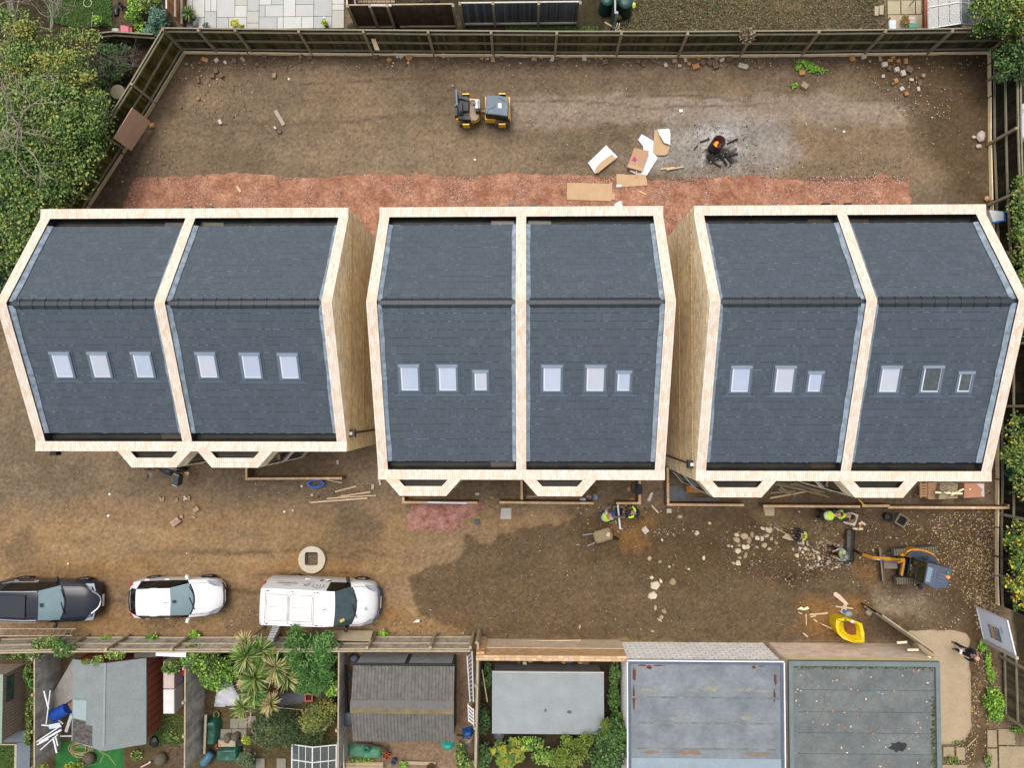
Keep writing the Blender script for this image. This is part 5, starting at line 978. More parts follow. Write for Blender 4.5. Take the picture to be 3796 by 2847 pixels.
m = MB(); c_ = rp(795, 780, 1.25); m.ring(c_, .11, .014, 20, 6, normal=(.45, 0, 1)); m.beam(c_-Vector((0, .1, 0)), c_+Vector((0, .1, 0)), .025, .015); m.tube([c_, c_+Vector((.08, 0, -.3))], .02, 6); m.build('steering_wheel', MDARKM, rl)
m = MB(); m.beam(rp(1020, 1040, .62), rp(1180, 1040, .62), .12, .14); m.beam(rp(1060, 1150, .5), rp(1110, 1060, .5), .1, .1); m.build('articulation_joint', M('joint_yellow', (176, 130, 30), .6, .2, 6), rl)
za = 1.95; a, b = rp(268, 340, za), rp(285, 860, za)
m = MB(); m.beam(a, b, .08, .08); m.beam((a.x, a.y-.05, .8), (a.x, a.y-.05, za+.03), .07, .07); m.beam((b.x, b.y+.05, .8), (b.x, b.y+.05, za+.03), .07, .07); m.build('roll_bar', M('bar_grey', (92, 108, 128), .45, .06), rl, bevel=.012)
m = MB(); p = rp(150, 235, 2.05); m.tube([a+Vector((0, 0, .02)), p], .018, 6); m.box(p, (.09, .12, .07), rz=.6); m.build('work_light', M('lamp_body', (70, 84, 92), .4), rl)
m = MB(); p = rp(235, 870, 1.9); m.lathe(p, [(.06, -.08), (.06, .04), (.045, .1), (0, .12)], 14); m.tube([p-Vector((0, 0, .08)), Vector((b.x, b.y, 1.7))], .015, 6); m.build('beacon', M('green_beacon', (20, 150, 84), .15, .1, 5, spec=.8), rl)
m = MB(); m.box(rp(265, 1080, .85), (.12, .4, .3)); m.build('rear_guard', MDARKM, rl)
# ------------------------------------------------ mini excavator, crop at 4.608 x
def ep(u, v, z): return P(3080+u/4.608, 2000+v/4.608, z)
ex = thing('excavator', 'small yellow tracked excavator with grey cab roof, bucket lowered beside the workers', 'excavator', ep(1500, 450, 0))
MRUB = M('rubber_track', (84, 82, 74), .9, .25, 12, .4, fine=.2); MOR = M('excavator_orange', (206, 142, 40), .4, .1, 5, spec=.4); MGR = M('excavator_grey', (80, 90, 108), .5, .07, 2.5, spec=.35, fine=.04)
def track(a, b, w):
 a, b = Vector(a), Vector(b); d = (b-a).normalized(); n = Vector((-d.y, d.x, 0)); m = MB(); L = (b-a).length; r_ = .21; prof = []
 for k in range(9): t = PI/2+PI*k/8; prof.append((r_+math.cos(t)*r_, r_+math.sin(t)*r_))
 for k in range(9): t = -PI/2+PI*k/8; prof.append((L-r_+math.cos(t)*r_, r_+math.sin(t)*r_))
 A_ = [a+d*x+n*w/2+Vector((0, 0, z)) for x, z in prof]; B_ = [a+d*x-n*w/2+Vector((0, 0, z)) for x, z in prof]; k = len(prof)
 m.add(A_+B_, [(i, (i+1) % k, k+(i+1) % k, k+i) for i in range(k)]+[tuple(range(k))[::-1], tuple(range(k, 2*k))])
 t = m.build('track', MRUB, ex); m = MB(); x = .05
 while x < L-.05:
  for s in (1, -1): c_ = a+d*x+n*s*w*.24+Vector((0, 0, 2*r_+.012)); m.box(c_, (.055, w*.42, .03), rz=math.atan2(d.y, d.x)+s*.18)
  x += .105
 m.build('track_lug', M('track_lug', (126, 118, 102), .95, .2, 8), t)
track(ep(985, 195, .3), ep(1740, 140, .3), .3); track(ep(1030, 675, .3), ep(1760, 640, .3), .3)
m = MB(); m.box(ep(1390, 420, .35), (1.3, 1.0, .25), rz=.06); m.build('undercarriage', MDARKM, ex, bevel=.03)
m = MB(); m.hexa([ep(850, 160, .05), ep(880, 160, .05), ep(940, 725, .05), ep(905, 725, .05)], [ep(822, 165, .38), ep(850, 165, .38), ep(905, 720, .38), ep(880, 720, .38)]); m.beam(ep(900, 440, .2), ep(1150, 440, .3), .3, .1); m.build('dozer_blade', M('worn_blade', (142, 128, 110), .7, .15, 6, metal=.2), ex)
def poly4(uv, z0, z1, mat, nm, bev=.03, par=ex):
 a = [ep(u, v, z1) for u, v in uv]; m = MB(); n = len(a); m.add([Vector((p.x, p.y, z0)) for p in a]+a, [(i, (i+1) % n, n+(i+1) % n, n+i) for i in range(n)]+[tuple(range(n, 2*n)), tuple(range(n))[::-1]]); return m.build(nm, mat, par, bevel=bev, seg=2)
poly4([(1270, 250), (1300, 210), (1360, 170), (1460, 155), (1640, 185), (1760, 240), (1830, 330), (1870, 420), (1700, 400), (1300, 300)], .5, 1.0, MOR, 'house_body', .05)
poly4([(1320, 240), (1400, 205), (1560, 205), (1700, 245), (1790, 300), (1850, 395), (1840, 410), (1640, 370), (1310, 285)], 1.0, 1.14, M('dark_cover', (58, 66, 78), .4, .08, 3), 'side_cover', .05)
poly4([(1195, 620), (1235, 630), (1275, 400), (1240, 395)], .62, .8, MOR, 'front_step', .02)
RF = [(1600, 758), (1662, 408), (1700, 405), (2062, 508), (2085, 530), (1992, 825), (1800, 860)]
cab = poly4(RF, .75, 2.2, MGR, 'cab', .03)
def cabp(u, v, k=2.205): return ep(u, v, k)
fa, fb = ep(1600, 758, 2.2), ep(1662, 408, 2.2); fn = Vector((fb.y-fa.y, -(fb.x-fa.x), 0)).normalized(); fn = fn if fn.x < 0 else -fn
def onf(t, z, k=.012): return Vector((fa.x+(fb.x-fa.x)*t, fa.y+(fb.y-fa.y)*t, z))+fn*k
m = MB(); m.face([onf(.06, .95), onf(.94, .95), onf(.94, 2.14), onf(.06, 2.14)]); m.build('windscreen', M('cab_glass', (58, 64, 38), .1, .4, 4, spec=.6), cab)
m = MB(); [m.beam(onf(*a, .02), onf(*b, .02), .05, .03) for a, b in (((.03, .9), (.03, 2.2)), ((.97, .9), (.97, 2.2)), ((.0, 1.52), (1, 1.52)), ((0, 2.18), (1, 2.18)), ((0, .92), (1, .92)))]; m.build('cab_bar', M('cab_frame', (50, 58, 68), .5), cab)
sa, sb = ep(1662, 408, 2.2), ep(2062, 508, 2.2); sn = Vector((-(sb.y-sa.y), sb.x-sa.x, 0)).normalized()
m = MB(); m.face([Vector((*(sa.xy.lerp(sb.xy, t)), z))+sn*.012 for t, z in ((.08, 1.3), (.6, 1.3), (.6, 2.12), (.08, 2.12))][::-1]); m.build('side_window', M('cab_glass'), cab)
m = MB(); m.face([cabp(*q) for q in ((1612, 720), (1665, 470), (1745, 490), (1690, 740))][::-1]); m.build('hatch', M('pale_hatch', (132, 154, 166), .3, .06, 3), cab)
m = MB(); [m.beam(cabp(*a), cabp(*b), .025, .02) for a, b in (((1760, 480), (1700, 770)), ((1800, 490), (1740, 780)), ((1830, 640), (1950, 670)), ((1840, 590), (1960, 615)), ((1820, 700), (1940, 725)))]; m.build('roof_ridge', M('ridge_grey', (112, 122, 146), .5), cab)
m = MB(); p = ep(1995, 572, 2.25); m.lathe(p, [(.05, -.04), (.05, .05), (0, .08)], 12); m.build('green_beacon', M('green_beacon'), cab)
m = MB(); p = ep(2000, 645, 2.25); m.lathe(p, [(.055, -.04), (.055, .06), (0, .1)], 12); m.build('orange_beacon', M('lit_beacon', (255, 120, 20), .3, .05, 3, emit=(255, 110, 20), estr=1.2), cab)
m = MB(); m.box(ep(1525, 805, 1.4), (.2, .12, .16), rz=-.9); m.tube([ep(1525, 790, 1.4), ep(1470, 720, 1.5)], .015, 5); m.build('mirror', MTRIM, cab)
m = MB(); m.box(ep(1620, 325, 1.5), (.22, .14, .06), rz=.1); m.tube([ep(1620, 325, 1.5), ep(1540, 400, 1.7)], .015, 5); m.build('mirror', MTRIM, cab)
lettering(cab, 'CX18', .1, 0, 0, 0, M('cab_text', (214, 216, 210), .5), nm='lettering').data.transform(wm(cab).inverted()@Matrix.Translation(onf(.5, 1.0, .02))@Matrix.Rotation(math.atan2((fb-fa).y, (fb-fa).x)+PI, 4, 'Z')@Matrix.Rotation(PI/2, 4, 'X')@Matrix.Rotation(-PI/2, 4, 'X')@Matrix.Rotation(PI, 4, 'Z'))
m = MB(); m.beam(ep(1250, 350, .75), ep(1120, 370, .8), .18, .24); m.beam(ep(1280, 260, .8), ep(1180, 265, .8), .12, .16); m.build('boom_foot', MOR, ex, bevel=.03)
bm = MB(); bm.tube([ep(1180, 360, .85), ep(1000, 340, 1.7), ep(720, 320, 1.75), ep(545, 265, 1.35)], [.075, .085, .075, .065], 4); bm.build('boom', MOR, ex)
m = MB(); m.beam(ep(640, 300, 1.55), ep(440, 190, .55), .1, .14); m.build('dipper_arm', MOR, ex, bevel=.02)
m = MB(); m.beam(ep(1130, 385, 1.3), ep(840, 355, 1.78), .08, .08); m.build('boom_ram', M('ram_dark', (80, 92, 110), .4), ex)
m = MB(); m.tube([ep(845, 352, 1.78), ep(690, 325, 1.75)], .025, 8); m.build('ram_rod', MCHROME, ex)
m = MB(); m.beam(ep(530, 250, 1.2), ep(400, 190, .55), .1, .16); m.tube([ep(600, 235, 1.5), ep(560, 215, 1.35), ep(590, 240, 1.2)], .015, 5); m.build('bucket_linkage', MDARKM, ex)
m = MB(); pr = [(-.18, .3), (-.2, .12), (-.08, .02), (.1, .03), (.2, .16), (.16, .3)]; a, b = ep(340, 10, .2), ep(325, 380, .2); a = ep(335, -165, .2)
for i in range(len(pr)-1): m.face([(a.x+pr[i][0], a.y, pr[i][1]), (b.x+pr[i][0]-.02, b.y, pr[i][1]), (b.x+pr[i+1][0]-.02, b.y, pr[i+1][1]), (a.x+pr[i+1][0], a.y, pr[i+1][1])])
m.face([(a.x+x, a.y, z) for x, z in pr]); m.face([(b.x+x-.02, b.y, z) for x, z in pr][::-1]); m.build('bucket', M('bucket_steel', (96, 96, 92), .5, .15, 5, metal=.4), ex)
# ------------------------------------------------ motorbike partly under the bay
def mp(u, v, z): return P(400+u/5.53, 1640+v/5.53, z)
mb = thing('motorbike', 'black motorbike with a top box parked under the left bay', 'motorbike', mp(1250, 560, 0))
MBK = M('bike_black', (30, 34, 42), .35, .12, 5, spec=.5)
hx, hd_ = mp(800, 380, .3), mp(1500, 560, .3)
for p, nm in ((mp(690, 420, .3), 'wheel'), (mp(1500, 530, .3), 'wheel')):
 m = MB(); m.lathe((p.x, p.y-.06, .3), [(.2, 0), (.28, .0), (.3, .03), (.3, .09), (.28, .12), (.2, .12)], 20, axis=(.1, 1, 0)); w_ = m.build(nm, MTYRE, mb, smooth=True)
 m = MB(); m.lathe((p.x, p.y-.03, .3), [(.2, 0), (.05, .03), (0, .03)], 16, axis=(.1, 1, 0)); m.build('rim', MRIM, w_)
m = MB(); m.tube([mp(820, 420, .7), mp(1000, 470, .85), mp(1200, 530, .8), mp(1400, 560, .8), mp(1560, 560, .72)], [.1, .17, .14, .16, .1], 10, flat=.7); m.build('body', MBK, mb, smooth=True)
m = MB(); m.tube([mp(1090, 540, .82), mp(1200, 590, .86), mp(1310, 640, .88)], [.12, .16, .13], 10, flat=.5); m.build('seat', M('seat_blue_black', (44, 52, 66), .5, .1), mb, smooth=True)
m = MB(); m.tube([mp(740, 560, 1.0), mp(850, 560, 1.02), mp(960, 560, 1.0)], .025, 8); m.tube([mp(850, 560, 1.0), mp(850, 480, .8), mp(760, 440, .35)], .04, 8); m.build('handlebar', MBK, mb)
m = MB(); m.prism([xy(mp(*q, 1.05)) for q in ((840, 640), (860, 690), (910, 700), (930, 660), (890, 630))], 1.02, 1.06); m.build('windshield', M('grey_screen', (112, 122, 136), .3), mb)
m = MB(); c_ = mp(815, 700, 1.); m.box(c_, (.06, .16, .05), rz=-.3); m.build('mirror', MTRIM, mb)
def bx(uv, z0, z1, mat, nm, par): a = [mp(u, v, z1) for u, v in uv]; m = MB(); m.prism([xy(p) for p in a], z0, z1); return m.build(nm, mat, par, bevel=.03, seg=2)
tb = bx([(1350, 650), (1460, 685), (1420, 900), (1310, 870)], .85, 1.3, M('box_blue_black', (50, 60, 76), .45, .08, 4), 'top_box', mb)
m = MB(); m.beam(mp(1355, 648, 1.31), mp(1455, 685, 1.31), .02, .02); m.beam(mp(1310, 868, 1.31), mp(1408, 905, 1.31), .02, .02); m.build('reflective_strip', MPLATE, tb)
m = MB(); m.box(mp(1530, 665, .8), (.05, .2, .05), rz=-1.2); m.build('tail_light', MRED, mb)
m = MB(); m.hexa([mp(1555, 700, .55), mp(1600, 690, .55), mp(1610, 610, .62), mp(1560, 620, .62)], [mp(1555, 700, .57), mp(1600, 690, .57), mp(1612, 608, .64), mp(1560, 620, .64)]); m.build('number_plate', MYPLATE, mb)
m = MB(); m.beam(mp(1615, 680, .6), mp(1650, 610, .62), .1, .02); m.build('red_white_reflector', M('pale_reflector', (226, 190, 190), .4), mb)
m = MB(); m.tube([mp(1300, 600, .45), mp(1620, 560, .42)], .05, 8); m.build('exhaust', M('exhaust_dark', (60, 62, 66), .4, metal=.5), mb)
# ---------------------------------------------------------------- people
MSKIN = M('skin', (206, 152, 128), .6, .06, 8, spec=.35); MHIVIS = M('hi_vis_yellow', (216, 255, 60), .75, .06, 6, spec=.2); MSILV = M('reflective_silver', (232, 238, 232), .4, .03, 8)
MHAIRD = M('dark_hair', (34, 28, 26), .8, .2, 20)
POSES = {
 'stand': dict(pelvis=(0, 0, .95), chest=(.02, 0, 1.24), neck=(.04, 0, 1.47), head=(.08, 0, 1.6), top=(.09, 0, 1.7), sh=(.02, .19, 1.4), el=(.08, .25, 1.12), ha=(.3, .14, 1.02), hip=(0, .1, .9), kn=(.04, .12, .5), an=(-.02, .13, .09), to=(.16, .15, .04)),
 'stoop': dict(pelvis=(-.12, 0, .9), chest=(.1, 0, 1.16), neck=(.24, 0, 1.34), head=(.34, 0, 1.42), top=(.41, 0, 1.48), sh=(.2, .19, 1.28), el=(.3, .25, 1.0), ha=(.46, .16, .78), hip=(-.12, .1, .86), kn=(.02, .14, .48), an=(-.08, .15, .09), to=(.1, .17, .04)),
 'bend': dict(pelvis=(-.2, 0, .84), chest=(.12, 0, .98), neck=(.36, 0, 1.02), head=(.49, 0, 1.0), top=(.58, 0, .98), sh=(.29, .19, 1.0), el=(.36, .25, .72), ha=(.5, .14, .46), hip=(-.2, .1, .8), kn=(-.02, .15, .46), an=(-.14, .17, .09), to=(.04, .19, .04)),
 'kneel': dict(pelvis=(-.12, 0, .42), chest=(.1, 0, .68), neck=(.25, 0, .85), head=(.36, 0, .92), top=(.44, 0, .97), sh=(.2, .19, .79), el=(.36, .24, .56), ha=(.56, .14, .4), hip=(-.12, .1, .38), kn=(.2, .14, .1), an=(-.22, .13, .08), to=(-.36, .13, .06)),
}
def person(label, loc, heading, pose, trousers, jacket, boots, vest=None, hat=None, hatname='hair', skin=MSKIN, group=None, sleeves=None, feet=None, arms=None, bands=True):
 th = thing('person', label, 'person', (loc[0], loc[1], 0), heading, group); J = POSES[pose]; v = []; e = []; r = []; tagm = []
 def add(p, rad, par, g):
  v.append(Vector(p)); r.append(rad); tagm.append(g)
  if par is not None: e.append((par, len(v)-1))
  return len(v)-1
 pe = add(J['pelvis'], (.15, .12), None, 0); mid = add((Vector(J['pelvis'])+Vector(J['chest']))/2, (.145, .115), pe, 1); ch = add(J['chest'], (.16, .125), mid, 1); nk = add(J['neck'], (.06, .06), ch, 3); hd = add(J['head'], (.085, .095), nk, 3); tp = add(J['top'], (.07, .075), hd, 3)
 fw = Vector((1, 0, -.35)).normalized(); H_ = Vector(J['head'])
 add(H_+fw*.1, (.02, .02), hd, 3)
 for s in (1, -1): add(H_+Vector((0, s*.092, .0)), (.02, .015), hd, 3)
 for s in (1, -1):
  m_ = lambda p, dx=0: (p[0]+dx, p[1]*s, p[2]); a = (arms or {}).get(s, {})
  sh = add(m_(J['sh']), (.08, .075), ch, 1); el = add(a.get('el') or m_(J['el']), (.05, .05), sh, 2); wr = Vector(a.get('ha') or m_(J['ha'])); d = (wr-v[el]).normalized(); w_ = add(wr-d*.07, (.032, .032), el, 2); hn = add(wr, (.034, .022), w_, 3)
  sd = d.cross(Vector((0, 0, 1))).normalized(); dn = Vector((0, 0, -1))
  for k, (o, L) in enumerate(((-.03, .062), (-.01, .074), (.01, .07), (.03, .054))):
   f1 = add(wr+d*.045+sd*o, (.0095, .0095), hn, 3); add(wr+d*(.045+L*.6)+sd*o*1.1+dn*.028, (.0085, .0085), f1, 3)
  t1_ = add(wr+sd*(-s*.035)+d*.005+dn*.01, (.011, .011), hn, 3); add(wr+sd*(-s*.05)+d*.04+dn*.025, (.0095, .0095), t1_, 3)
  fd = (feet or {}).get(s, 0)
  hp = add(m_(J['hip']), (.1, .1), pe, 0); kn = add(m_(J['kn'], fd*.5), (.068, .068), hp, 0); an = add(m_(J['an'], fd), (.05, .05), kn, 0); add(m_(J['an'], fd-.05), (.045, .04), an, 4); add(m_(J['to'], fd), (.045, .04), an, 4)
 def skin_mesh(nm, v, e, r, root):
  me = bpy.data.meshes.new(nm); me.from_pydata([tuple(p) for p in v], e, []); o = bpy.data.objects.new(nm, me); COL.objects.link(o)
  bm = bmesh.new(); bm.from_mesh(me); L = bm.verts.layers.skin.verify(); bm.verts.ensure_lookup_table()
  for i, b in enumerate(bm.verts): b[L].radius = r[i]; b[L].use_root = (i == root)
  bm.to_mesh(me); bm.free(); o.modifiers.new('Skin', 'SKIN').use_smooth_shade = True; sb = o.modifiers.new('Sub', 'SUBSURF'); sb.levels = 1; sb.render_levels = 1
  dg = bpy.context.evaluated_depsgraph_get(); m2 = bpy.data.meshes.new_from_object(o.evaluated_get(dg)); bpy.data.objects.remove(o); return m2
 me = skin_mesh('body', v, e, r, 0); me.materials.clear(); mats = [trousers, jacket, sleeves or jacket, skin, boots]
 for m in mats: me.materials.append(m)
 seg = [(v[a], v[b], tagm[b]) for a, b in e]
 for p in me.polygons:
  c = p.center; best = 9; g = 0
  for a, b, t in seg:
   ab = b-a; k = max(0, min(1, (c-a).dot(ab)/(ab.length_squared+1e-9))); dd = (c-a-ab*k).length
   if dd < best: best = dd; g = t
  p.material_index = g; p.use_smooth = True
 o = bpy.data.objects.new('body', me); COL.objects.link(o); o.parent = th
 if vest:
  vv = [v[pe]*.8+v[mid]*.2, v[mid], v[ch], v[ch]*.35+(v[nk])*.65]; ee = [(0, 1), (1, 2), (2, 3)]; rr = [(.19, .165), (.195, .165), (.205, .17), (.085, .085)]
  for s in (0, 1): vv.append(v[ch]+(Vector(J['sh'])*Vector((1, 1, 1)) if False else Vector((J['sh'][0], J['sh'][1]*(1 if s else -1), J['sh'][2]))-v[ch])*.82); ee.append((2, len(vv)-1)); rr.append((.118, .11))
  m2 = skin_mesh('vest', vv, ee, rr, 0); m2.materials.clear(); m2.materials.append(vest); m2.materials.append(MSILV)
  ax = (v[ch]-v[pe]).normalized()
  for p in m2.polygons:
   t = (p.center-v[pe]).dot(ax)/(v[ch]-v[pe]).length; p.use_smooth = True
   if bands and (.3 < t < .46 or .72 < t < .86): p.material_index = 1
  o = bpy.data.objects.new('vest', m2); COL.objects.link(o); o.parent = th
 up = (v[tp]-v[hd]).normalized(); m = MB(); c = v[hd]+up*.04
 m.lathe(c, [(.104, -.02), (.11, .02), (.1, .07), (.07, .105), (.03, .12), (0, .122)], 14, axis=tuple(up));
 if hatname in ('cap', 'helmet'): m.box(c+fw*.12+up*.01, (.11, .15, .02))
 if hat: m.build(hatname, hat, th, world=False, smooth=True)
 f = MB()
 for s in (1, -1): f.box(H_+fw*.084+Vector((0, s*.034, .018)), (.012, .026, .012))
 f.box(H_+fw*.082+Vector((0, 0, -.045)), (.012, .045, .01)); f.build('face_features', M('eye_dark', (60, 40, 38), .5), th, world=False)
 return th
def z3(u, v, z=0): return P(2180+u/7.9, 1840+v/7.9, z)
def z4(u, v, z=0): return P(2880+u/6.144, 1860+v/6.144, z)
MNAVY = M('navy_jacket', (30, 48, 82), .8, .15, 6); MNAVYT = M('navy_trousers', (28, 40, 62), .85, .15, 6); MGRT = M('grey_trousers', (118, 116, 120), .85, .15, 7); MBLT = M('black_trousers', (36, 36, 42), .85, .15, 7); MBRB = M('brown_boots', (112, 78, 62), .8, .2, 9); MBLB = M('black_boots', (30, 30, 34), .7, .15, 9); MGRB = M('grey_boots', (150, 148, 146), .8, .15, 9)
MGRJ = M('grey_hoodie', (178, 184, 190), .85, .1, 6); MDKJ = M('charcoal_jacket', (52, 56, 64), .85, .15, 6); MBLKJ = M('dark_blue_black_jumper', (18, 28, 38), .85, .2, 6)
person('person in a hi-vis vest and blue cap stooping left of the round drain pit', z3(420, 520), R(40), 'stoop', MGRT, MGRJ, MGRB, MHIVIS, M('blue_cap', (48, 76, 124), .8), 'cap')
p2 = person('person in a navy jacket with lime shoulder panels, right of the round drain pit', z3(1290, 400), R(160), 'stoop', MNAVYT, MNAVY, MGRB, None, M('dark_grey_beanie', (48, 44, 50), .9), 'beanie')
m = MB(); J = POSES['stoop']; [m.tube([(J['sh'][0]-.1, s*.1, J['sh'][2]+.06), (J['sh'][0]-.02, s*.2, J['sh'][2]+.07), (J['sh'][0]+.07, s*.24, J['sh'][2]-.02)], .045, 8, flat=.6) for s in (1, -1)]; m.build('lime_panel', MHIVIS, p2, world=False)
person('person in a hi-vis vest bending forward over the low wall, dark trousers', z4(960, 250), R(8), 'bend', MBLT, MDKJ, MBRB, MHIVIS, M('brown_hair', (86, 52, 42), .8), 'hair')
person('person with black hair kneeling at the low wall beside the mortar board', z4(1290, 240), R(-10), 'kneel', MBLT, MDKJ, MBLB, MHIVIS, MHAIRD, 'hair')
p5 = person('person in a hi-vis vest holding a pickaxe among the broken paving', z4(400, 690), R(165), 'stoop', MBLT, MDKJ, MGRB, MHIVIS, M('black_hood', (22, 24, 28), .9), 'hood')
person('person in a grey hoodie and hi-vis vest standing beside the digger bucket', z4(1240, 1080), R(185), 'stand', MBLT, MGRJ, MBLB, MHIVIS, M('black_white_cap', (46, 44, 50), .8, .6, 20, hue2=(190, 190, 196)), 'cap')
p7 = person('person in dark clothes standing on the entrance path with a white remote control', P(3440+620/6.143, 2220+1070/6.143), R(170), 'stand', M('dark_jeans', (26, 42, 62), .85, .15, 6), MBLKJ, MBRB, None, M('thin_grey_hair', (206, 160, 142), .6, .1, 9), 'hair', feet={1: 0, -1: .08})
tp = wm(p7)@Vector((.36, 0, 1.0)); m = MB(); m.box(tp, (.1, .2, .04), rz=R(170)); m.box(tp+Vector((.0, 0, .03)), (.08, .14, .015), rz=R(170)); solo(m, 'remote_control', MWHITE, 'white remote control held by the person on the entrance path', 'controller')
a = wm(p5)@Vector((.46, .16, .78)); b = a+Vector((-.5, .28, -.55)); m = MB(); m.tube([a+(a-b)*.3, a, b], .018, 8); pk = thing('pickaxe', 'wooden handled pickaxe held by a worker among the broken paving', 'pickaxe', a); m.build('handle', MPALE2, pk)
m = MB(); d = Vector((.35, .9, 0)).normalized(); m.tube([b-d*.28-Vector((0, 0, .06)), b, b+d*.28-Vector((0, 0, .06))], [.008, .026, .008], 6); m.build('pick_head', M('steel_grey', (150, 152, 156), .5, metal=.5), pk)
# ---------------------------------------------------------------- loose things on the site
def T(c, r, u, v, z=0.): return Q(c, r, u, v, z)
def flat(name, label, cat, mat, c, r, pts, z=.03, t=.02, group=None, dz=None, bevel=0):
 m = MB(); a = [T(c, r, u, v, z) for u, v in pts]; n = len(a); dz = dz or [0]*n
 m.add([p+Vector((0, 0, d-t)) for p, d in zip(a, dz)]+[p+Vector((0, 0, d)) for p, d in zip(a, dz)], [(i, (i+1) % n, n+(i+1) % n, n+i) for i in range(n)]+[tuple(range(n, 2*n)), tuple(range(n))[::-1]])
 return solo(m, name, mat, label, cat, group, bevel=bevel)
def stick(name, label, cat, mat, c, r, a, b, w=.05, h=.03, z=.03, group=None, z2=None):
 m = MB(); m.beam(T(c, r, *a, z), T(c, r, *b, z if z2 is None else z2), w, h); return solo(m, name, mat, label, cat, group)
MCARD = M('cardboard', (206, 172, 132), .85, .08, 3); MCARDW = M('white_card', (246, 246, 250), .7, .03, 3)
a = flat('cardboard_sheet', 'folded white backed cardboard sheet, furthest from the fire drum', 'cardboard', MCARDW, 2, 0, [(805, 1260), (905, 1355), (888, 1376), (715, 1500), (650, 1410)], .06, .03, dz=[.12, .06, 0, 0, .1])
m = MB(); m.face([T(2, 0, *q, .16) for q in ((855, 1330), (893, 1362), (740, 1490), (712, 1493), (718, 1450), (760, 1400))][::-1]); m.build('brown_face', MCARD, a)
flat('cardboard_sheet', 'long white card sheet lying under the brown boxes', 'cardboard', MCARDW, 2, 0, [(1115, 1155), (1215, 1215), (1222, 1320), (1255, 1360), (1160, 1510), (1110, 1525), (1010, 1475), (1060, 1380), (1130, 1310), (1128, 1262), (1085, 1205)], .05, .02)
bx_ = thing('cardboard_box', 'flattened brown cardboard box with a magenta scrap on it', 'cardboard', T(2, 0, 1085, 1370))
m = MB(); m.prism([xy(T(2, 0, *q, .3)) for q in ((1050, 1272), (1178, 1302), (1115, 1475), (990, 1440))], .06, .3); m.build('box', M('cardboard_brown', (196, 156, 122), .85, .06, 3), bx_, bevel=.01)
m = MB(); m.face([T(2, 0, *q, .31) for q in ((1000, 1415), (1125, 1450), (1115, 1475), (990, 1440))][::-1]); m.build('flap', MCARD, bx_)
m = MB(); m.add([T(2, 0, *q, .34) for q in ((1052, 1345), (1075, 1378), (1058, 1388), (1030, 1378))], [(0, 3, 2, 1)]); solo(m, 'scrap', M('magenta', (216, 30, 150), .7), 'bright magenta scrap of card on the brown box', 'scrap')
d_ = flat('cardboard_sheet', 'brown cardboard with a torn white flap folded over, nearest the fire drum', 'cardboard', MCARD, 2, 0, [(1225, 1120), (1360, 1110), (1362, 1240), (1340, 1325), (1315, 1338), (1250, 1338), (1213, 1310)], .08, .04)
m = MB(); m.add([T(2, 0, *q, z) for q, z in (((1250, 1115), .1), ((1350, 1109), .12), ((1364, 1150), .2), ((1359, 1246), .22), ((1310, 1230), .24), ((1270, 1165), .2))], [(5, 4, 3, 2, 1, 0)]); m.build('white_flap', MCARDW, d_)
e_ = flat('cardboard_sheet', 'flat brown cardboard with a white label, on the edge of the red stone', 'cardboard', MCARD, 2, 0, [(895, 1500), (930, 1500), (1000, 1506), (1150, 1505), (1165, 1598), (900, 1615)], .09, .03)
m = MB(); m.face([T(2, 0, *q, .094) for q in ((897, 1592), (940, 1592), (940, 1611), (898, 1613))][::-1]); m.build('label', MCARDW, e_)
f_ = flat('cardboard_sheet', 'longest brown cardboard strip lying on the red stone behind the middle houses', 'cardboard', MCARD, 2, 0, [(470, 1575), (830, 1583), (860, 1570), (862, 1720), (850, 1735), (800, 1732), (470, 1722)], .09, .04)
m = MB(); m.face([T(2, 0, *q, .11) for q in ((855, 1670), (882, 1672), (882, 1722), (852, 1722))][::-1]); m.build('end_flap', MCARD, f_)
stick('timber_stick', 'pale stick resting across the brown box with the magenta scrap', 'timber', MPALE2, 2, 0, (1075, 1385), (1066, 1525), .05, .04, .36, z2=.12)
stick('timber_stick', 'pale stick pointing from the cardboard to the ash, upper of a pair', 'timber', MPALE2, 2, 0, (1278, 1458), (1400, 1443), .06, .03); stick('timber_stick', 'pale stick pointing from the cardboard to the ash, lower of a pair', 'timber', MPALE2, 2, 0, (1330, 1464), (1476, 1437), .06, .03, .07)
stick('timber_offcut', 'short bright yellow offcut on the red stone', 'timber', M('yellow_wood', (244, 216, 130), .7), 2, 1, (1095, -8), (1152, 18), .05, .03, .08)
stick('timber_offcut', 'short pale offcut on the red stone behind the left houses', 'timber', MPALE2, 0, 0, (2045, 1605), (2075, 1655), .1, .03, .08)
flat('plastic_sheet', 'crumpled clear plastic sheet by the back wall of the middle houses', 'plastic sheet', M('clear_plastic', (196, 194, 190), .3, .2, 8, spec=.5), 2, 1, [(880, 100), (930, 75), (952, 78), (950, 125), (900, 150), (876, 140)], .08, .05, dz=[0, .05, .02, .04, .05, 0])
dc, dt = T(2, 0, 1738, 1282, 0), T(2, 0, 1760, 1222, .85); fd = thing('fire_drum', 'rusty black oil drum with a wood fire burning inside', 'drum', dc)
m = MB(); m.lathe(dc, [(.0, .01), (.27, .0), (.275, .3), (.285, .31), (.275, .33), (.28, .58), (.29, .59), (.28, .61), (.285, .86), (.3, .87), (.285, .89), (.26, .86), (.25, .45), (0, .42)], 24); m.build('drum', M('burnt_drum', (52, 46, 46), .85, .35, 5, hue2=(84, 66, 60)), fd, smooth=True)
mf = M('flame', (255, 120, 30), .9, .3, 6, emit=(255, 90, 12), estr=2.2, hue2=(255, 190, 60))
m = MB(); rd = random.Random(4)
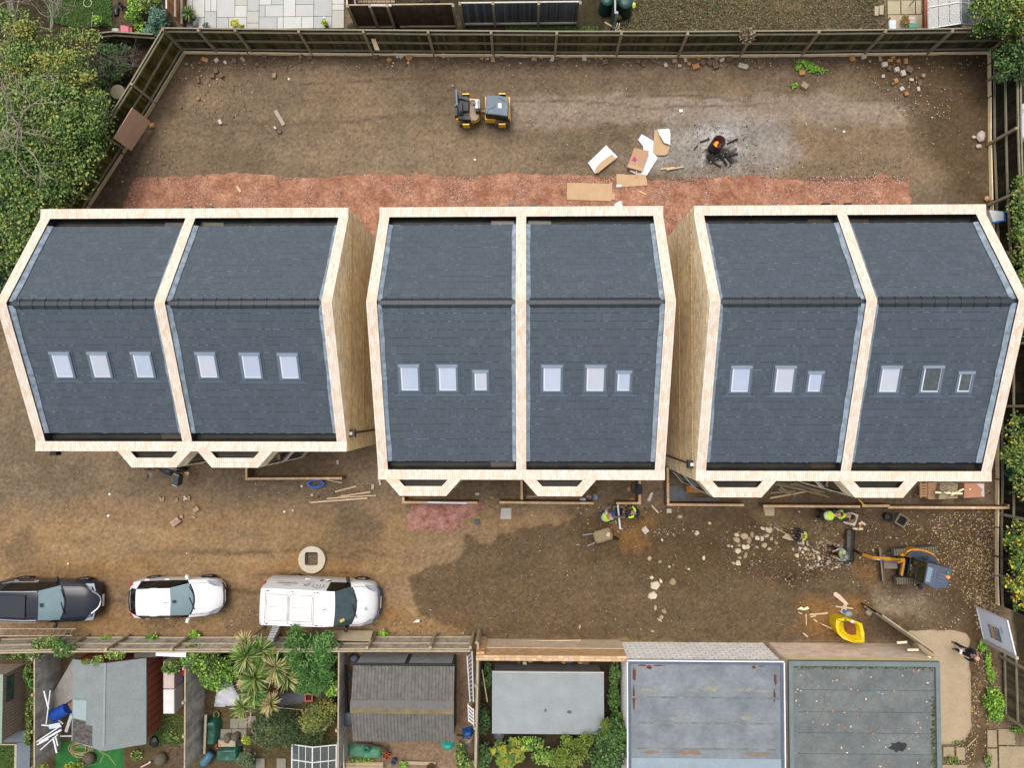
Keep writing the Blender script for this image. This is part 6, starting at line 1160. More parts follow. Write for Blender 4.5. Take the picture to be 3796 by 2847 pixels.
for k in range(8): a = rd.uniform(0, 6.28); q = rd.uniform(0, .09); c_ = dc+Vector((math.cos(a)*q-.07, math.sin(a)*q-.05, .48)); m.tube([c_, c_+Vector((rd.uniform(-.04, .04), rd.uniform(-.04, .04), .16)), c_+Vector((rd.uniform(-.08, .08), rd.uniform(-.08, .08), rd.uniform(.26, .42)))], [.045, .03, .004], 6)
m.build('flames', mf, fd, smooth=True)
m = MB(); MCHAR = M('charcoal', (40, 38, 40), .9, .4, 8)
for k in range(7): a = rd.uniform(-1.2, 1.6); c_ = dc+Vector((math.cos(a)*.13, math.sin(a)*.13, .5)); m.box(c_, (.2, .07, .06), rz=rd.uniform(0, 3), ry=rd.uniform(-.5, .5))
m.build('burning_wood', M('burnt_wood', (92, 78, 70), .9, .35, 8), fd)
m = MB(); m.lathe(dc+Vector((.25, .3, .85)), [(0, 0), (.2, .1), (.36, .5), (.5, 1.1), (.42, 1.7), (0, 2.1)], 14); sm = m.build('smoke', M('smoke_stub', (200, 200, 200)), None); tag(sm, kind='stuff')
ms = bpy.data.materials.new('smoke'); ms.use_nodes = True; nt = ms.node_tree; nt.nodes.remove(nt.nodes['Principled BSDF']); pv = nt.nodes.new('ShaderNodeVolumePrincipled'); pv.inputs['Color'].default_value = (.85, .86, .88, 1)
tc = nt.nodes.new('ShaderNodeTexCoord'); nz = nt.nodes.new('ShaderNodeTexNoise'); nz.inputs['Scale'].default_value = 2.6; mr = nt.nodes.new('ShaderNodeMapRange'); mr.inputs[1].default_value = .48; mr.inputs[2].default_value = .75; mr.inputs[4].default_value = .55
nt.links.new(tc.outputs['Object'], nz.inputs['Vector']); nt.links.new(nz.outputs['Fac'], mr.inputs[0]); nt.links.new(mr.outputs[0], pv.inputs['Density']); nt.links.new(pv.outputs[0], nt.nodes['Material Output'].inputs['Volume']); sm.data.materials[0] = ms
for i, (a, b, w) in enumerate((((1620, 1225), (1700, 1195), .06), ((1850, 1240), (1945, 1195), .07), ((1865, 1345), (1945, 1325), .08), ((1690, 1345), (1712, 1372), .16), ((1790, 1340), (1850, 1420), .1), ((1830, 1330), (1895, 1405), .09), ((1720, 1395), (1800, 1440), .06), ((1565, 1290), (1600, 1250), .05))):
 stick('charred_timber', 'charred black timber lying in the ash around the fire drum', 'timber', MCHAR, 2, 0, a, b, w, .05, .04, 'charred timbers round the fire')
def leaning(name, label, cat, mat, pts, t=.02):
 m = MB(); P_ = [Vector(p) for p in pts]; n = (P_[1]-P_[0]).cross(P_[2]-P_[0]).normalized(); n = n if n.z > 0 else -n; m.hexa([p-n*t for p in P_], P_); return solo(m, name, mat, label, cat)
leaning('plywood_sheet', 'large brown plywood sheet leaning over the mossy corner fence', 'plywood', M('plywood_brown', (226, 190, 164), .8, .1, 2, .1, fine=.06), [T(0, 0, 1297, 1045, .35), T(0, 0, 1140, 925, 2.0), T(0, 0, 980, 1190, 2.0), T(0, 0, 1130, 1300, .35)])
stick('plank', 'broken grey plank lying alone on the back yard left of the roller', 'timber', M('grey_plank', (176, 166, 152), .85, .15, 5), 1, 0, (163, 950), (238, 1078), .17, .03)
flat('plywood_offcut', 'small new plywood offcut leaning on the back fence', 'plywood', MPALE, 1, 0, [(1003, 362), (1040, 362), (1057, 410), (1015, 408)], 1., .02, dz=[.3, .3, -.2, -.2])
leaning('plywood_sheet', 'pale plywood sheet lying along the top of the front fence beside the van', 'plywood', M('plywood_pale', (206, 188, 158), .8, .1, 2.5, fine=.06), [T(1, 3, 660, 470, .5), T(1, 3, 1008, 474, .5), T(1, 3, 985, 562, 1.3), T(1, 3, 612, 553, 1.3)])
MB1 = [M('brick_tan', (170, 146, 116), .9, .2, 8, fine=.15), M('brick_brown', (122, 100, 80), .9, .25, 8, fine=.15), M('brick_pale', (206, 194, 178), .9, .15, 8, fine=.12), M('brick_orange', (186, 134, 86), .9, .2, 8, fine=.15)]
MST = [M('stone_cream', (214, 196, 164), .9, .14, 4, .1, fine=.12), M('stone_buff', (188, 168, 136), .9, .16, 4, .1, fine=.14), M('stone_tan', (164, 142, 112), .9, .18, 4, .1, fine=.14), M('stone_white', (222, 206, 180), .9, .1, 4, fine=.1)]
def rubble(name, label, cat, group, items, mats, kind='brick'):
 for i, it in enumerate(items):
  c, r, u, v, w, d = it[:6]; rz = it[6] if len(it) > 6 else random.Random(i*31+int(u)).uniform(0, PI); mi = it[7] if len(it) > 7 else (i*7+int(u)) % len(mats); m = MB(); p = T(c, r, u, v, 0); h = min(w, d)*.5 if kind == 'brick' else .07
  if kind == 'brick': m.box(p+Vector((0, 0, h/2+.02)), (w, d, h), rz=rz, rx=random.Random(i).uniform(-.1, .1), ry=random.Random(i+9).uniform(-.12, .12), taper=.94)
  else: m.rock(p+Vector((0, 0, .01)), (w, d, h), rz, seed=i*13+int(u), n=5+i % 3)
  solo(m, name, mats[mi], label, cat, group)
L_ = []
rd = random.Random(12)
for c, pts in ((0, [(1775, 520, 34, 60), (1875, 525, 40, 34), (1948, 540, 24, 30), (2028, 530, 40, 36), (2100, 515, 50, 28), (1870, 615, 42, 36), (1915, 655, 48, 36), (1840, 660, 38, 34), (2065, 470, 24, 30), (1320, 1085, 40, 44), (1715, 690, 60, 24), (1905, 1055, 46, 28), (1715, 855, 30, 26), (1550, 910, 70, 18)]),
               (1, [(385, 490, 40, 22), (380, 530, 24, 30), (465, 505, 30, 38), (770, 480, 36, 22), (1035, 495, 48, 52), (1150, 522, 36, 38), (1210, 472, 70, 24), (1255, 492, 40, 24), (1325, 505, 54, 46), (1572, 488, 34, 22), (1610, 478, 38, 26), (1948, 505, 32, 26), (2042, 516, 56, 34), (2120, 508, 40, 40), (160, 655, 44, 30), (10, 560, 30, 26), (75, 490, 30, 40), (165, 1105, 20, 30), (205, 1138, 34, 30)]),
               (2, [(185, 510, 46, 44), (240, 490, 34, 24), (345, 510, 30, 50), (385, 505, 36, 42), (440, 480, 36, 26), (620, 500, 60, 40), (660, 530, 40, 30), (720, 490, 44, 40), (765, 495, 34, 44), (795, 540, 44, 44), (1080, 535, 44, 30), (1125, 560, 26, 46), (1210, 525, 32, 34), (1320, 565, 30, 34), (1395, 530, 44, 34), (1490, 520, 36, 24), (1580, 580, 60, 44), (1635, 545, 48, 44), (1700, 545, 44, 50), (1745, 560, 80, 50), (1600, 500, 40, 46), (1700, 490, 40, 26), (1805, 520, 28, 44), (1865, 515, 50, 44), (1930, 540, 36, 22), (1955, 515, 40, 24), (1985, 575, 84, 40), (1760, 505, 24, 40), (1520, 555, 30, 30), (1440, 570, 30, 24)]),
               (3, [(722, 510, 48, 42), (822, 495, 38, 40), (965, 510, 46, 22), (1000, 562, 48, 42), (1050, 525, 44, 24), (1075, 500, 26, 34), (1120, 530, 30, 30), (1185, 532, 48, 30), (1232, 475, 34, 26), (1335, 466, 30, 24), (1210, 605, 64, 50), (1160, 635, 50, 40), (1105, 605, 40, 40), (1045, 590, 30, 40), (1235, 690, 36, 22), (1275, 675, 26, 24), (1335, 655, 30, 30), (990, 660, 28, 24), (1100, 700, 32, 40), (1075, 725, 30, 26), (1190, 812, 32, 30), (1305, 720, 30, 50), (1295, 770, 24, 40), (310, 745, 50, 60), (290, 635, 50, 40), (1150, 770, 34, 34)])):
 for u, v, w, d in pts: L_.append((c, 0, u, v, w/2.3284/81, d/2.3284/81))
rubble('rubble_brick', 'broken brick lying in the rubble along the back of the site', 'brick', 'bricks and stones in the back yard rubble', L_, MB1)
rubble('brick', 'loose cream brick scattered on the bare yard below the motorbike', 'brick', 'cream bricks below the motorbike', [(0, 2, 1392, 990, .215, .1, -1.0, 0), (0, 2, 1413, 995, .215, .1, 1.4, 0), (0, 2, 1531, 998, .16, .1, 1.57, 0), (0, 2, 1604, 980, .215, .1, -.8, 2), (0, 2, 1596, 995, .12, .08, .7, 2), (0, 2, 1635, 983, .19, .11, 1.57, 0), (0, 2, 1675, 1146, .2, .12, -.3, 0)], [MB1[0], MB1[3], MB1[2]])
rubble('brick_lump', 'lump of broken red brickwork on the yard behind the hatchback', 'brickwork', 'lumps of red brickwork', [(0, 2, 1525, 1185, .46, .3, .6), (0, 2, 1700, 1082, .28, .2, .6), (0, 2, 1572, 1143, .15, .14, .3)], [M('red_brickwork', (182, 122, 98), .9, .3, 9, hue2=(206, 186, 170), fine=.2)])
rubble('brick', 'new cream brick beside the mortar board', 'brick', 'cream bricks by the mortar board', [(3, 2, 797, 1198, .215, .1, .6, 0), (3, 2, 822, 1203, .215, .1, -.6, 0), (3, 2, 795, 1225, .16, .1, .9, 1), (3, 2, 750, 1248, .215, .1, -.1, 0), (3, 2, 798, 1250, .215, .1, .1, 0)], [M('brick_cream_new', (236, 214, 182), .85, .08, 6), MB1[3]])
rubble('brick', 'single pale block dropped near the front walls', 'brick', 'single pale blocks near the front walls', [(1, 2, 705, 675, .2, .11, 1.57, 2), (1, 2, 1068, 850, .24, .1, -1.3, 2), (1, 2, 1007, 885, .22, .12, 1.5, 2), (1, 2, 1908, 948, .2, .11, 0, 2), (1, 2, 2035, 980, .2, .1, 0, 3), (2, 2, 1000, 905, .16, .2, .2, 3), (2, 2, 1030, 990, .26, .11, 0, 3), (2, 2, 1347, 1092, .22, .2, 0, 2), (2, 2, 1142, 1258, .26, .3, .6, 2), (2, 2, 1148, 1308, .2, .14, .8, 1)], MB1)
S_ = [(1935, 1300, 60, 45), (1995, 1310, 80, 75), (2065, 1300, 50, 70), (2155, 1245, 55, 35), (2195, 1255, 40, 60), (1935, 1345, 75, 55), (2040, 1350, 65, 90), (2110, 1330, 55, 50), (2150, 1335, 40, 60), (2190, 1310, 60, 50), (1950, 1390, 55, 40), (1945, 1440, 80, 60), (2025, 1405, 60, 60), (2170, 1390, 70, 60), (2010, 1475, 40, 70), (1995, 1405, 40, 60), (1945, 1545, 60, 60), (1905, 1545, 40, 30), (2105, 1405, 50, 36), (1890, 1400, 30, 30), (1860, 1395, 30, 26), (1960, 1500, 50, 24), (2080, 1470, 30, 26), (1650, 1500, 34, 48), (1590, 1285, 50, 62), (1445, 1145, 60, 44), (1270, 1530, 40, 40), (1350, 1575, 34, 24), (1520, 1595, 30, 26), (1180, 1505, 40, 50), (1385, 1560, 30, 24), (1290, 1345, 26, 34), (1700, 1200, 36, 30), (565, 1385, 40, 22), (1150, 1105, 34, 26)]
rubble('paving_piece', 'broken piece of cream paving stone among the front yard rubble', 'paving stone', 'broken paving stones in the front yard', [(2, 2, u, v, w/205, d/205, None or random.Random(u).uniform(-.5, .5), k % 4) for k, (u, v, w, d) in enumerate(S_)]+[(3, 2, u, v, w/215, d/215, random.Random(u).uniform(0, 3), k % 3) for k, (u, v, w, d) in enumerate([(15, 1260, 60, 70), (30, 1335, 50, 36), (70, 1370, 50, 44), (300, 1370, 54, 34), (338, 1378, 30, 44), (450, 1365, 50, 44), (320, 1420, 40, 50), (215, 1425, 30, 46), (345, 1430, 50, 40), (250, 1480, 44, 50), (395, 1440, 30, 40), (360, 1470, 36, 40), (440, 1500, 40, 54), (370, 1585, 50, 40), (395, 1570, 30, 30), (430, 1560, 40, 26), (515, 1540, 40, 40), (475, 1330, 26, 30), (590, 1580, 44, 24), (270, 1560, 30, 30), (330, 1500, 40, 30), (300, 1450, 40, 34), (270, 1430, 34, 30), (390, 1500, 40, 40), (420, 1450, 34, 34), (10, 1420, 40, 50)])], MST, 'stone')
rubble('paving_slab', 'large cream paving slab piece lying alone in the middle of the dark yard', 'paving stone', 'cream slabs in the dark yard', [(2, 3, 1230, 80, .56, .5, 0, 3), (2, 3, 1207, 172, .48, .44, .3, 3), (2, 3, 1380, 52, .36, .38, 0, 2), (2, 3, 1198, 15, .22, .2, 0, 3), (2, 3, 1280, 45, .16, .28, .3, 3), (2, 3, 1308, 307, .32, .22, -.5, 2), (2, 3, 1282, 355, .26, .2, .4, 1), (2, 3, 1270, 380, .3, .16, -.5, 1), (2, 3, 1232, 275, .16, .28, 0, 1), (2, 3, 1207, 475, .22, .12, 0, 1), (2, 3, 580, 440, .14, .24, 0, 1)], MST, 'stone')
flat('paving_slab', 'big triangular cream slab beside the person with the pickaxe', 'paving stone', MST[0], 3, 2, [(123, 1325), (162, 1293), (222, 1335), (225, 1350), (185, 1348)], .07, .06)
flat('paving_slab', 'white paving offcut lying near the open board gate', 'paving stone', MST[3], 3, 3, [(845, 318), (872, 282), (905, 318), (880, 348)], .06, .05)
flat('paving_slab', 'pale grey square slab in front of the middle wall', 'paving stone', M('grey_slab', (184, 182, 172), .85, .08, 4, fine=.06), 1, 2, [(2112, 1070), (2203, 1070), (2202, 1168), (2106, 1168)], .08, .08, bevel=.01)
flat('paving_slab', 'buff square slab against the long right wall', 'paving stone', MST[1], 2, 2, [(2162, 1050), (2262, 1060), (2262, 1138), (2180, 1138)], .08, .08, bevel=.01)
flat('concrete_cube', 'small dark grey cube on the clay left of the square slab', 'block', M('dark_grey_block', (92, 100, 104), .8, .15, 6), 1, 2, [(1880, 1175), (1920, 1172), (1924, 1212), (1884, 1214)], .2, .18, bevel=.015)
m = MB(); c_ = T(1, 2, 518, 858, .16)
for k in range(6): m.ring(c_+Vector((0, 0, (k % 3-1)*.045)), .33+.035*(k//3), .03, 40, 8, sx=1, sy=.42 if k < 3 else .5)
solo(m, 'hose_coil', M('blue_pipe', (20, 104, 214), .4, .12, 8, spec=.5), 'coil of bright blue corrugated pipe beside the left low wall', 'hose', smooth=True)
for i, (a, b, w, lb) in enumerate((((680, 930), (862, 882), .07, 'shortest of the pale planks, nearest the left low wall'), ((730, 968), (985, 932), .07, 'pale plank with a bent end pointing at the middle bay'), ((610, 988), (1000, 962), .06, 'pale plank crossing the middle of the plank pile'), ((470, 1022), (960, 985), .07, 'longest pale plank with a blackened end'), ((700, 978), (1035, 962), .05, 'thin pale plank, tip furthest to the right'), ((612, 828), (740, 852), .04, 'thin pale strip leaning at the blue hose coil'))):
 stick('plank', lb, 'timber', MPALE2, 1, 2, a, b, w, .04, .04+.03*i)
stick('white_pipe', 'white plastic pipe laid across the round drain pit', 'pipe', MWHITE, 2, 2, (908, 1040), (928, 1250), .075, .07, .42, z2=.1)
stick('spirit_level', 'aluminium spirit level lying on the middle front wall', 'spirit level', M('aluminium', (206, 214, 226), .35, .06, 6, metal=.3), 1, 2, (1478, 1020), (1820, 1029), .06, .04, .76)
stick('spirit_level', 'yellow spirit level leaning on the long right wall', 'spirit level', M('level_yellow', (226, 180, 40), .5), 3, 2, (782, 992), (842, 1058), .05, .05, .7)
mh = thing('manhole_slab', 'round concrete slab with a square hole, in the yard behind the van', 'manhole', T(1, 2, 489, 1510)); c_ = T(1, 2, 489, 1510); ch = T(1, 2, 475, 1510, .2); n = 48; m = MB(); hw = .3; cut = .06
def hole(th_):
 d = Vector((math.cos(th_), math.sin(th_))); k = hw/max(abs(d.x), abs(d.y)); p = d*k
 ov = abs(p.x)+abs(p.y)-(2*hw-cut)
 if ov > 0: p = p*(2*hw-cut)/(abs(p.x)+abs(p.y))
 return p
A_, B_ = [], []
for i in range(n): th_ = 2*PI*(i+.5)/n; A_.append(Vector((c_.x+math.cos(th_)*.61, c_.y+math.sin(th_)*.61, .2))); q = hole(th_); B_.append(Vector((ch.x+q.x, ch.y+q.y, .2)))
for i in range(n):
 j = (i+1) % n; m.face([A_[i], A_[j], B_[j], B_[i]]); lo = Vector((0, 0, -.2)); m.face([A_[i]+lo, A_[j]+lo, A_[j], A_[i]]); m.face([B_[i], B_[j], B_[j]-Vector((0, 0, .195)), B_[i]-Vector((0, 0, .195))])
m.build('slab', M('concrete_buff', (204, 194, 172), .9, .08, 3, .1, fine=.06), mh)
m = MB(); m.face([(ch.x-hw, ch.y-hw, .012), (ch.x+hw, ch.y-hw, .012), (ch.x+hw, ch.y+hw, .012), (ch.x-hw, ch.y+hw, .012)]); m.build('shaft_floor', M('shaft', (104, 92, 72), .9, .2, 5), mh)
m = MB(); m.box((ch.x, ch.y+hw-.06, .06), (.44, .1, .06)); m.box((ch.x-hw+.05, ch.y, .08), (.05, .4, .06)); m.build('timber_shutter', M('dark_shutter', (74, 52, 36), .8), mh)
def pit(label, c, r, u, v, s, rz, hz=.35):
 th = thing('drain_pit', label, 'drain', T(c, r, u, v)); p = T(c, r, u, v, hz); m = MB(); E = Euler((0, 0, rz)).to_matrix(); w = s/2
 for x, y, dx, dy in ((0, w-.03, s, .06), (0, -w+.03, s, .06), (w-.03, 0, .06, s-.12), (-w+.03, 0, .06, s-.12)): m.box(p+E@Vector((x, y, -hz/2)), (dx, dy, hz), rz=rz)
 m.box(p-Vector((0, 0, .1)), (s-.12, s-.12, .03), rz=rz); m.build('frame', M('muddy_frame', (128, 118, 92), .8, .2, 6), th)
 m = MB(); m.ring(p-Vector((0, 0, .05)), s*.36, .03, 28, 8, hz=.05); m.build('collar', M('collar_black', (38, 38, 38), .5, .2, 6), th, smooth=True)
 m = MB(); m.cyl(p-Vector((0, 0, .084)), p-Vector((0, 0, .08)), s*.34, 24); m.build('opening', M('pit_dark', (22, 18, 16), .9, .4, 9), th); return th
pit('square framed round drain pit with a white pipe across it', 2, 2, 918, 1105, .54, .0)
pit('turned square drain box with a black ring, near the wall end', 3, 2, 1160, 1180, .5, -.55)
bk = thing('bucket', 'black builders bucket standing left of the turned drain box', 'bucket', T(3, 2, 1020, 1140)); m = MB(); m.lathe(T(3, 2, 1017, 1140), [(0, .02), (.15, .02), (.2, .34), (.22, .35), (.2, .36), (.17, .3), (.15, .1), (0, .1)], 20); m.build('shell', M('bucket_black', (50, 46, 42), .6, .25, 6), bk, smooth=True); m = MB(); c_ = T(3, 2, 1017, 1140, .36); m.tube([c_+Vector((.2*math.cos(t), .2*math.sin(t)*.9, .02+.02*math.sin(t))) for t in np.linspace(0, PI, 9)], .008, 5); m.build('handle', MBLACK, bk)
mbd = thing('mortar_board', 'white square mortar board heaped with mortar by the kneeling workers', 'mortar board', T(3, 2, 718, 1160))
m = MB(); m.prism([xy(T(3, 2, *q, .12)) for q in ((682, 1095), (786, 1130), (752, 1228), (654, 1200))], .04, .12); m.build('board', M('pale_board', (206, 196, 186), .8, .1, 5), mbd)
m = MB(); c_ = T(3, 2, 720, 1162, .121); m.heights(-.24, .24, -.2, .2, 12, 10, lambda x, y: (c_.x+x, c_.y+y, c_.z+max(-.003, .12*(1-(x/.24)**2-(y/.2)**2)+.03*math.sin(x*40)*math.cos(y*33)))); m.build('mortar', M('mortar', (140, 118, 82), .95, .2, 9, .3), mbd, smooth=True)
wb = thing('wheelbarrow', 'muddy wheelbarrow full of mortar in the yard left of the drain pit', 'wheelbarrow', z3(420, 1150)); pl = [(150, 1090), (200, 1045), (570, 925), (640, 950), (715, 1190), (700, 1250), (290, 1370), (215, 1340)]
m = MB(); top = [z3(u, v, .62) for u, v in pl]; c_ = sum(top, Vector())/8; bot = [Vector((c_.x+(p.x-c_.x)*.6, c_.y+(p.y-c_.y)*.6, .3)) for p in top]
for i in range(8): j = (i+1) % 8; m.face([bot[i], bot[j], top[j], top[i]]); m.beam(top[i], top[j], .03, .03)
m.face(bot[::-1]); m.build('tray', M('muddy_tray', (142, 124, 92), .85, .2, 6), wb)
m = MB(); inn = [Vector((c_.x+(p.x-c_.x)*.93, c_.y+(p.y-c_.y)*.93, .57)) for p in top]; m.face(inn); m.build('load', M('mortar_load', (156, 138, 108), .95, .12, 5, .3, fine=.1), wb)
m = MB(); m.beam(z3(130, 1095, .55), z3(-160, 1140, .6), .04, .04); m.beam(z3(200, 1360, .55), z3(-30, 1460, .6), .04, .04); m.build('handle', M('grey_steel', (150, 152, 158), .5, metal=.4), wb)
m = MB(); w0 = z3(800, 1230, .18); m.lathe(w0-Vector((.02, .04, 0)), [(.06, 0), (.16, 0), (.18, .03), (.18, .06), (.16, .09), (.06, .09)], 16, axis=(.3, 1, 0)); m.build('wheel', MTYRE, wb, smooth=True)
m = MB(); m.prism([xy(z3(u, v, .66)) for u, v in ((515, 1165), (570, 1045), (650, 1070), (625, 1200))], .575, .66); solo(m, 'stone', MST[0], 'cream stone lying on the mortar in the wheelbarrow', 'stone')
m = MB(); m.tube([z3(620, 790, .05), z3(820, 745, .06)], .018, 6); hmr = thing('hammer', 'hammer lying between the two men at the drain pit', 'tool', z3(700, 770)); m.build('handle', MOLDW, hmr); m = MB(); m.box(z3(815, 745, .06), (.05, .16, .05), rz=.3); m.build('head', M('steel_grey'), hmr)
flat('trowel', 'steel trowel lying on the clay beside the hammer', 'tool', M('steel_grey'), 2, 2, [(880, 1222), (893, 1195), (898, 1208)], .05, .02)
def lump(name, label, cat, mat, p, d, seed, sub=1, rz=0):
 bm = bmesh.new(); bmesh.ops.create_icosphere(bm, subdivisions=3, radius=1); rd = random.Random(seed); o = Vector((rd.uniform(0, 50), rd.uniform(0, 50), 0)); from mathutils import noise
 E = Euler((0, 0, rz)).to_matrix(); vs = []
 for v in bm.verts: k = 1+.28*noise.noise(v.co*1.6+o)+.12*noise.noise(v.co*4+o); q = v.co*k; q.z = max(q.z, -.5); vs.append(p+E@Vector((q.x*d[0]/2, q.y*d[1]/2, (q.z+.5)*d[2]/1.5)))
 m = MB(); m.add(vs, [tuple(x.index for x in f.verts) for f in bm.faces]); bm.free(); return solo(m, name, mat, label, cat, smooth=True)
lump('sack', 'blue and white cement sack against the middle front wall', 'sack', M('blue_white_sack', (196, 198, 208), .6, .2, 4, hue2=(88, 140, 190)), T(2, 2, 712, 970), (.26, .3, .25), 1)
lump('sack', 'red sack half under the middle bay', 'sack', M('red_sack', (170, 92, 88), .7, .25, 5, hue2=(206, 196, 196)), T(2, 2, 655, 968), (.26, .24, .25), 2)
lump('jacket', 'dark jacket thrown over the end of the middle front wall', 'jacket', M('dark_cloth', (48, 54, 60), .9, .2, 6), T(2, 2, 1088, 905, .68), (.32, .45, .22), 3)
lump('dust_sheet', 'muddy grey cloth lying beside the dark jacket', 'cloth', M('muddy_cloth', (96, 92, 78), .9, .2, 6), T(2, 2, 1045, 890), (.22, .5, .3), 4)
m = MB(); m.lathe(T(2, 2, 697, 912), [(0, .02), (.13, .02), (.16, .3), (.14, .3), (.12, .05), (0, .05)], 18); solo(m, 'bucket', M('ochre_bucket', (128, 100, 44), .7, .2, 5), 'ochre stained bucket tucked beside the middle bay', 'bucket', smooth=True)
flat('trowel_board', 'blue white tool box lid on the middle front wall', 'lid', M('blue_lid', (90, 112, 150), .5, .3, 9, hue2=(220, 222, 230)), 2, 2, [(582, 985), (628, 985), (632, 1005), (580, 1005)], .76, .04)
stick('plank', 'short plank lying behind the middle front wall', 'timber', MOLDW, 2, 2, (118, 975), (210, 970), .1, .03)
flat('bag', 'torn cement bag on the path between the low walls', 'bag', M('paper_bag', (206, 172, 146), .8, .12, 5, hue2=(220, 222, 232)), 2, 2, [(1195, 935), (1217, 940), (1188, 1015), (1160, 1005)], .1, .09, bevel=.02)
stick('stake', 'pointed pale stake on the ground right of the navy jacket worker', 'timber', MPALE2, 2, 2, (1200, 1048), (1258, 1112), .07, .04)
flat('membrane_sheet', 'blue black damp proof membrane on the ground behind the long wall', 'membrane', M('dpm_sheet', (62, 68, 76), .35, .25, 4, hue2=(100, 106, 112), spec=.5), 2, 2, [(1352, 878), (1490, 880), (1520, 985), (1790, 985), (1790, 1012), (1352, 1012)], .03, .02)
bs = thing('brick_stack', 'small stack of orange bricks under the edge of the first right bay', 'bricks', T(2, 2, 1560, 920))
bso = brick_mat('orange_stack', [(206, 136, 66), (222, 158, 84), (190, 120, 56)], (110, 70, 36), bw=.22, bh=.075, off=0.)
m = MB(); m.prism([xy(T(2, 2, *q, .45)) for q in ((1495, 880), (1640, 880), (1640, 932), (1505, 935))], .12, .45); m.build('bricks', bso, bs)
m = MB(); m.box(T(2, 2, 1570, 908, .06), (.8, .3, .1)); m.build('pallet', MOLDW, bs)
BE = [((20, 985), (345, 925), 1, 'bright new batten lowest in the timber pile'), ((22, 940), (240, 922), 0, 'short greyish batten crossing the pile on the left'), ((90, 908), (180, 945), 0, 'broad stub batten under the crossing battens'), ((105, 890), (238, 965), 0, 'diagonal batten over the stub in the pile'), ((60, 865), (330, 915), 0, 'batten running below the top edge of the pile'), ((75, 852), (250, 880), 0, 'uppermost batten close to the house wall'), ((230, 850), (530, 980), 0, 'longest diagonal batten reaching the second bay'), ((200, 858), (490, 935), 0, 'batten parallel above the longest diagonal one'), ((160, 880), (470, 960), 0, 'batten parallel below the longest diagonal one')]
for i, (a, b, k, lb) in enumerate(BE): stick('batten', lb, 'timber', MPALE2 if k else M('green_grey_batten', (158, 144, 112), .85, .15, 5), 3, 2, a, b, .075, .05, .05+.035*(i % 5))
pt = thing('pallet_stack', 'stack of timber pallets with tangled green strapping at the right house corner', 'pallets', T(3, 2, 1480, 930))
m = MB()
for k in range(5): p = T(3, 2, 1345, 868+k*24, .62); m.box((p.x+.0, p.y, .62), (.34, .09, .025))
for x in (1320, 1370): p = T(3, 2, x, 915, .58); m.box((p.x, p.y, .56), (.08, .68, .08))
for k in range(6): p = T(3, 2, 1432, 862+k*24, .66); m.box((p.x, p.y, .66), (.5, .11, .025))
m.box((T(3, 2, 1420, 920, .3).x, T(3, 2, 1420, 920, .3).y, .3), (.75, .7, .55)); m.build('pallet', M('pallet_wood', (190, 150, 108), .85, .15, 5), pt)
m = MB(); a_ = [T(3, 2, *q, .95) for q in ((1490, 857), (1640, 857), (1640, 985), (1475, 995))]; m.prism([xy(p) for p in a_], .02, .95); m.build('wrapped_load', M('pinkish_load', (196, 160, 130), .8, .2, 4, hue2=(176, 160, 126)), pt)
m = MB(); rd = random.Random(9)
for k in range(16):
 p = T(3, 2, rd.uniform(1450, 1690), rd.uniform(860, 985), 1.); q = T(3, 2, rd.uniform(1430, 1690), rd.uniform(860, 985), 1.); mid = (p+q)/2+Vector((rd.uniform(-.1, .1), rd.uniform(-.1, .1), rd.uniform(.02, .14))); m.tube([p, mid, q], .009, 4)
m.build('green_strapping', M('green_strap', (72, 116, 84), .5), pt)
m = MB(); m.beam(T(3, 2, 1445, 935, 1.0), T(3, 2, 1680, 945, 1.0), .08, .04); m.beam(T(3, 2, 1570, 965, .98), T(3, 2, 1690, 905, 1.0), .06, .04); m.build('loose_plank', MPALE, pt)
cb = thing('cardboard_box', 'large torn cardboard box beside the pallets at the right house corner', 'box', T(3, 2, 1780, 920)); m = MB(); m.prism([xy(T(3, 2, *q, .85)) for q in ((1700, 857), (1870, 858), (1872, 975), (1695, 985))], .02, .85); m.build('box', M('box_salmon', (192, 136, 104), .85, .08, 3), cb, bevel=.01)
m = MB(); m.face([T(3, 2, *q, .856) for q in ((1800, 860), (1868, 862), (1870, 972), (1845, 970), (1842, 935), (1855, 910), (1830, 890))][::-1]); m.build('torn_edge', M('torn_white', (206, 196, 190), .8), cb); m = MB(); m.face([T(3, 2, *q, .856) for q in ((1740, 903), (1753, 901), (1754, 913), (1741, 915))][::-1]); m.build('label', MPLATE, cb)
bg_ = thing('bulk_bag', 'bright yellow bulk bag half full of sand standing by the garage wall', 'bag', T(3, 3, 700, 480)); MYB = M('bag_yellow', (246, 214, 20), .55, .12, 4, .3)
top = [T(3, 3, u, v, z) for u, v, z in ((590, 375, .75), (660, 362, .85), (760, 390, .8), (815, 415, .8), (835, 500, .75), (835, 578, .8), (740, 580, .75), (650, 545, .75), (605, 500, .75), (585, 440, .75))]; c_ = sum(top, Vector())/10; bot = [Vector((c_.x+(p.x-c_.x)*.92-.02, c_.y+(p.y-c_.y)*.92, .0)) for p in top]
inn = [Vector((c_.x+(p.x-c_.x)*.45+.12, c_.y+(p.y-c_.y)*.55, .5)) for p in top]
rim = [p+(Vector((c_.x, c_.y, p.z))-p)*.22+Vector((0, 0, random.Random(i).uniform(-.08, .12))) for i, p in enumerate(top)]
m = MB(); n = 10; m.add(bot+top+rim+inn, [(i, (i+1) % n, n+(i+1) % n, n+i) for i in range(n)]+[(n+i, n+(i+1) % n, 2*n+(i+1) % n, 2*n+i) for i in range(n)]+[(2*n+i, 2*n+(i+1) % n, 3*n+(i+1) % n, 3*n+i) for i in range(n)]); m.build('bag', MYB, bg_)
m = MB(); m.face(inn); m.build('sand', M('orange_sand', (130, 78, 34), .95, .2, 6, .4), bg_)
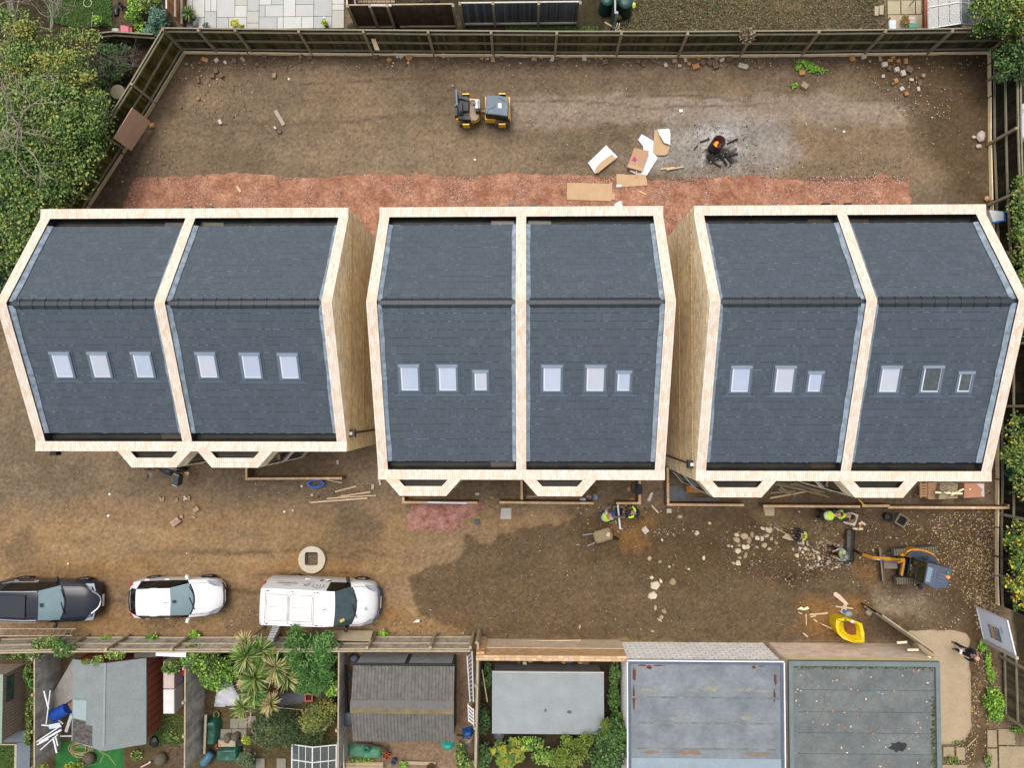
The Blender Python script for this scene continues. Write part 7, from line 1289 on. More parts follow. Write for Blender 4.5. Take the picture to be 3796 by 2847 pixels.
m = MB(); m.tube([T(3, 3, 672, 372, .9), T(3, 3, 680, 420, .95), T(3, 3, 684, 475, .7)], .02, 5); m.tube([T(3, 3, 590, 378, .8), T(3, 3, 625, 390, .82), T(3, 3, 665, 402, .86), T(3, 3, 710, 415, .86)], .012, 5); m.build('strap', M('grey_strap', (92, 92, 84), .7), bg_)
m = MB(); m.add([T(3, 3, *q, .92) for q in ((722, 380), (750, 392), (738, 412), (712, 400))], [(0, 3, 2, 1)]); m.build('label', MWHITE, bg_)
flat('board_offcut', 'pale board offcut with a rusty band lying above the yellow bag', 'timber', M('pale_board_stained', (226, 200, 172), .8, .1, 3), 3, 3, [(568, 150), (590, 140), (625, 165), (697, 240), (678, 258), (570, 170)], .05, .03)
flat('board_offcut', 'greyish board offcut half under the plastic above the yellow bag', 'timber', M('greyish_board', (206, 186, 164), .8, .1, 3), 3, 3, [(655, 245), (685, 260), (680, 300), (640, 330), (628, 310)], .04, .03)
lump('plastic_bag', 'crumpled clear and blue plastic bag at the top of the yellow bag', 'plastic bag', M('clear_blue', (190, 184, 176), .35, .2, 6, hue2=(150, 166, 180)), T(3, 3, 690, 325), (.42, .3, .22), 7); lump('blue_rag', 'bright blue rag on the greyish board above the yellow bag', 'rag', M('bright_blue', (44, 120, 180), .6), T(3, 3, 658, 305, .05), (.16, .16, .1), 8)
for a, b, w, lb in (((585, 265), (735, 283), .06, 'cross stick above the yellow bag'), ((360, 335), (518, 323), .07, 'longest of the pale sticks left of the yellow bag'), ((368, 355), (415, 345), .06, 'short chip just below the longest pale stick'), ((330, 328), (332, 428), .04, 'upright thin stick left of the yellow bag'), ((468, 418), (562, 462), .05, 'diagonal brownish stick touching the yellow bag side'), ((305, 495), (345, 528), .06, 'small stub near the garage wall, left of the bag'), ((395, 375), (425, 398), .06, 'small wedge in the middle of the sticks'), ((262, 315), (295, 330), .05, 'leftmost small chip among the sticks')):
 stick('timber_stick', lb, 'timber', MPALE2, 3, 3, a, b, w, .03)
flat('plywood_scrap', 'torn pale plywood scrap at the far end of the sticks', 'plywood', MPALE, 3, 3, [(255, 290), (290, 268), (312, 282), (345, 266), (358, 285), (320, 298)], .04, .02)
stick('twig', 'pale stick on the dirt right of the entrance path', 'stick', MOLDW, 3, 3, (1725, 1478), (1795, 1405), .05, .03)
flat('rag', 'white plastic rag in front of the van', 'rag', M('white_rag', (232, 226, 220), .7), 1, 3, [(1350, 405), (1390, 372), (1412, 378), (1408, 402)], .06, .04, dz=[0, .04, .02, .03]); flat('paper_scrap', 'folded white paper on the light rolled track', 'paper', MCARDW, 2, 0, [(1437, 942), (1468, 940), (1470, 962), (1442, 968)], .05, .02)
for i, (c, r, u, v, lb) in enumerate(((0, 2, 948, 952, 'white scrap nearest the motorbike on the left yard'), (0, 2, 937, 1137, 'white scrap in the middle of the left yard'), (0, 2, 590, 1552, 'cream tile fragment near the black car'), (1, 0, 283, 680, 'round white cap on the back yard'), (1, 0, 1887, 1377, 'oval white scrap below the roller'), (1, 2, 315, 1092, 'pale triangular tile fragment left of the manhole slab'), (1, 2, 243, 1102, 'white tile fragments in the yard above the van'), (1, 2, 392, 880, 'pale round tile fragment by the blue hose'), (1, 2, 482, 957, 'pale long tile fragment below the blue hose'), (3, 0, 657, 1135, 'white scrap below the light rolled track'))):
 p = T(c, r, u, v); m = MB(); m.rock(p, (.15, .12, .035), i*.7, seed=i+90); solo(m, 'tile_fragment', MST[3] if i in (2, 5, 8) else MCARDW, lb, 'fragment')
for k, (u, v, w, d, h) in enumerate(((1832, 1180, .38, .5, .2), (1815, 1265, .24, .2, .12), (1775, 1185, .18, .16, .1))): lump('rubble_sack', ('torn pale sack' if k == 0 else 'small torn piece of pale sack' if k == 1 else 'smallest scrap of pale sack')+' by the side fence of the back yard', 'sack', M('pale_sack', (206, 188, 176), .85, .12, 6), T(3, 0, u, v), (w, d, h), 20+k)
lump('weed', 'fresh green weed growing at the foot of the back fence', 'weed', M('weed_green', (70, 104, 46), .8, .3, 8), T(1, 0, 400, 460), (.2, .3, .2), 30)
tb_ = thing('plastic_tub', 'white and blue plastic tub wedged against the side fence', 'tub', T(3, 1, 1990, 205, .4)); m = MB(); m.prism([xy(T(3, 1, *q, .95)) for q in ((1912, 150), (2040, 165), (2045, 245), (1950, 265))], .5, .95); m.build('tub', M('tub_white', (206, 212, 214), .5, .06, 3), tb_, bevel=.04, seg=2); m = MB(); m.beam(T(3, 1, 1940, 262, .98), T(3, 1, 2048, 245, .98), .06, .06); m.beam(T(3, 1, 2048, 245, .98), T(3, 1, 2040, 165, .98), .05, .05); m.build('blue_rim', M('tub_blue', (48, 110, 190), .5), tb_)
lump('clay_pot', 'broken orange clay pot by the right rear house corner', 'pot', M('orange_clay', (214, 160, 112), .8), T(3, 1, 1885, 60), (.22, .26, .16), 40)
m = MB(); m.lathe(T(3, 2, 2050, 755, .9), [(.02, 0), (.3, .35), (.34, .36)], 4); solo(m, 'sunshade', M('dull_green_sheet', (58, 110, 88), .6), 'dull green plastic sheet over the side fence', 'sheet')
def ladder(label, pts, wid, rung, n, mat, name='ladder'):
 th = thing(name, label, 'ladder', pts[0]); a, b, a2, b2 = [Vector(p) for p in pts]
 for p, q in ((a, b), (a2, b2)): m = MB(); m.beam(p, q, wid, wid*1.4); m.build('rail', mat, th)
 for k in range(n): t = (k+.5)/n; m = MB(); m.beam(a.lerp(b, t), a2.lerp(b2, t), rung, rung*.7); m.build('rung', mat, th)
ladder('long ladder hung along the front fence beside the black car', [T(0, 3, -60, 458, .5), T(0, 3, 655, 458, .5), T(0, 3, -100, 520, .9), T(0, 3, 625, 516, .9)], .035, .03, 14, M('ladder_grey', (188, 180, 170), .6, .15, 5))
ladder('aluminium step ladder leaning on the front fence behind the van', [T(1, 3, 142, 440, .4), T(1, 3, 95, 560, 1.9), T(1, 3, 215, 425, .4), T(1, 3, 142, 565, 1.9)], .04, .1, 6, M('ladder_alu', (206, 206, 210), .4, .08, 6, metal=.3), 'step_ladder')
ladder('long aluminium ladder stored along the fence of the gravel yard', [T(1, 3, 1820, 690, 1.3), T(1, 3, 1845, 1090, 1.3), T(1, 3, 1862, 650, 1.5), T(1, 3, 1875, 1090, 1.5)], .05, .035, 12, M('ladder_alu'))
ladder('short white step ladder at the lower end of the gravel yard fence', [T(1, 3, 1828, 1105, 1.2), T(1, 3, 1835, 1260, 1.), T(1, 3, 1875, 1150, 1.3), T(1, 3, 1878, 1300, 1.1)], .05, .06, 5, M('ladder_white', (226, 226, 224), .5), 'step_ladder')
# ---------------------------------------------------------------- trees, hedges, shrubs
G1 = [(66, 98, 38), (90, 126, 50), (118, 150, 64), (44, 68, 30), (158, 172, 84), (76, 110, 44)]
G2 = [(42, 70, 32), (58, 90, 40), (75, 110, 50), (35, 58, 28), (95, 128, 60)]
G3 = [(108, 157, 45), (139, 188, 58), (85, 132, 40), (168, 206, 74), (67, 108, 38)]
GY = [(147, 152, 53), (184, 172, 60), (110, 124, 46), (218, 198, 69), (85, 101, 39)]
GB = [(87, 130, 108), (110, 152, 125), (67, 105, 87), (134, 170, 143)]
GD = [(128, 112, 84), (150, 134, 102), (106, 92, 70), (170, 152, 120), (90, 80, 56)]
MSTEM = M('bark', (92, 76, 58), .9, .25, 8, .3); MPALEB = M('pale_bark', (164, 156, 138), .85, .15, 9)
def plant(name, label, cat, blobs, n, size, tones, group=None, shell=.5, tilt=.55, shape=LEAF_V, stem=True, mstem=None, accent=None, tree=False, zmin=.03, r=None):
 r = r or np.random.default_rng(abs(hash(label)) % 9999 if False else sum(map(ord, label)))
 B = [(tuple(Q(b[0], b[1], b[2], b[3], b[4])), (b[5], b[6], b[7])) for b in blobs]
 big = max(B, key=lambda b: b[1][0]*b[1][1]); th = thing(name, label, cat, (big[0][0], big[0][1], 0), 0, group); off = np.array([big[0][0], big[0][1], 0])
 sub = []
 for c, q in B:
  k = max(4, int(9*(q[0]*q[1])**.5)); d = r.normal(0, 1, (k, 3)); d /= np.linalg.norm(d, axis=1)[:, None]; d[:, 2] = np.abs(d[:, 2])*.9-.1
  for e in d: w = r.uniform(.45, .95); s = r.uniform(.22, .42); sub.append(((c[0]+e[0]*q[0]*w, c[1]+e[1]*q[1]*w, max(.05, c[2]+e[2]*q[2]*w)), (q[0]*s, q[1]*s, q[2]*s)))
 p = np.concatenate([blob_points(sub, int(n*.75), shell, r, zmin), blob_points(B, n-int(n*.75), .6, r, zmin)])
 cl = fbm(p[:, 0], p[:, 1], .9, 3, 5); tl = np.array([C(*t) for t in tones]); ix = np.clip(((cl-.3)*2.2*len(tl)*.55+r.uniform(0, len(tl)*.6, len(p))).astype(int), 0, len(tl)-1)
 Rm = randrot(len(p), tilt, r); s = size*r.uniform(.6, 1.4, len(p)); vv = np.einsum('nij,kj->nki', Rm, shape)*s[:, None, None]+(p-off)[:, None, :]
 cc = tl[ix]*r.uniform(.75, 1.28, (len(p), 1))
 if accent: k = r.random(len(p)) < accent[1]; cc[k] = np.array(C(*accent[0]))*r.uniform(.8, 1.2, (k.sum(), 1))
 npmesh('crown' if tree else 'foliage', vv.reshape(-1, 3), np.arange(len(p)*4).reshape(-1, 4), MLEAF, cc, th)
 if stem:
  m = MB(); c0 = Vector((big[0][0], big[0][1], 0)); h = max(.2, big[0][2]); rr = .05+.05*h if tree else .02+.012*h
  m.tube([c0-Vector((0, 0, .1)), c0+Vector((.05, .03, h*.5)), c0+Vector((.02, -.04, h))], [rr, rr*.8, rr*.45], 8)
  for c, q in B: m.tube([c0+Vector((.02, 0, h*.45)), (c0+Vector(c))/2+Vector((0, 0, h*.3)), Vector(c)+Vector((0, 0, q[2]*.3))], [rr*.5, rr*.3, rr*.12], 6)
  m.build('trunk' if tree else 'stem', mstem or MSTEM, th)
 return th
def branches(name, label, cat, starts, mat, seed, n=7, L=2.2, wig=.28, r0=.035, kids=3, group=None):
 rd = random.Random(seed); th = thing(name, label, cat, (starts[0][0].x, starts[0][0].y, 0), 0, group); m = MB()
 def grow(p, d, r_, L_, lev):
  pts = [p]; k = 9; q = p.copy(); dd = d.copy()
  for i in range(k): dd = (dd+Vector((rd.gauss(0, wig), rd.gauss(0, wig), rd.gauss(0, wig*.5)))).normalized(); q = q+dd*(L_/k); q.z = max(q.z, .3); pts.append(q.copy())
  m.tube(pts, [r_*(1-.8*i/k) for i in range(k+1)], 5, cap=False)
  if lev:
   for j in range(kids): i = rd.randint(2, k-1); grow(pts[i], (pts[i]-pts[i-1]).normalized()+Vector((rd.gauss(0, .7), rd.gauss(0, .7), rd.gauss(.1, .3))), r_*.55, L_*.62, lev-1)
 for p, d in starts:
  for j in range(n): grow(p, Vector(d)+Vector((rd.gauss(0, .5), rd.gauss(0, .5), rd.gauss(0, .2))), r0, L*rd.uniform(.7, 1.2), 2)
 m.build('branches', mat, th)
 m = MB(); p = starts[0][0]; m.tube([Vector((p.x, p.y, 0)), p], [.12, .06], 8); m.build('trunk', mat, th); return th
plant('leafy_tree', 'large dense green tree filling the left border above the left houses', 'tree', [(0, 0, 330, 1050, 3.2, 2., 1.9, 1.5), (0, 0, 650, 1150, 2.9, 1.5, 1.7, 1.4), (0, 0, 200, 1450, 3.2, 1.8, 1.6, 1.4), (0, 0, 520, 1500, 2.8, 1.6, 1.4, 1.3), (0, 1, 150, 140, 3., 1.6, 1.5, 1.2), (0, 1, 400, 30, 2.5, 1.1, 1.1, 1.0), (0, 0, 820, 1000, 2.4, .9, 1.2, 1.0), (0, 1, 90, 400, 2.6, 1.4, 1.5, 1.0)], 46000, .115, G1, tree=True)
plant('leafy_tree', 'yellow green looser tree behind the mossy corner fence, pale branches rising from it', 'tree', [(0, 0, 300, 620, 3.0, 2.0, 1.3, 1.2), (0, 0, 600, 700, 2.6, 1.3, 1., 1.1), (0, 0, 120, 330, 3.0, 1.4, 1.3, 1.2), (0, 0, 620, 400, 2.2, 1.2, .8, .8), (0, 0, 60, 800, 3.3, 1.3, 1.2, 1.2)], 20000, .105, G1+[(140, 146, 62), (170, 162, 70)], tree=True, shell=.3)
plant('hedge', 'dark leaves beside the left house gable at the border', 'hedge', [(0, 1, 40, 560, 2., 1.2, 1.3, 1.2), (0, 1, -60, 800, 1.8, 1., 1., 1.)], 5000, .14, G2)
branches('bare_tree', 'twisted pale bare tree in the top corner of the garden', 'tree', [(Q(0, 0, 130, 250, 3.2), (.1, .6, .35)), (Q(0, 0, 440, 250, 2.6), (.2, .7, .3)), (Q(0, 0, 60, 520, 3.4), (.3, .3, .3))], MPALEB, 4, n=6, L=2.6)
branches('bare_tree', 'twisted pale branches standing out of the green tree at the left border', 'tree', [(Q(0, 0, 60, 960, 4.6), (.5, .1, .15)), (Q(0, 0, 150, 1120, 4.5), (.6, -.3, .1))], MPALEB, 9, n=5, L=2.0)
branches('bare_shrub', 'leafless grey twiggy bush behind the mossy fence', 'shrub', [(Q(0, 0, 1150, 560, 1.0), (.2, .2, .4))], M('twig_grey', (120, 104, 96), .9), 14, n=12, L=.9, r0=.014)
branches('bare_shrub', 'grey arching twigs over the low fence in the corner garden', 'shrub', [(Q(0, 0, 760, 440, 1.2), (.8, .0, .1))], M('twig_pale', (150, 140, 124), .9), 17, n=7, L=1.5, r0=.018)
plant('shrub', 'dark shaded undergrowth behind the mossy fence', 'shrub', [(0, 0, 950, 600, .5, .9, .7, .4), (0, 0, 1000, 450, .5, .9, .4, .4), (0, 0, 880, 780, .4, .6, .6, .3)], 2600, .12, G2)
plant('shrub', 'bright yellow green shrub beside the garden path', 'shrub', [(0, 0, 1175, 60, .6, .3, .5, .5), (0, 0, 1140, 140, .4, .25, .2, .3)], 1100, .12, G3)
plant('shrub', 'blue green feathery shrub against the orange fence', 'shrub', [(0, 0, 1380, 170, .7, .45, .7, .6), (0, 0, 1330, 260, .6, .4, .4, .5)], 2400, .12, GB, shape=NEEDLE_V)
plant('shrub', 'tall dark green shrub above the blue green one', 'shrub', [(0, 0, 1300, 30, .9, .5, .4, .7)], 1400, .12, G1)
plant('ground_plants', 'low bright leaves below the pink box', 'plants', [(0, 0, 1230, 290, .2, .3, .25, .2), (0, 0, 1190, 190, .15, .3, .3, .15), (0, 0, 850, 180, .3, .25, .2, .3)], 1100, .11, G3, stem=False)
plant('evergreen_tree', 'bushy evergreen in the top right corner hanging over the fence', 'tree', [(3, 0, 2000, 120, 2.6, 1.2, 1.1, 1.1), (3, 0, 1850, 250, 2.2, .5, .4, .5), (3, 0, 2150, 60, 2.9, 1.1, 1., 1.), (3, 0, 1900, 60, 2.4, .7, .7, .7)], 12000, .11, G2+G1+[(150, 140, 60)], tree=True)
plant('ivy', 'dark ivy mass over the corner of the back and side fences', 'ivy', [(3, 0, 2080, 480, 1.9, .8, .7, .6), (3, 0, 2060, 620, 1.8, .5, .5, .5), (3, 0, 2190, 350, 2.2, .8, .9, .8), (3, 0, 2200, 620, 2., .5, .6, .6)], 5600, .11, G2)
plant('hedge', 'clipped looking green hedge behind the side fence by the right houses', 'hedge', [(3, 1, 2160, 130, 1.9, .45, 1.0, .7), (3, 1, 2180, 420, 1.9, .5, 1.0, .7), (3, 1, 2230, 720, 2., .5, 1.2, .7), (3, 1, 2250, 1050, 2., .5, 1.2, .6), (3, 0, 2200, 1600, 1.8, .45, .5, .5)], 8000, .11, G1+[(120, 130, 56)])
plant('hedge', 'loose hedge with yellowing leaves over the side fence, lower right house corner', 'hedge', [(3, 2, 2170, 420, 1.8, .55, .9, .7), (3, 2, 2150, 620, 1.7, .6, .7, .7), (3, 2, 2200, 850, 1.8, .5, .8, .7), (3, 2, 2080, 600, 1.6, .4, .4, .4)], 5200, .13, G1+[(170, 160, 60)], accent=((206, 176, 40), .05))
plant('hedge', 'autumn yellow and green bush over the side fence beside the digger', 'hedge', [(3, 2, 2170, 1280, 1.6, .55, .6, .6), (3, 2, 2120, 1380, 1.5, .4, .4, .4), (3, 2, 2190, 1560, 1.8, .5, .7, .6), (3, 3, 2120, 60, 1.6, .5, .4, .5), (3, 3, 2180, 200, 1.7, .35, .5, .5)], 4200, .13, GY+G1, accent=((214, 184, 40), .1))
plant('weeds', 'tall bright weeds growing against the entrance fence', 'weeds', [(3, 3, 1950, 1080, .4, .42, .6, .4), (3, 3, 1960, 1200, .3, .35, .3, .3)], 3000, .1, G3, stem=False); plant('weeds', 'narrow strip of weeds below the white hoarding', 'weeds', [(3, 3, 1900, 740, .1, .14, .6, .12), (3, 3, 1930, 870, .1, .16, .4, .12), (3, 3, 1850, 610, .1, .2, .2, .12)], 1500, .08, G3, stem=False)
plant('weeds', 'small green clump on the broken paving at the lower right corner', 'weeds', [(3, 3, 2150, 1330, .1, .3, .15, .12)], 500, .08, G3, stem=False); plant('weeds', 'green weeds at the broken end of the entrance path', 'weeds', [(3, 3, 1590, 1590, .06, .3, .2, .06), (3, 3, 1650, 1440, .05, .3, .1, .06), (3, 3, 1900, 1580, .06, .2, .4, .06)], 700, .07, G1, stem=False)
plant('weeds', 'creeping green weed on the back yard rubble near the side fence', 'weeds', [(3, 0, 440, 610, .06, .4, .2, .06), (3, 0, 300, 560, .05, .5, .3, .06), (3, 0, 230, 740, .05, .2, .15, .05)], 620, .09, G3, stem=False)
plant('ivy', 'ivy spilling over the front fence between ladder and felt roofed shed', 'ivy', [(0, 3, 420, 590, 1.4, .75, .35, .4), (0, 3, 560, 640, 1.7, .6, .3, .3), (0, 3, 300, 680, 1.5, .4, .3, .3)], 3800, .11, G1+[(120, 144, 70)])
plant('ivy', 'ivy trailing over the edge of the grey felt shed roof', 'ivy', [(0, 3, 1000, 680, 1.75, .5, .2, .2), (0, 3, 850, 740, 1.75, .3, .25, .15), (0, 3, 740, 745, 1.7, .2, .12, .12)], 1900, .1, G1+[(110, 140, 56)])
for i, (u, v, lb) in enumerate(((920, 545, 'tuft of weeds at the front fence left of the white car'), (1320, 530, 'tuft of weeds at the front fence below the white car'), (1680, 505, 'tuft of weeds at the front fence near the stored ladder'))): plant('weeds', lb, 'weeds', [(0, 3, u, v, .2, .3, .16, .25)], 420, .1, G3, stem=False)
plant('weeds', 'leafy weed by the plywood sheet on the front fence', 'weeds', [(1, 3, 1105, 495, .2, .2, .14, .2)], 300, .1, G3, stem=False)
plant('shrub', 'bright green leafy shrub beside the palms', 'shrub', [(0, 3, 1740, 720, 1.1, .85, .6, .7), (0, 3, 1880, 840, 1., .8, .75, .6), (0, 3, 1650, 650, 1.2, .4, .3, .4), (0, 3, 1480, 790, .9, .4, .3, .3)], 8500, .12, G3+G1)
plant('feathery_shrub', 'tall feathery green shrub right of the palms, its tip over the fence', 'shrub', [(1, 3, 430, 680, 1.4, 1., .9, .9), (1, 3, 600, 640, 1.4, .6, .8, .8), (1, 3, 350, 500, 1.9, .4, .5, .5), (1, 3, 480, 880, 1.1, .9, .7, .7), (1, 3, 600, 850, 1., .5, .6, .5), (1, 3, 250, 760, 1.1, .6, .7, .6)], 13000, .16, [(70, 116, 50), (96, 146, 66), (54, 92, 40), (120, 166, 84)], shape=NEEDLE_V, tilt=.9)
plant('shrub', 'dark feathery shrub below the palms', 'shrub', [(1, 3, 180, 1250, .8, .95, .6, .6), (1, 3, 320, 1370, .8, .8, .6, .6), (1, 3, 90, 1360, .7, .6, .6, .4), (1, 3, 480, 1390, .7, .6, .4, .4)], 7500, .14, [(62, 82, 44), (82, 104, 54), (48, 66, 34), (104, 118, 70)], shape=NEEDLE_V, tilt=.9)
plant('shrub', 'yellowish shrub above the small greenhouse', 'shrub', [(1, 3, 520, 1230, .9, .75, .6, .5), (1, 3, 600, 1160, .8, .5, .5, .4)], 4600, .095, [(128, 130, 58), (150, 148, 70), (98, 110, 50), (84, 100, 44)])
plant('shrub', 'pale rounded herb bush with orange flowers beside the green tarpaulin', 'shrub', [(0, 3, 2130, 1580, .5, .4, .38, .4)], 1700, .08, [(84, 106, 70), (104, 124, 86), (66, 88, 56)], accent=((214, 120, 60), .012)); plant('pot_plant', 'lime yellow pot plant above the herb bush', 'plant', [(0, 3, 2130, 1420, .5, .22, .2, .25)], 500, .09, [(206, 206, 40), (160, 176, 40), (120, 140, 40)])
plant('pot_plant', 'large leafed plant in a black pot by the narrow fence', 'plant', [(1, 3, 650, 960, .7, .35, .42, .4)], 900, .15, G3)
plant('shrub', 'green shrub at the end of the gravel yard', 'shrub', [(1, 3, 1770, 1520, .5, .3, .4, .4), (1, 3, 1790, 1610, .5, .35, .3, .4)], 1700, .11, G1); plant('weeds', 'green weeds beside the trellis in the gravel yard', 'weeds', [(1, 3, 900, 1610, .2, .6, .15, .15), (1, 3, 1270, 1630, .2, .2, .15, .2)], 900, .09, G3, stem=False)
plant('ivy', 'ivy climbing between the low grey shed and the white garage', 'ivy', [(2, 3, 880, 850, .5, .25, .6, .3), (2, 3, 870, 1050, .5, .25, .6, .3), (2, 3, 900, 1240, .6, .3, .4, .3)], 2600, .13, G2+[(70, 104, 36), (96, 130, 48)])
plant('shrub', 'dark green broad shrub at the corner of the white garage', 'shrub', [(2, 3, 870, 1400, 1.4, .8, .8, .8), (2, 3, 800, 1580, 1.4, .8, .6, .7), (2, 3, 1050, 1500, 1.6, .4, .5, .5)], 6500, .13, G2+[(84, 120, 50)])
plant('conifer', 'yellow green conifer with upright sprays below the low grey shed', 'conifer', [(2, 3, 540, 1500, 1.2, .7, .6, 1.0), (2, 3, 470, 1410, 1.3, .25, .25, .5), (2, 3, 800, 1290, 1.7, .25, .3, .4), (2, 3, 640, 1400, 1.4, .3, .3, .5), (2, 3, 1070, 1590, 1.5, .25, .35, .5), (2, 3, 400, 1580, 1., .5, .4, .5)], 5200, .12, [(132, 152, 54), (108, 130, 44), (82, 104, 36), (160, 172, 76)], shape=NEEDLE_V, tilt=.8)
plant('ground_plants', 'large yellow and green squash leaves by the garden fence', 'plants', [(1, 3, 2110, 1500, .35, .4, .4, .25), (2, 3, 20, 1520, .4, .4, .5, .3), (1, 3, 2150, 1620, .3, .3, .2, .2)], 320, .34, [(90, 126, 46), (112, 142, 52), (166, 160, 56), (72, 104, 38)], tilt=.4, stem=False)
plant('ivy', 'dark ivy along the garden fence beside the low grey shed', 'ivy', [(1, 3, 1960, 1250, .5, .3, .7, .3), (1, 3, 1970, 1550, .5, .3, .6, .3), (1, 3, 1990, 860, .3, .25, .6, .2)], 2600, .12, G2)
plant('ground_plants', 'green undergrowth below the low grey shed', 'plants', [(2, 3, 150, 1440, .3, .7, .3, .3), (2, 3, 280, 1560, .3, .6, .4, .3)], 2200, .12, G1+G3, stem=False)
plant('weeds', 'strip of weeds between summerhouse and panel fence', 'weeds', [(0, 3, 250, 850, .15, .2, .5, .2), (0, 3, 260, 1180, .15, .2, .7, .2), (0, 3, 240, 1400, .15, .15, .4, .15), (0, 3, 100, 680, .2, .7, .2, .25)], 2200, .09, G1, stem=False)
plant('shrub', 'yellow green bush tops at the bottom border below the hose coil', 'shrub', [(0, 3, 640, 1650, .7, .4, .25, .5), (0, 3, 360, 1655, .6, .4, .2, .4)], 1300, .1, GY+G3); plant('weeds', 'weeds around the stone balls in the lower garden', 'weeds', [(0, 3, 1180, 1550, .1, .3, .25, .12), (0, 3, 1470, 1390, .05, .4, .3, .06)], 700, .08, G1, stem=False)
plant('dead_plant', 'dry brown dead climber hanging on a post of the back fence', 'plant', [(2, 0, 2030, 310, 2.0, .3, .35, .25)], 900, .16, GD, shape=NEEDLE_V, tilt=1.1, stem=False)
plant('pot_plant', 'small green plant on the cluttered table by the greenhouse frame', 'plant', [(3, 0, 1185, 180, .9, .16, .3, .2)], 420, .1, [(96, 110, 60), (120, 130, 70), (140, 110, 60)], stem=False)
def palm(label, c, r, u, v, h, R_, n, seed, dry=.3, group='cabbage palm heads'):
 rd = np.random.default_rng(seed); b = Q(c, r, u, v, h); th = thing('palm', label, 'palm', (b.x, b.y, 0), 0, group); vs, cc = [], []
 for i in range(n):
  a = rd.uniform(0, 2*PI); el = rd.uniform(-.35, 1.25); L = R_*rd.uniform(.75, 1.15); w = .028; d = np.array([math.cos(a)*math.cos(el), math.sin(a)*math.cos(el), math.sin(el)]); sd_ = np.array([-math.sin(a), math.cos(a), 0])
  p = np.array([0, 0, h])+d*.05; col = np.array(C(*[(92, 132, 52), (70, 108, 44), (118, 152, 66), (142, 164, 88), (56, 90, 38)][rd.integers(5)]))*rd.uniform(.85, 1.2)
  if rd.random() < dry: col = np.array(C(*[(186, 168, 112), (160, 144, 92), (204, 190, 140)][rd.integers(3)]));
  for k in range(3):
   q = p+d*L/3; d = d-np.array([0, 0, .22]); d /= np.linalg.norm(d); w2 = w*(.95, .75, .12)[k]; vs += [p-sd_*w, p+sd_*w, q+sd_*w2, q-sd_*w2]; cc.append(col*(1+.08*k)); p = q; w = w2
 npmesh('leaves', np.array(vs), np.arange(len(vs)).reshape(-1, 4), MLEAF, cc, th)
 m = MB(); m.tube([(.1, .1, 0), (.04, .02, h*.6), (0, 0, h)], [.07, .06, .05], 7); m.build('trunk', M('palm_bark', (170, 146, 124), .9, .2, 10), th, world=False)
for i, (u, v, h, R_, n, dry, lb) in enumerate(((2130, 700, 2.2, .72, 170, .08, 'greenest palm head, nearest the front fence'), (2260, 640, 1.9, .7, 140, .15, 'palm head between the front fence and the feathery shrub'), (2200, 880, 2.3, .75, 170, .2, 'large palm head in the centre of the palm clump'), (2380, 790, 2.0, .72, 150, .6, 'palm head thick with dry straw coloured leaves'), (2190, 1010, 2.1, .62, 140, .1, 'palm head over the pale bent stems'), (2100, 1130, 1.7, .55, 110, .3, 'lowest palm head on the left, above the tarpaulin'), (2330, 1110, 1.8, .5, 100, .75, 'dry palm head nearest the yellowish shrub'), (2120, 570, 1.9, .5, 90, .85, 'dry flower head of the palm rising over the front fence'), (2480, 880, 1.7, .6, 110, .55, 'straw tinged palm head furthest to the right'))):
 palm(lb, 0, 3, u, v, h, R_, n, 50+i, dry)
branches('bare_palm', 'bare pale bent stems showing among the palm heads', 'palm', [(Q(0, 3, 2080, 960, 1.2), (-.8, .1, .0)), (Q(0, 3, 2150, 1150, 1.), (-.2, -.6, 0))], M('palm_stem_pale', (206, 180, 156), .9), 23, n=3, L=.9, r0=.05, kids=1, wig=.35)
def lawn(name, polys, n, tones, size=.07):
 p = np.concatenate([pts_in(q, int(n*k)) for q, k in polys]); m = len(p); o = leaves(name, np.column_stack([p, rng.uniform(.0, .04, m)]), size, tones, MLEAF, tilt=1.0, shape=NEEDLE_V); return tag(o, kind='stuff')
lawn('grass', [(qpoly(0, 0, [(400, -60), (960, -60), (975, 220), (700, 240), (420, 190)]), .62), (qpoly(0, 3, [(-30, 1465), (140, 1465), (130, 1700), (-30, 1700)]), .1), (qpoly(0, 3, [(1400, 1200), (1590, 1200), (1590, 1480), (1280, 1480)]), .1), (qpoly(0, 3, [(1850, 640), (2212, 640), (2212, 1240), (1850, 950)]), .05), (qpoly(1, 3, [(0, 640), (700, 640), (700, 1460), (0, 1560)]), .16), (qpoly(0, 3, [(180, 700), (300, 760), (290, 1650), (200, 1640)]), .05), (qpoly(2, 0, [(-60, 225), (740, 225), (740, 275), (-60, 275)]), .1), (qpoly(0, 0, [(960, 200), (1480, 300), (1380, 380), (1000, 360)]), .08)], 19000, [(70, 108, 36), (88, 128, 44), (58, 92, 32), (104, 140, 56)])
lawn('dry_weeds', [(qpoly(2, 0, [(870, 0), (2212, -40), (2212, 270), (940, 275)]), .7), (qpoly(3, 0, [(-20, -40), (1010, -40), (1020, 270), (-20, 270)]), .3)], 7000, [(112, 100, 66), (132, 118, 82), (92, 88, 54), (152, 136, 100), (84, 96, 50)], .12)
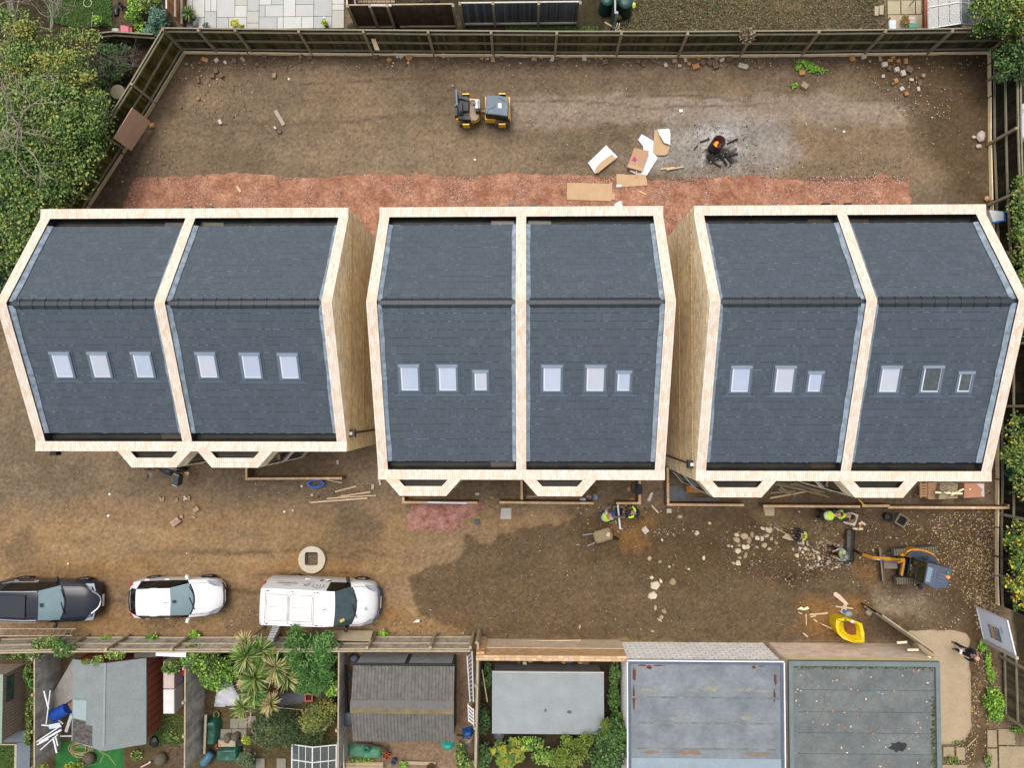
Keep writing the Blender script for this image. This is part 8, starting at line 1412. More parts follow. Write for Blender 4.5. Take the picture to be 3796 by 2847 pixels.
# ---------------------------------------------------------------- things in the gardens round the site, paths and paving
MCONC = M('concrete_path', (184, 164, 134), .9, .1, 1.6, .1, fine=.1)
sheet('entrance_path', qpoly(3, 3, [(1235, 495), (1400, 488), (1570, 490), (1700, 520), (1728, 560), (1715, 640), (1735, 900), (1748, 1320), (1690, 1410), (1600, 1436), (1500, 1442), (1470, 1200), (1440, 700), (1360, 640)]), .03, MCONC, .08, .04, seed=15)
def slabs(name, label, rects, mat, z=.04, gap=.012, cat='paving'):
 m = MB()
 for (x0, y0, x1, y1) in rects: m.box(((x0+x1)/2, (y0+y1)/2, z/2), (abs(x1-x0)-gap, abs(y1-y0)-gap, z+random.uniform(-.006, .006)), rz=0)
 o = m.build(name, mat); o['kind'] = 'structure'; return o
def qr(c, r, u0, v0, u1, v1): a, b = Q(c, r, u0, v0), Q(c, r, u1, v1); return (min(a.x, b.x), min(a.y, b.y), max(a.x, b.x), max(a.y, b.y))
rd = random.Random(3); a, b = Q(0, 0, 1612, 258), Q(1, 0, 782, -60); U = .285; nx_, ny_ = int((b.x-a.x)/U), 14; occ = [[0]*ny_ for _ in range(nx_)]; groups = {0: [], 1: [], 2: [], 3: []}
for j in range(ny_):
 for i in range(nx_):
  if occ[i][j]: continue
  opts = [(3, 2), (2, 3), (2, 2), (2, 1), (1, 2), (3, 3), (1, 1)]; rd.shuffle(opts); opts.sort(key=lambda o: o == (1, 1))
  for w_, h_ in opts:
   if i+w_ <= nx_ and j+h_ <= ny_ and not any(occ[i+p][j+q] for p in range(w_) for q in range(h_)):
    for p in range(w_):
     for q in range(h_): occ[i+p][j+q] = 1
    groups[rd.randrange(4)].append((a.x+i*U, a.y+j*U, a.x+(i+w_)*U, a.y+(j+h_)*U)); break
for k, cl in enumerate([(202, 202, 198), (190, 192, 190), (212, 212, 206), (196, 194, 184)]): slabs('patio_paving', None, groups[k], M('patio_slab_%s' % 'abcd'[k], cl, .85, .05, 2, .08, fine=.04), .05, .022)
slabs('garden_paving', None, [qr(0, 3, 1990, 1232, 2060, 1318), qr(0, 3, 2062, 1232, 2135, 1318), qr(0, 3, 2140, 1210, 2212, 1310), qr(0, 3, 1880, 1322, 2000, 1400), qr(0, 3, 2004, 1322, 2130, 1400), qr(1, 3, 0, 1575, 75, 1660), qr(1, 3, 178, 1575, 258, 1660), qr(0, 3, 1950, 1385, 2030, 1440)], M('garden_slab', (140, 136, 122), .9, .1, 3, .1, fine=.08))
slabs('allotment_paving', None, [qr(3, 0, 1030, -60, 1145, 4), qr(3, 0, 1030, 8, 1142, 125), qr(3, 0, 1148, 4, 1270, 122), qr(3, 0, 1274, 4, 1322, 122), qr(3, 0, 1035, 130, 1330, 270)], M('cream_paving', (186, 174, 144), .9, .1, 3, .1, fine=.06))
slabs('broken_paving', None, [qr(3, 3, 1890, 1330, 1975, 1480), qr(3, 3, 1985, 1320, 2130, 1460), qr(3, 3, 1890, 1490, 1980, 1700), qr(3, 3, 1990, 1470, 2230, 1700), qr(3, 3, 1510, 1475, 1605, 1560), qr(3, 3, 1622, 1480, 1700, 1590), qr(3, 3, 1500, 1630, 1720, 1700)], M('broken_concrete', (170, 152, 122), .9, .14, 2, .2, fine=.12))
slabs('summerhouse_path', None, [qr(0, 3, 40, 1335, 258, 1440), qr(0, 3, 148, 1440, 262, 1700)], M('blue_grey_path', (112, 122, 132), .85, .06, 2, fine=.05)); slabs('lawn_edging', None, [qr(0, 3, 130, 1455, 146, 1700), qr(0, 3, 0, 1450, 146, 1464)], M('edging', (190, 178, 152), .9))
slabs('brick_paving', None, [qr(1, 0, 880+i*40, -40+j*22, 918+i*40, -20+j*22) for i in range(8) for j in range(3)], M('clay_paver', (170, 148, 124), .9, .15, 6))
sheet('artificial_turf', qpoly(0, 3, [(490, 1462), (630, 1440), (860, 1500), (1050, 1490), (1045, 1700), (490, 1700)]), .025, M('turf_green', (44, 112, 50), .95, .2, 9, .3, fine=.3), .1, .03)
def block(name, label, cat, mat, c, r, pts, z0, z1, bevel=.02, group=None):
 m = MB(); m.prism([xy(Q(c, r, u, v, z1)) for u, v in pts], z0, z1); return solo(m, name, mat, label, cat, group, bevel=bevel, seg=2)
def pot(label, c, r, u, v, R_, h, mat, cat='pot', name='pot', soil=True):
 p = Q(c, r, u, v, h*.6); p.z = 0; th = thing(name, label, cat, p); m = MB(); m.lathe(p, [(0, .01), (R_*.72, .01), (R_*.98, h), (R_*1.04, h), (R_*1.04, h+.02), (R_*.9, h+.02), (R_*.85, h-.05)], 18); m.build('shell', mat, th, smooth=True)
 m = MB(); m.cyl(p+Vector((0, 0, h-.06)), p+Vector((0, 0, h-.045)), R_*.87, 16); m.build('soil', M('pot_soil', (58, 46, 34), .95, .3, 9), th); return th
MTER = M('terracotta', (186, 98, 66), .85, .12, 6); MGPOT = M('grey_pot', (92, 98, 104), .6, .12, 6); MTEAL = M('teal_plastic', (108, 146, 156), .5, .12, 6); MGTARP = M('green_tarp', (28, 84, 68), .45, .2, 3, .4, spec=.5)
def tarp(name, label, cat, mat, c, r, pts, z, seed, amp=.06):
 poly = [xy(Q(c, r, u, v, z)) for u, v in pts]; xs = [p[0] for p in poly]; ys = [p[1] for p in poly]; gx = np.arange(min(xs), max(xs)+.05, .05); gy = np.arange(min(ys), max(ys)+.05, .05); X, Y = np.meshgrid(gx, gy); d = sdist(X, Y, poly)
 Z = z*np.clip(d*7+.15, .03, 1)+amp*(fbm(X, Y, .35, 3, seed)-.5)*2; Z = np.maximum(Z, .02); n = X.shape; v = np.stack([X, Y, Z], -1).reshape(-1, 3); i = (np.arange(n[0]-1)[:, None]*n[1]+np.arange(n[1]-1)[None]).ravel(); f = np.stack([i, i+1, i+n[1]+1, i+n[1]], 1); f = f[(d.ravel()[f] > -.03).all(1)]
 u = np.unique(f); mp = np.zeros(len(v), int); mp[u] = np.arange(len(u)); o = npmesh(name, v[u], mp[f], mat); return tag(o, label, cat)
block('storage_box', 'pink patterned box on the path in the corner garden', 'box', M('pink_box', (226, 96, 120), .6, .25, 9, hue2=(240, 140, 160)), 0, 0, [(1038, 210), (1110, 222), (1108, 300), (1040, 305)], .02, .35)
block('storage_box', 'narrow reddish box against the pink patterned box', 'box', M('red_box', (196, 80, 76), .6, .2, 9), 0, 0, [(1112, 232), (1140, 236), (1138, 300), (1112, 300)], .02, .3)
m = MB(); m.tube([Q(0, 0, 975, 258, .15), Q(0, 0, 1010, 266, .15), Q(0, 0, 1032, 270, .15)], [.09, .13, .12], 14); solo(m, 'canister', M('white_canister', (206, 204, 196), .6), 'white canister lying beside the pink box', 'canister', smooth=True)
block('slab', 'white slab leaning in front of the pink box', 'slab', MWHITE, 0, 0, [(1040, 320), (1160, 285), (1166, 300), (1050, 336)], .02, .12)
m = MB(); m.ring(Q(0, 0, 755, 22, .05), .19, .014, 30, 6); solo(m, 'hoop', M('cream_hoop', (222, 216, 190), .6), 'pale hoop lying on the lawn of the corner garden', 'hoop')
pot('black pot with a hollow rim on the garden path', 0, 0, 1088, 90, .15, .25, MBLACK); pot('second black pot lying near the top of the garden path', 0, 0, 1045, 42, .1, .2, MBLACK)
lump('plastic_bag', 'torn black plastic left of the hollow pot', 'plastic bag', MBLACK, Q(0, 0, 1005, 95), (.3, .5, .12), 51); lump('plastic_bag', 'crumpled black plastic below the hollow pot', 'plastic bag', MBLACK, Q(0, 0, 1115, 145), (.4, .2, .14), 52)
stick('pole', 'thin pale pole across the lawn of the corner garden', 'pole', MOLDW, 0, 0, (800, 100), (790, 230), .025, .02, .1); stick('pole', 'brown rake handle across the lawn of the corner garden', 'pole', MSTEM, 0, 0, (810, 110), (895, 205), .03, .02, .1)
m = MB(); c_ = Q(0, 0, 1060, 825, .45); m.lathe(Vector((c_.x, c_.y, 0)), [(.33, 0)]+[(.34+.012*(k % 2), .06+.05*k) for k in range(16)]+[(.33, .88), (.0, .9)], 22); solo(m, 'water_butt', M('butt_olive', (116, 108, 80), .6, .15, 6), 'ribbed olive water butt behind the mossy corner fence', 'water butt')
p = pot('large grey pot with grasses beside the orange fence', 0, 0, 1632, 140, .26, .45, MGPOT); palm('spiky grass plant in the large grey pot on the patio', 0, 0, 1628, 112, .5, .34, 80, 77, .15, group=None)
m = MB(); m.tube([Q(0, 0, 1592, 84, .62), Q(0, 0, 1598, 100, .6)], .06, 10); solo(m, 'bottle', M('blue_bottle', (90, 150, 200), .3), 'blue bottle in the large grey pot on the patio', 'bottle')
lump('pot_plant', 'green and white plant at the patio edge beside the grey pot', 'plant', M('variegated', (120, 140, 120), .7, .3, 9, hue2=(206, 196, 196)), Q(0, 0, 1695, 215), (.28, .3, .3), 61); plant('pot_plant', 'grey leaved plant near the first patio fence post', 'plant', [(0, 0, 1780, 225, .3, .15, .18, .2)], 240, .09, [(90, 108, 96), (120, 132, 120), (70, 84, 70)])
plant('pot_plant', 'yellow green plant behind the fence, left of a pair', 'plant', [(0, 0, 2030, 205, .9, .2, .2, .3)], 260, .12, [(196, 200, 70), (150, 170, 56), (216, 214, 100)]); plant('pot_plant', 'yellow green plant behind the fence, right of a pair', 'plant', [(0, 0, 2090, 238, .9, .14, .1, .2)], 160, .1, [(196, 200, 70), (150, 170, 56)])
pot('small terracotta pot on the open patio', 1, 0, 605, 215, .1, .2, MTER); plant('pot_plant', 'lime green plant in the small terracotta pot', 'plant', [(1, 0, 590, 198, .35, .16, .14, .16)], 260, .09, [(160, 180, 40), (196, 206, 60), (110, 140, 40)])
m = MB(); p = Q(1, 0, 587, 150, .4); m.tube([Vector((p.x, p.y, 0)), p], .012, 6); m.lathe(p, [(.05, -.03), (.055, .02), (0, .05)], 12); solo(m, 'garden_lamp', MWHITE, 'small white garden lamp behind the terracotta pot', 'lamp')
lump('bin_bag', 'black rubbish bag behind the back fence', 'bag', MBLACK, Q(1, 0, 1225, 238), (.42, .26, .35), 71); lump('flower_bed', 'heap of dark brown twigs beyond the ribbed fence', 'plants', M('dark_twigs', (74, 58, 50), .9, .5, 12, .5, hue2=(120, 96, 84)), Q(1, 0, 1500, 10), (.9, .4, .3), 72); block('door_hood', 'pale wooden lintel over the opening in the brown fence', 'lintel', M('pale_lintel', (206, 200, 186), .8), 1, 0, [(965, 28), (1168, 28), (1168, 50), (965, 48)], 1.9, 1.98)
for u, v, R_, h, lb in ((820, -5, .35, .8, 'dark green compost bin beside the metal fence'), (975, 10, .4, .9, 'green lidded compost bin right of the metal fence')):
 p = Q(2, 0, u, v, h); p.z = 0; th = thing('compost_bin', lb, 'bin', p); m = MB(); m.lathe(p, [(R_, 0), (R_*.82, h*.9), (R_*.8, h)], 18); m.build('shell', M('bin_green', (22, 62, 56), .5, .15, 5), th, smooth=True); m = MB(); m.lathe(p+Vector((0, 0, h)), [(R_*.86, 0), (R_*.84, .05), (R_*.3, .09), (0, .09)], 18); m.build('lid', M('lid_green', (34, 84, 76), .45), th, smooth=True)
lump('yellow_bag', 'pale yellow bag beside the green lidded bin', 'bag', M('lemon', (216, 220, 100), .6), Q(2, 0, 1045, 48), (.18, .3, .12), 81); m = MB(); m.tube([Q(2, 0, 905, 165, .2), Q(2, 0, 955, 60, .2)], [.16, .17], 14); solo(m, 'log', M('mossy_sack', (124, 112, 60), .9, .3, 7, .3), 'mossy roll lying behind the metal fence', 'roll', smooth=True)
for a, b, lb in (((795, 190), (960, 280), 'long grey rail fallen across the end of the metal fence'), ((905, 195), (885, 285), 'short upright stick beside the fallen grey rail'), ((925, 195), (905, 285), 'second short stick beside the fallen grey rail')): stick('stick', lb, 'timber', MOLDW, 2, 0, a, b, .06, .04, .6)
for i, (u, v) in enumerate(((940, 90), (982, 82))): block('paving_slab', ('left', 'right')[i]+' one of two loose slabs beside the cream paving', 'paving stone', M('cream_paving'), 3, 0, [(u-17, v-40), (u+22, v-42), (u+17, v+42), (u-15, v+40)], .02, .07+.04*i)
tb_ = thing('garden_table', 'cluttered table of trays and papers behind the back fence', 'table', Q(3, 0, 1170, 200)); m = MB(); m.prism([xy(Q(3, 0, *q, .7)) for q in ((1060, 135), (1280, 132), (1285, 275), (1050, 278))], .66, .7)
for u, v in ((1065, 140), (1275, 138), (1280, 270), (1056, 272)): p = Q(3, 0, u, v, .7); m.box((p.x, p.y, .33), (.05, .05, .65))
m.build('table', MOLDW, tb_)
for i, (u0, v0, u1, v1, cl) in enumerate(((1055, 165, 1110, 275, (216, 226, 236)), (1115, 235, 1195, 277, (96, 140, 176)), (1195, 140, 1270, 165, (206, 190, 184)), (1195, 170, 1270, 200, (196, 176, 172)), (1215, 205, 1285, 240, (84, 160, 130)), (1200, 245, 1260, 276, (70, 110, 140)))):
 m = MB(); q = [Q(3, 0, u, v, .78) for u, v in ((u0, v0), (u1, v0), (u1, v1), (u0, v1))]; m.prism([xy(p) for p in q], .702, .74+.02*i); solo(m, 'tray', M('tray_%d' % i, cl, .6, .1, 6), ('white papers', 'blue papers', 'upper pinkish tray', 'lower pinkish tray', 'green tray', 'dark blue tray')[i]+' on the cluttered table', 'tray')
for k in range(9): p = Q(3, 0, 1362, -20+k*32, .1); m = MB(); m.cyl(p-Vector((0, .11, 0)), p+Vector((0, .11, 0)), .07, 10); solo(m, 'edging_tile', MTER, 'rounded terracotta edging tile beside the greenhouse frame', 'tile', 'terracotta edging tiles')
def glasshouse(label, c, r, pts, h, ridge, nb, mat, inside=None):
 P_ = [Q(c, r, u, v, h) for u, v in pts]; th = thing('greenhouse', label, 'greenhouse', (P_[0].x, P_[0].y, 0)); m = MB(); x0, x1 = min(p.x for p in P_), max(p.x for p in P_); y0, y1 = min(p.y for p in P_), max(p.y for p in P_)
 def roof(t): x = x0+(x1-x0)*t; return x, h+(ridge-h)*(1-abs(2*t-1)) if ridge > h else h
 for x in (x0, x1): m.beam((x, y0, h), (x, y1, h), .05, .05); [m.beam((x, y, 0), (x, y, h), .04, .04) for y in (y0, y1)]
 for y in (y0, y1, (y0+y1)/2): m.beam((x0, y, h+.01), ((x0+x1)/2, y, ridge), .04, .04); m.beam(((x0+x1)/2, y, ridge), (x1, y, h+.01), .04, .04)
 m.beam(((x0+x1)/2, y0, ridge), ((x0+x1)/2, y1, ridge), .05, .05)
 for k in range(1, nb): t = k/nb; x, z = roof(t); m.beam((x, y0, z), (x, y1, z), .025, .03)
 m.build('frame', mat, th); gl = M('greenhouse_glass', (200, 214, 212), .05, .05, 2, trans=.88, spec=.5)
 for a, b in ((x0, (x0+x1)/2), ((x0+x1)/2, x1)): za, zb = (h, ridge) if a == x0 else (ridge, h); g = MB(); g.face([(a, y0, za-.012), (b, y0, zb-.012), (b, y1, zb-.012), (a, y1, za-.012)]); g.build('roof_pane', gl, th)
 return th
glasshouse('small white framed greenhouse at the bottom border among the shrubs', 1, 3, [(310, 1462), (690, 1460), (690, 1720), (310, 1720)], 1.1, 1.35, 6, M('white_frame', (226, 228, 226), .5))
tarp('green_sheet', 'dark green sheet inside the small white greenhouse', 'sheet', MGTARP, 1, 3, [(310, 1480), (420, 1480), (430, 1700), (300, 1700)], .3, 3); pot('blue grey tray pot inside the small white greenhouse', 1, 3, 560, 1600, .2, .3, MTEAL)
glasshouse('bare metal greenhouse frame beside the top right evergreen', 3, 0, [(1385, -120), (1850, -120), (1850, 240), (1385, 240)], 1.5, 1.9, 6, M('grey_alu_frame', (176, 182, 186), .4, metal=.3))
tarp('grey_sheet', 'slate grey sheet under the bare greenhouse frame', 'sheet', M('slate_sheet', (92, 104, 118), .5, .2, 4, .3), 3, 0, [(1560, 135), (1690, 160), (1720, 200), (1500, 210)], .3, 4); lump('bin_bag', 'black bag under the bare greenhouse frame', 'bag', MBLACK, Q(3, 0, 1680, 60), (.5, .5, .3), 91); pot('green basin under the bare greenhouse frame', 3, 0, 1580, 225, .22, .15, M('basin_green', (30, 150, 96), .5)); lump('plastic_bag', 'pale violet bag under the bare greenhouse frame', 'bag', M('violet_bag', (176, 166, 206), .5), Q(3, 0, 1610, 40), (.3, .3, .2), 92)
tarp('white_sheet', 'crumpled white plastic sheet beyond the side fence', 'sheet', M('white_plastic_sheet', (206, 212, 222), .4, .15, 4, .3), 3, 0, [(2150, 880), (2260, 860), (2260, 1200), (2150, 1230)], .5, 6, .12)
leaning('lapped_panel', 'old lapped fence panel leaning on the felt roofed shed', 'panel', M('lapped_grey', (150, 144, 138), .9, .2, 4, .4, fine=.2), [Q(0, 3, 632, 715, 1.3), Q(0, 3, 632, 1060, 1.3), Q(0, 3, 440, 1190, .35), Q(0, 3, 430, 1060, .35)])
m = MB(); m.tube([Q(0, 3, 465, 1210, .75), Q(0, 3, 590, 1140, .85)], [.27, .27], 20); bl = solo(m, 'blue_barrel', M('barrel_blue', (24, 82, 178), .45, .1, 5), 'bright blue plastic barrel lying beside the felt roofed shed', 'barrel', smooth=False)
block('cupboard_box', 'open pale wooden cupboard box beside the blue barrel', 'box', M('brown_inside', (160, 116, 80), .8, .12, 6), 0, 3, [(560, 1080), (625, 1050), (628, 1168), (565, 1165)], .3, .8)
SB = [((380, 995), (420, 1150), .06), ((435, 990), (400, 1280), .04), ((340, 1440), (530, 1330), .08), ((310, 1440), (520, 1300), .05), ((350, 1505), (500, 1370), .04), ((460, 1400), (490, 1530), .07), ((480, 1385), (500, 1470), .05), ((570, 1350), (622, 1190), .13), ((520, 1385), (625, 1385), .06), ((500, 1240), (545, 1280), .06), ((360, 1290), (420, 1295), .05), ((320, 1460), (420, 1410), .06)]
LBS = ['steep white batten touching the panel fence', 'thin steep white batten beside the barrel', 'thickest white batten in the fan', 'white batten above the thickest of the fan', 'lowest white batten of the fan', 'short white batten pointing down, left of two', 'short white batten pointing down, right of two', 'broad white board beside the shed wall', 'white crossbar at the foot of the broad board', 'small white stub below the barrel', 'small grey stub beside the pale blue board', 'brownish white batten under the fan']
for (a, b, w), lb in zip(SB, LBS): stick('white_batten', lb, 'timber', M('white_batten', (226, 228, 232), .6, .06, 6), 0, 3, a, b, w, .04, (1.6 if b[0] < 535 and a[0] < 500 else .5)+w)
block('pale_board', 'pale blue white board on the pile beside the felt roofed shed', 'board', M('pale_blue_board', (196, 214, 222), .6), 0, 3, [(412, 1290), (510, 1272), (532, 1310), (425, 1330)], 1.66, 1.7)
rd = random.Random(5); m = MB()
for k in range(6): c_ = Q(0, 3, 690+rd.uniform(-25, 25), 1500+rd.uniform(-15, 20), .05+.02*k); m.ring(c_, rd.uniform(.3, .42), .014, 30, 6, sx=1.2, sy=rd.uniform(.45, .8))
m.tube([Q(0, 3, 650, 1550, .04), Q(0, 3, 680, 1620, .04), Q(0, 3, 760, 1645, .04), Q(0, 3, 860, 1620, .04), Q(0, 3, 895, 1550, .04), Q(0, 3, 850, 1510, .04), Q(0, 3, 940, 1560, .04), Q(0, 3, 1000, 1640, .04)], .014, 6); solo(m, 'garden_hose', M('beige_hose', (206, 170, 130), .6), 'tangled beige garden hose below the felt roofed shed', 'hose')
m = MB(); m.tube([Q(0, 3, 700, 1620, .05), Q(0, 3, 820, 1635, .05), Q(0, 3, 900, 1600, .05), Q(0, 3, 950, 1610, .05), Q(0, 3, 880, 1655, .05), Q(0, 3, 905, 1600, .06)], .014, 6); solo(m, 'garden_hose', M('green_hose', (40, 150, 70), .5), 'green garden hose on the artificial turf', 'hose')
MBALL = M('stone_ball', (104, 98, 80), .9, .12, 6)
for u, v, lb in ((795, 1558, 'round stone ball on the artificial turf beside the hose'), (1412, 1560, 'round stone ball in the dark soil near the panel fence')): m = MB(); m.lathe(Q(0, 3, u, v, 0), [(.03, .0)]+[(.27*math.sin(t), .25-.27*math.cos(t)) for t in np.linspace(.4, PI-.02, 12)], 20); solo(m, 'stone_ball', MBALL, lb, 'stone ball', smooth=True)
lump('plastic_bag', 'torn black plastic at the corner of the felt roofed shed', 'plastic bag', MBLACK, Q(0, 3, 1335, 1435), (.42, .5, .12), 101); tarp('black_sheet', 'black weed sheet scattered with leaves by the panel fence', 'sheet', M('weed_sheet', (44, 40, 42), .8, .5, 12, hue2=(120, 96, 66)), 0, 3, [(1400, 1460), (1590, 1450), (1590, 1660), (1470, 1650), (1420, 1600)], .05, 7, .04)
m = MB(); m.beam(Q(0, 3, 1215, 1655, .1), Q(0, 3, 1285, 1620, .1), .05, .03); m.cyl(Q(0, 3, 1290, 1615, .1), Q(0, 3, 1290, 1615, .16), .05, 12); solo(m, 'toy', M('toy_white_red', (236, 200, 190), .5, .2, 7), 'white and red garden toy at the bottom border', 'toy')
for v0, v1, cl, lb in ((742, 980, (206, 188, 180), 'grimy white chest freezer under the shrub branches'), (985, 1197, (232, 230, 228), 'clean white chest freezer beside the red brown shed wall')):
 th = thing('chest_freezer', lb, 'freezer', Q(0, 3, 1450, v1)); mt = M('freezer_%d' % v0, cl, .5, .08, 2); q = [xy(Q(0, 3, u, v, .85)) for u, v in ((1408, v0), (1503, v0), (1503, v1-3), (1408, v1-3))]; m = MB(); m.prism(q, .78, .85); m.build('lid', mt, th, bevel=.02); m = MB(); m.prism(q, .0, .775); m.build('cabinet', mt, th)
block('toy_car', 'red plastic toy beside the grimy freezer', 'toy', M('toy_red', (206, 50, 80), .4), 0, 3, [(1548, 815), (1600, 825), (1605, 868), (1552, 865)], .02, .25); stick('toy_spade', 'blue plastic toy spade below the red toy', 'toy', M('toy_blue', (56, 120, 200), .4), 0, 3, (1572, 872), (1540, 970), .1, .04, .2)
stick('white_gutter', 'stack of white plastic gutters lying along the front fence behind the shed', 'gutter', MWHITE, 0, 3, (1350, 668), (1610, 680), .22, .1, 1.6); stick('grey_board', 'dark grey board beside the white gutters', 'board', M('dark_grey_board', (84, 82, 80), .8), 0, 3, (1160, 690), (1350, 682), .2, .04, 1.4)
m = MB(); m.ring(Q(0, 3, 285, 935, .5), .19, .03, 24, 6); solo(m, 'green_ring', M('lime_ring', (70, 160, 50), .5), 'lime green tub rim peeping past the panel fence', 'tub')
tarp('white_sheet', 'white plastic sheet on the ground under the palms', 'sheet', M('pale_plastic', (206, 208, 216), .4, .12, 4, .3), 0, 3, [(1870, 960), (1990, 920), (2060, 1060), (2040, 1130), (1840, 1140)], .12, 9, .08)
tarp('green_tarpaulin', 'dark green tarpaulin with a plank on it beside the panel fence', 'tarpaulin', MGTARP, 0, 3, [(1725, 1260), (1850, 1240), (1875, 1290), (1860, 1480), (1720, 1500)], .5, 10); tarp('green_tarpaulin', 'dark green tarpaulin at the bottom border above the gas bottle', 'tarpaulin', MGTARP, 0, 3, [(1850, 1500), (2050, 1485), (2062, 1630), (1840, 1635)], .5, 11)
stick('plank', 'long pale plank lying on the green tarpaulin', 'timber', MOLDW, 0, 3, (1778, 1200), (1764, 1540), .1, .05, .62)
m = MB(); p0, p1 = Q(0, 3, 1750, 1630, .3), Q(0, 3, 1820, 1530, .3); d = (p1-p0).normalized(); m.tube([p0-d*.05, p0, p0+d*.1, p1], [.05, .15, .2, .2], 18); solo(m, 'gas_bottle', M('gas_blue', (84, 128, 152), .4, .08, 4), 'blue gas bottle lying between the green tarpaulins', 'gas bottle', smooth=True)
block('crate', 'shallow wooden crate between the two green tarpaulins', 'crate', MOLDW, 0, 3, [(1880, 1425), (2030, 1425), (2032, 1480), (1885, 1482)], .02, .3); pot('terracotta pot on the wooden crate', 0, 3, 1895, 1465, .12, .3, MTER); pot('yellow lined bowl under the palms', 0, 3, 1872, 1195, .14, .15, M('bowl', (176, 160, 90), .6)); pot('galvanised ring pot near the garden paving', 1, 3, -8, 1335, .13, .2, M('galvanised', (170, 176, 176), .4)); pot('blue glazed pot beside the lime plant', 0, 3, 2085, 1430, .13, .3, M('blue_glaze', (62, 74, 110), .3))
lump('round_pot', 'dark moss covered ball pot in the palm garden, left of two', 'pot', MBALL, Q(0, 3, 1985, 1390), (.4, .4, .4), 111); lump('round_pot', 'dark moss covered ball pot in the palm garden, right of two', 'pot', MBALL, Q(0, 3, 2050, 1375), (.36, .4, .4), 112)
for u, v, lb in ((452, 1055, 'square terracotta planter below the feathery shrub'), (135, 1045, 'square terracotta planter tilted beside the palms')):
 th = thing('planter', lb, 'planter', Q(1, 3, u, v)); p = Q(1, 3, u, v, .4); m = MB()
 for x, y, dx, dy in ((0, .15, .36, .05), (0, -.15, .36, .05), (.155, 0, .05, .25), (-.155, 0, .05, .25)): m.box((p.x+x, p.y+y, .2), (dx, dy, .4))
 m.build('shell', M('terracotta_red', (196, 94, 76), .7, .08, 5), th); m = MB(); m.box((p.x, p.y, .15), (.26, .26, .28)); m.build('soil', M('pot_soil'), th)
pot('black tub of the large leafed plant by the narrow fence', 1, 3, 655, 1060, .2, .3, MBLACK); m = MB(); m.tube([Q(1, 3, 150, 1135, 1.4), Q(1, 3, 400, 1160, 1.2)], .012, 5); solo(m, 'cord', MPALEB, 'pale cord stretched below the palms', 'cord')
tarp('slate_bed', 'grey slate chippings bed beside the terracotta planter', 'chippings', M('slate_chips', (104, 104, 116), .9, .25, 20, .5, fine=.3), 1, 3, [(160, 1030), (400, 1000), (560, 960), (560, 1030), (390, 1100), (200, 1130)], .03, 12, .02)['kind'] = 'stuff'
m = MB(); c_ = Q(1, 3, 785, 1240, .8); c_.z = 0; m.lathe(c_, [(.3, 0), (.31, .75), (.33, .8), (.2, .84), (0, .85)], 22); solo(m, 'water_butt', M('butt_dark', (74, 84, 92), .5, .1, 5), 'round dark water butt beside the corrugated shed', 'water butt', smooth=True)
m = MB(); m.tube([Q(1, 3, 772, 770, .9), Q(1, 3, 782, 1170, .9)], .055, 10); solo(m, 'black_pipe', MBLACK, 'thick black pipe between narrow fence and corrugated shed', 'pipe'); stick('white_pipe', 'white pipe along the narrow garden fence', 'pipe', MWHITE, 1, 3, (740, 1232), (758, 1700), .05, .05, .9)
lump('watering_can', 'teal watering can between narrow fence and corrugated shed', 'can', MTEAL, Q(1, 3, 795, 840, .1), (.3, .3, .4), 121); lump('watering_can', 'grey blue watering can at the back of the corrugated shed', 'can', M('grey_blue_plastic', (96, 112, 128), .5), Q(1, 3, 850, 705, .1), (.4, .36, .4), 122)
for k in range(9): stick('reed_stick', 'brown stick in the bundle behind the corrugated shed', 'sticks', M('brown_reed', (96, 78, 60), .9), 1, 3, (880-k*14, 640+k*2), (770-k*2, 690+k*14), .035, .03, .5+.02*k, 'bundle of brown sticks')
tarp('green_net', 'heap of pale green netting and rubble below the corrugated shed', 'netting', M('pale_green_net', (110, 168, 136), .6, .3, 6, .4, hue2=(60, 130, 90)), 1, 3, [(785, 1480), (860, 1460), (1080, 1490), (1085, 1590), (960, 1600), (790, 1580)], .22, 13, .1); m = MB(); m.ring(Q(1, 3, 952, 1503, .4), .1, .05, 20, 8); solo(m, 'green_hose', M('dark_green_hose', (20, 100, 80), .5), 'dark green hose coil on the pale netting', 'hose')
for k in range(5): pot('small terracotta pot in the stack on the gravel yard', 1, 3, 1105+(k % 3)*24, 1515+k*14, .08, .16, M('terracotta_bright', (214, 104, 56), .8))['group'] = 'stacked terracotta pots'
pot('blue bucket of water on the gravel yard', 1, 3, 1190, 1600, .13, .28, M('bucket_blue', (50, 96, 150), .4)); pot('large rusty bowl at the bottom of the gravel yard', 1, 3, 1510, 1655, .2, .25, M('rusty_bowl', (112, 62, 44), .8)); m = MB(); m.tube([Q(1, 3, u, v, .3) for u, v in ((860, 1445), (950, 1455), (1060, 1478), (1155, 1505))], .05, 7); solo(m, 'rubber_strip', M('dark_rubber', (62, 54, 52), .8), 'curved dark rubber strip below the corrugated shed', 'strip')
tarp('blue_tarpaulin', 'crumpled bright blue tarpaulin at the gravel yard fence', 'tarpaulin', M('blue_tarp', (24, 88, 160), .45, .2, 5, .4), 1, 3, [(1770, 1350), (1850, 1325), (1878, 1370), (1850, 1415), (1780, 1410)], .3, 14, .1); tarp('teal_tarpaulin', 'crumpled turquoise tarpaulin at the corner of the corrugated shed', 'tarpaulin', M('teal_tarp', (40, 166, 150), .5, .18, 5, .4), 1, 3, [(1590, 1455), (1705, 1445), (1700, 1500), (1650, 1530), (1600, 1500)], .2, 15, .08); tarp('grey_sheet', 'grey clear plastic sheet below the blue tarpaulin', 'sheet', M('smoky_plastic', (150, 148, 146), .4, .2, 5, .3), 1, 3, [(1785, 1425), (1870, 1415), (1850, 1490), (1790, 1470)], .2, 16, .08)
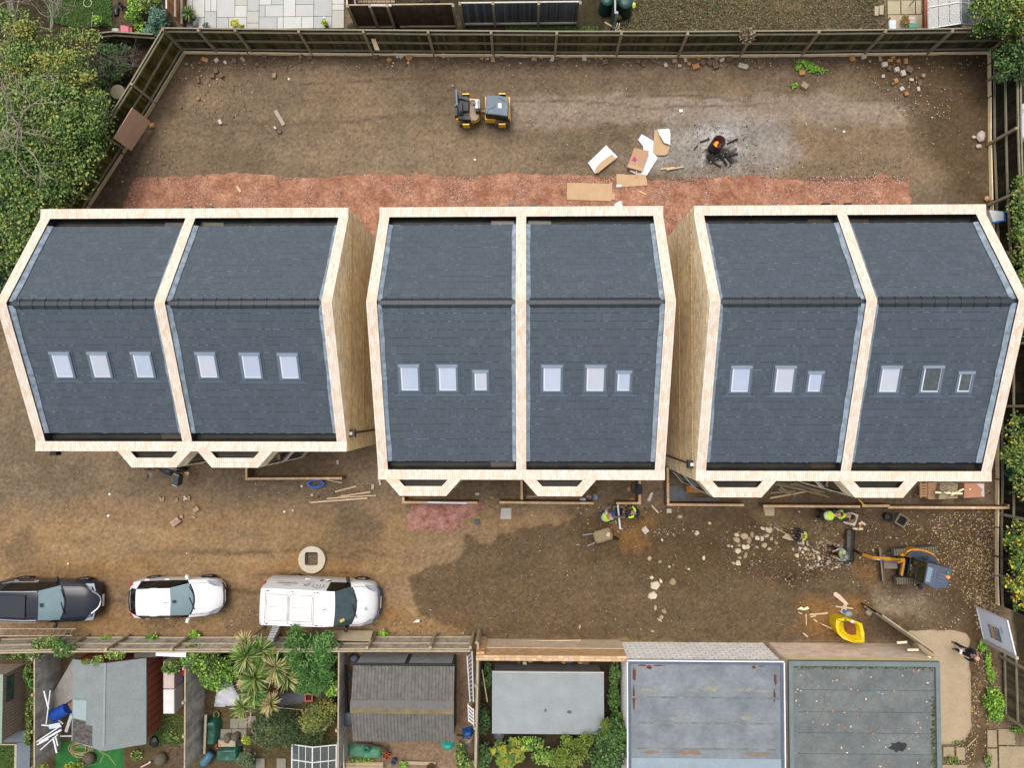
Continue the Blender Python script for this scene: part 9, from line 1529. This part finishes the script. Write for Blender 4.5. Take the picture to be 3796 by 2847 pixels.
block('drainpipe_offcut', 'short brown pipe offcut beside the blue tarpaulin', 'pipe', M('khaki_pipe', (116, 104, 76), .7), 1, 3, [(1725, 1380), (1785, 1395), (1780, 1425), (1722, 1412)], .05, .2, .04); stick('kerb_strip', 'pale kerb strip across the bottom of the gravel yard', 'kerb', MOLDW, 1, 3, (1290, 1615), (1550, 1620), .14, .08, .05)
for k in range(7): stick('trellis_slat', 'pale slat of the low trellis at the bottom of the gravel yard', 'trellis', MPALE2, 1, 3, (775, 1622+k*12), (1095, 1618+k*12), .03, .02, .35, 'trellis slats')
rd = random.Random(8)
for k in range(14): u = 10+k*48; lump('rubbish', 'piece of rubbish dumped behind the orange brick wall', 'rubbish', (MB1+[M('blue_rag', (70, 96, 160), .7), MBLACK])[k % 6], Q(2, 3, u, rd.uniform(715, 750)), (rd.uniform(.15, .4), rd.uniform(.12, .25), .14), 130+k)['group'] = 'rubbish behind the brick wall'
m = MB(); c_ = Q(1, 3, 2095, 1370, .6); c_.z = 0; m.lathe(c_, [(.22, 0), (.24, .65), (0, .68)], 20); solo(m, 'water_butt', M('butt_grey', (84, 90, 98), .5, .1, 5), 'grey water butt under the eave of the low grey shed', 'water butt', smooth=True)
stick('timber_pole', 'grey pole leaning behind the gravel yard fence', 'timber', MOLDW, 1, 3, (1950, 810), (1995, 1090), .05, .05, .6)
# ---------------------------------------------------------------- camera, light
cam = bpy.data.cameras.new('camera'); co = bpy.data.objects.new('camera', cam); COL.objects.link(co); SC.camera = co
co.matrix_world = Matrix.Translation((0, 0, H))@CAMROT.to_4x4()
cam.sensor_fit = 'HORIZONTAL'; cam.sensor_width = 36; cam.lens = 36*F/3796.; cam.clip_start = .5; cam.clip_end = 600
w = bpy.data.worlds.new('World'); SC.world = w; w.use_nodes = True; nt = w.node_tree
sky = nt.nodes.new('ShaderNodeTexSky'); sky.sky_type = 'NISHITA'; sky.sun_disc = False
EL, AZ = R(73), R(335)
sky.sun_elevation = EL; sky.sun_rotation = AZ; sky.air_density = 1.; sky.dust_density = 4.; sky.ozone_density = .6
hs = nt.nodes.new('ShaderNodeHueSaturation'); hs.inputs['Saturation'].default_value = .4; nt.links.new(sky.outputs[0], hs.inputs['Color'])
bg = nt.nodes['Background']; nt.links.new(hs.outputs[0], bg.inputs[0]); bg.inputs[1].default_value = .12
sl = bpy.data.lights.new('sun', 'SUN'); sl.energy = 1.25; sl.angle = R(38); sl.color = (1, .93, .84)
so = bpy.data.objects.new('sun', sl); COL.objects.link(so)
sd = Vector((math.sin(AZ)*math.cos(EL), math.cos(AZ)*math.cos(EL), math.sin(EL)))
so.rotation_euler = (-sd).to_track_quat('-Z', 'Y').to_euler(); so.location = sd*60
vs = SC.view_settings; vs.view_transform = 'Standard'; vs.look = 'None'; vs.gamma = 1; vs.exposure = EXPO; vs.use_curve_mapping = False
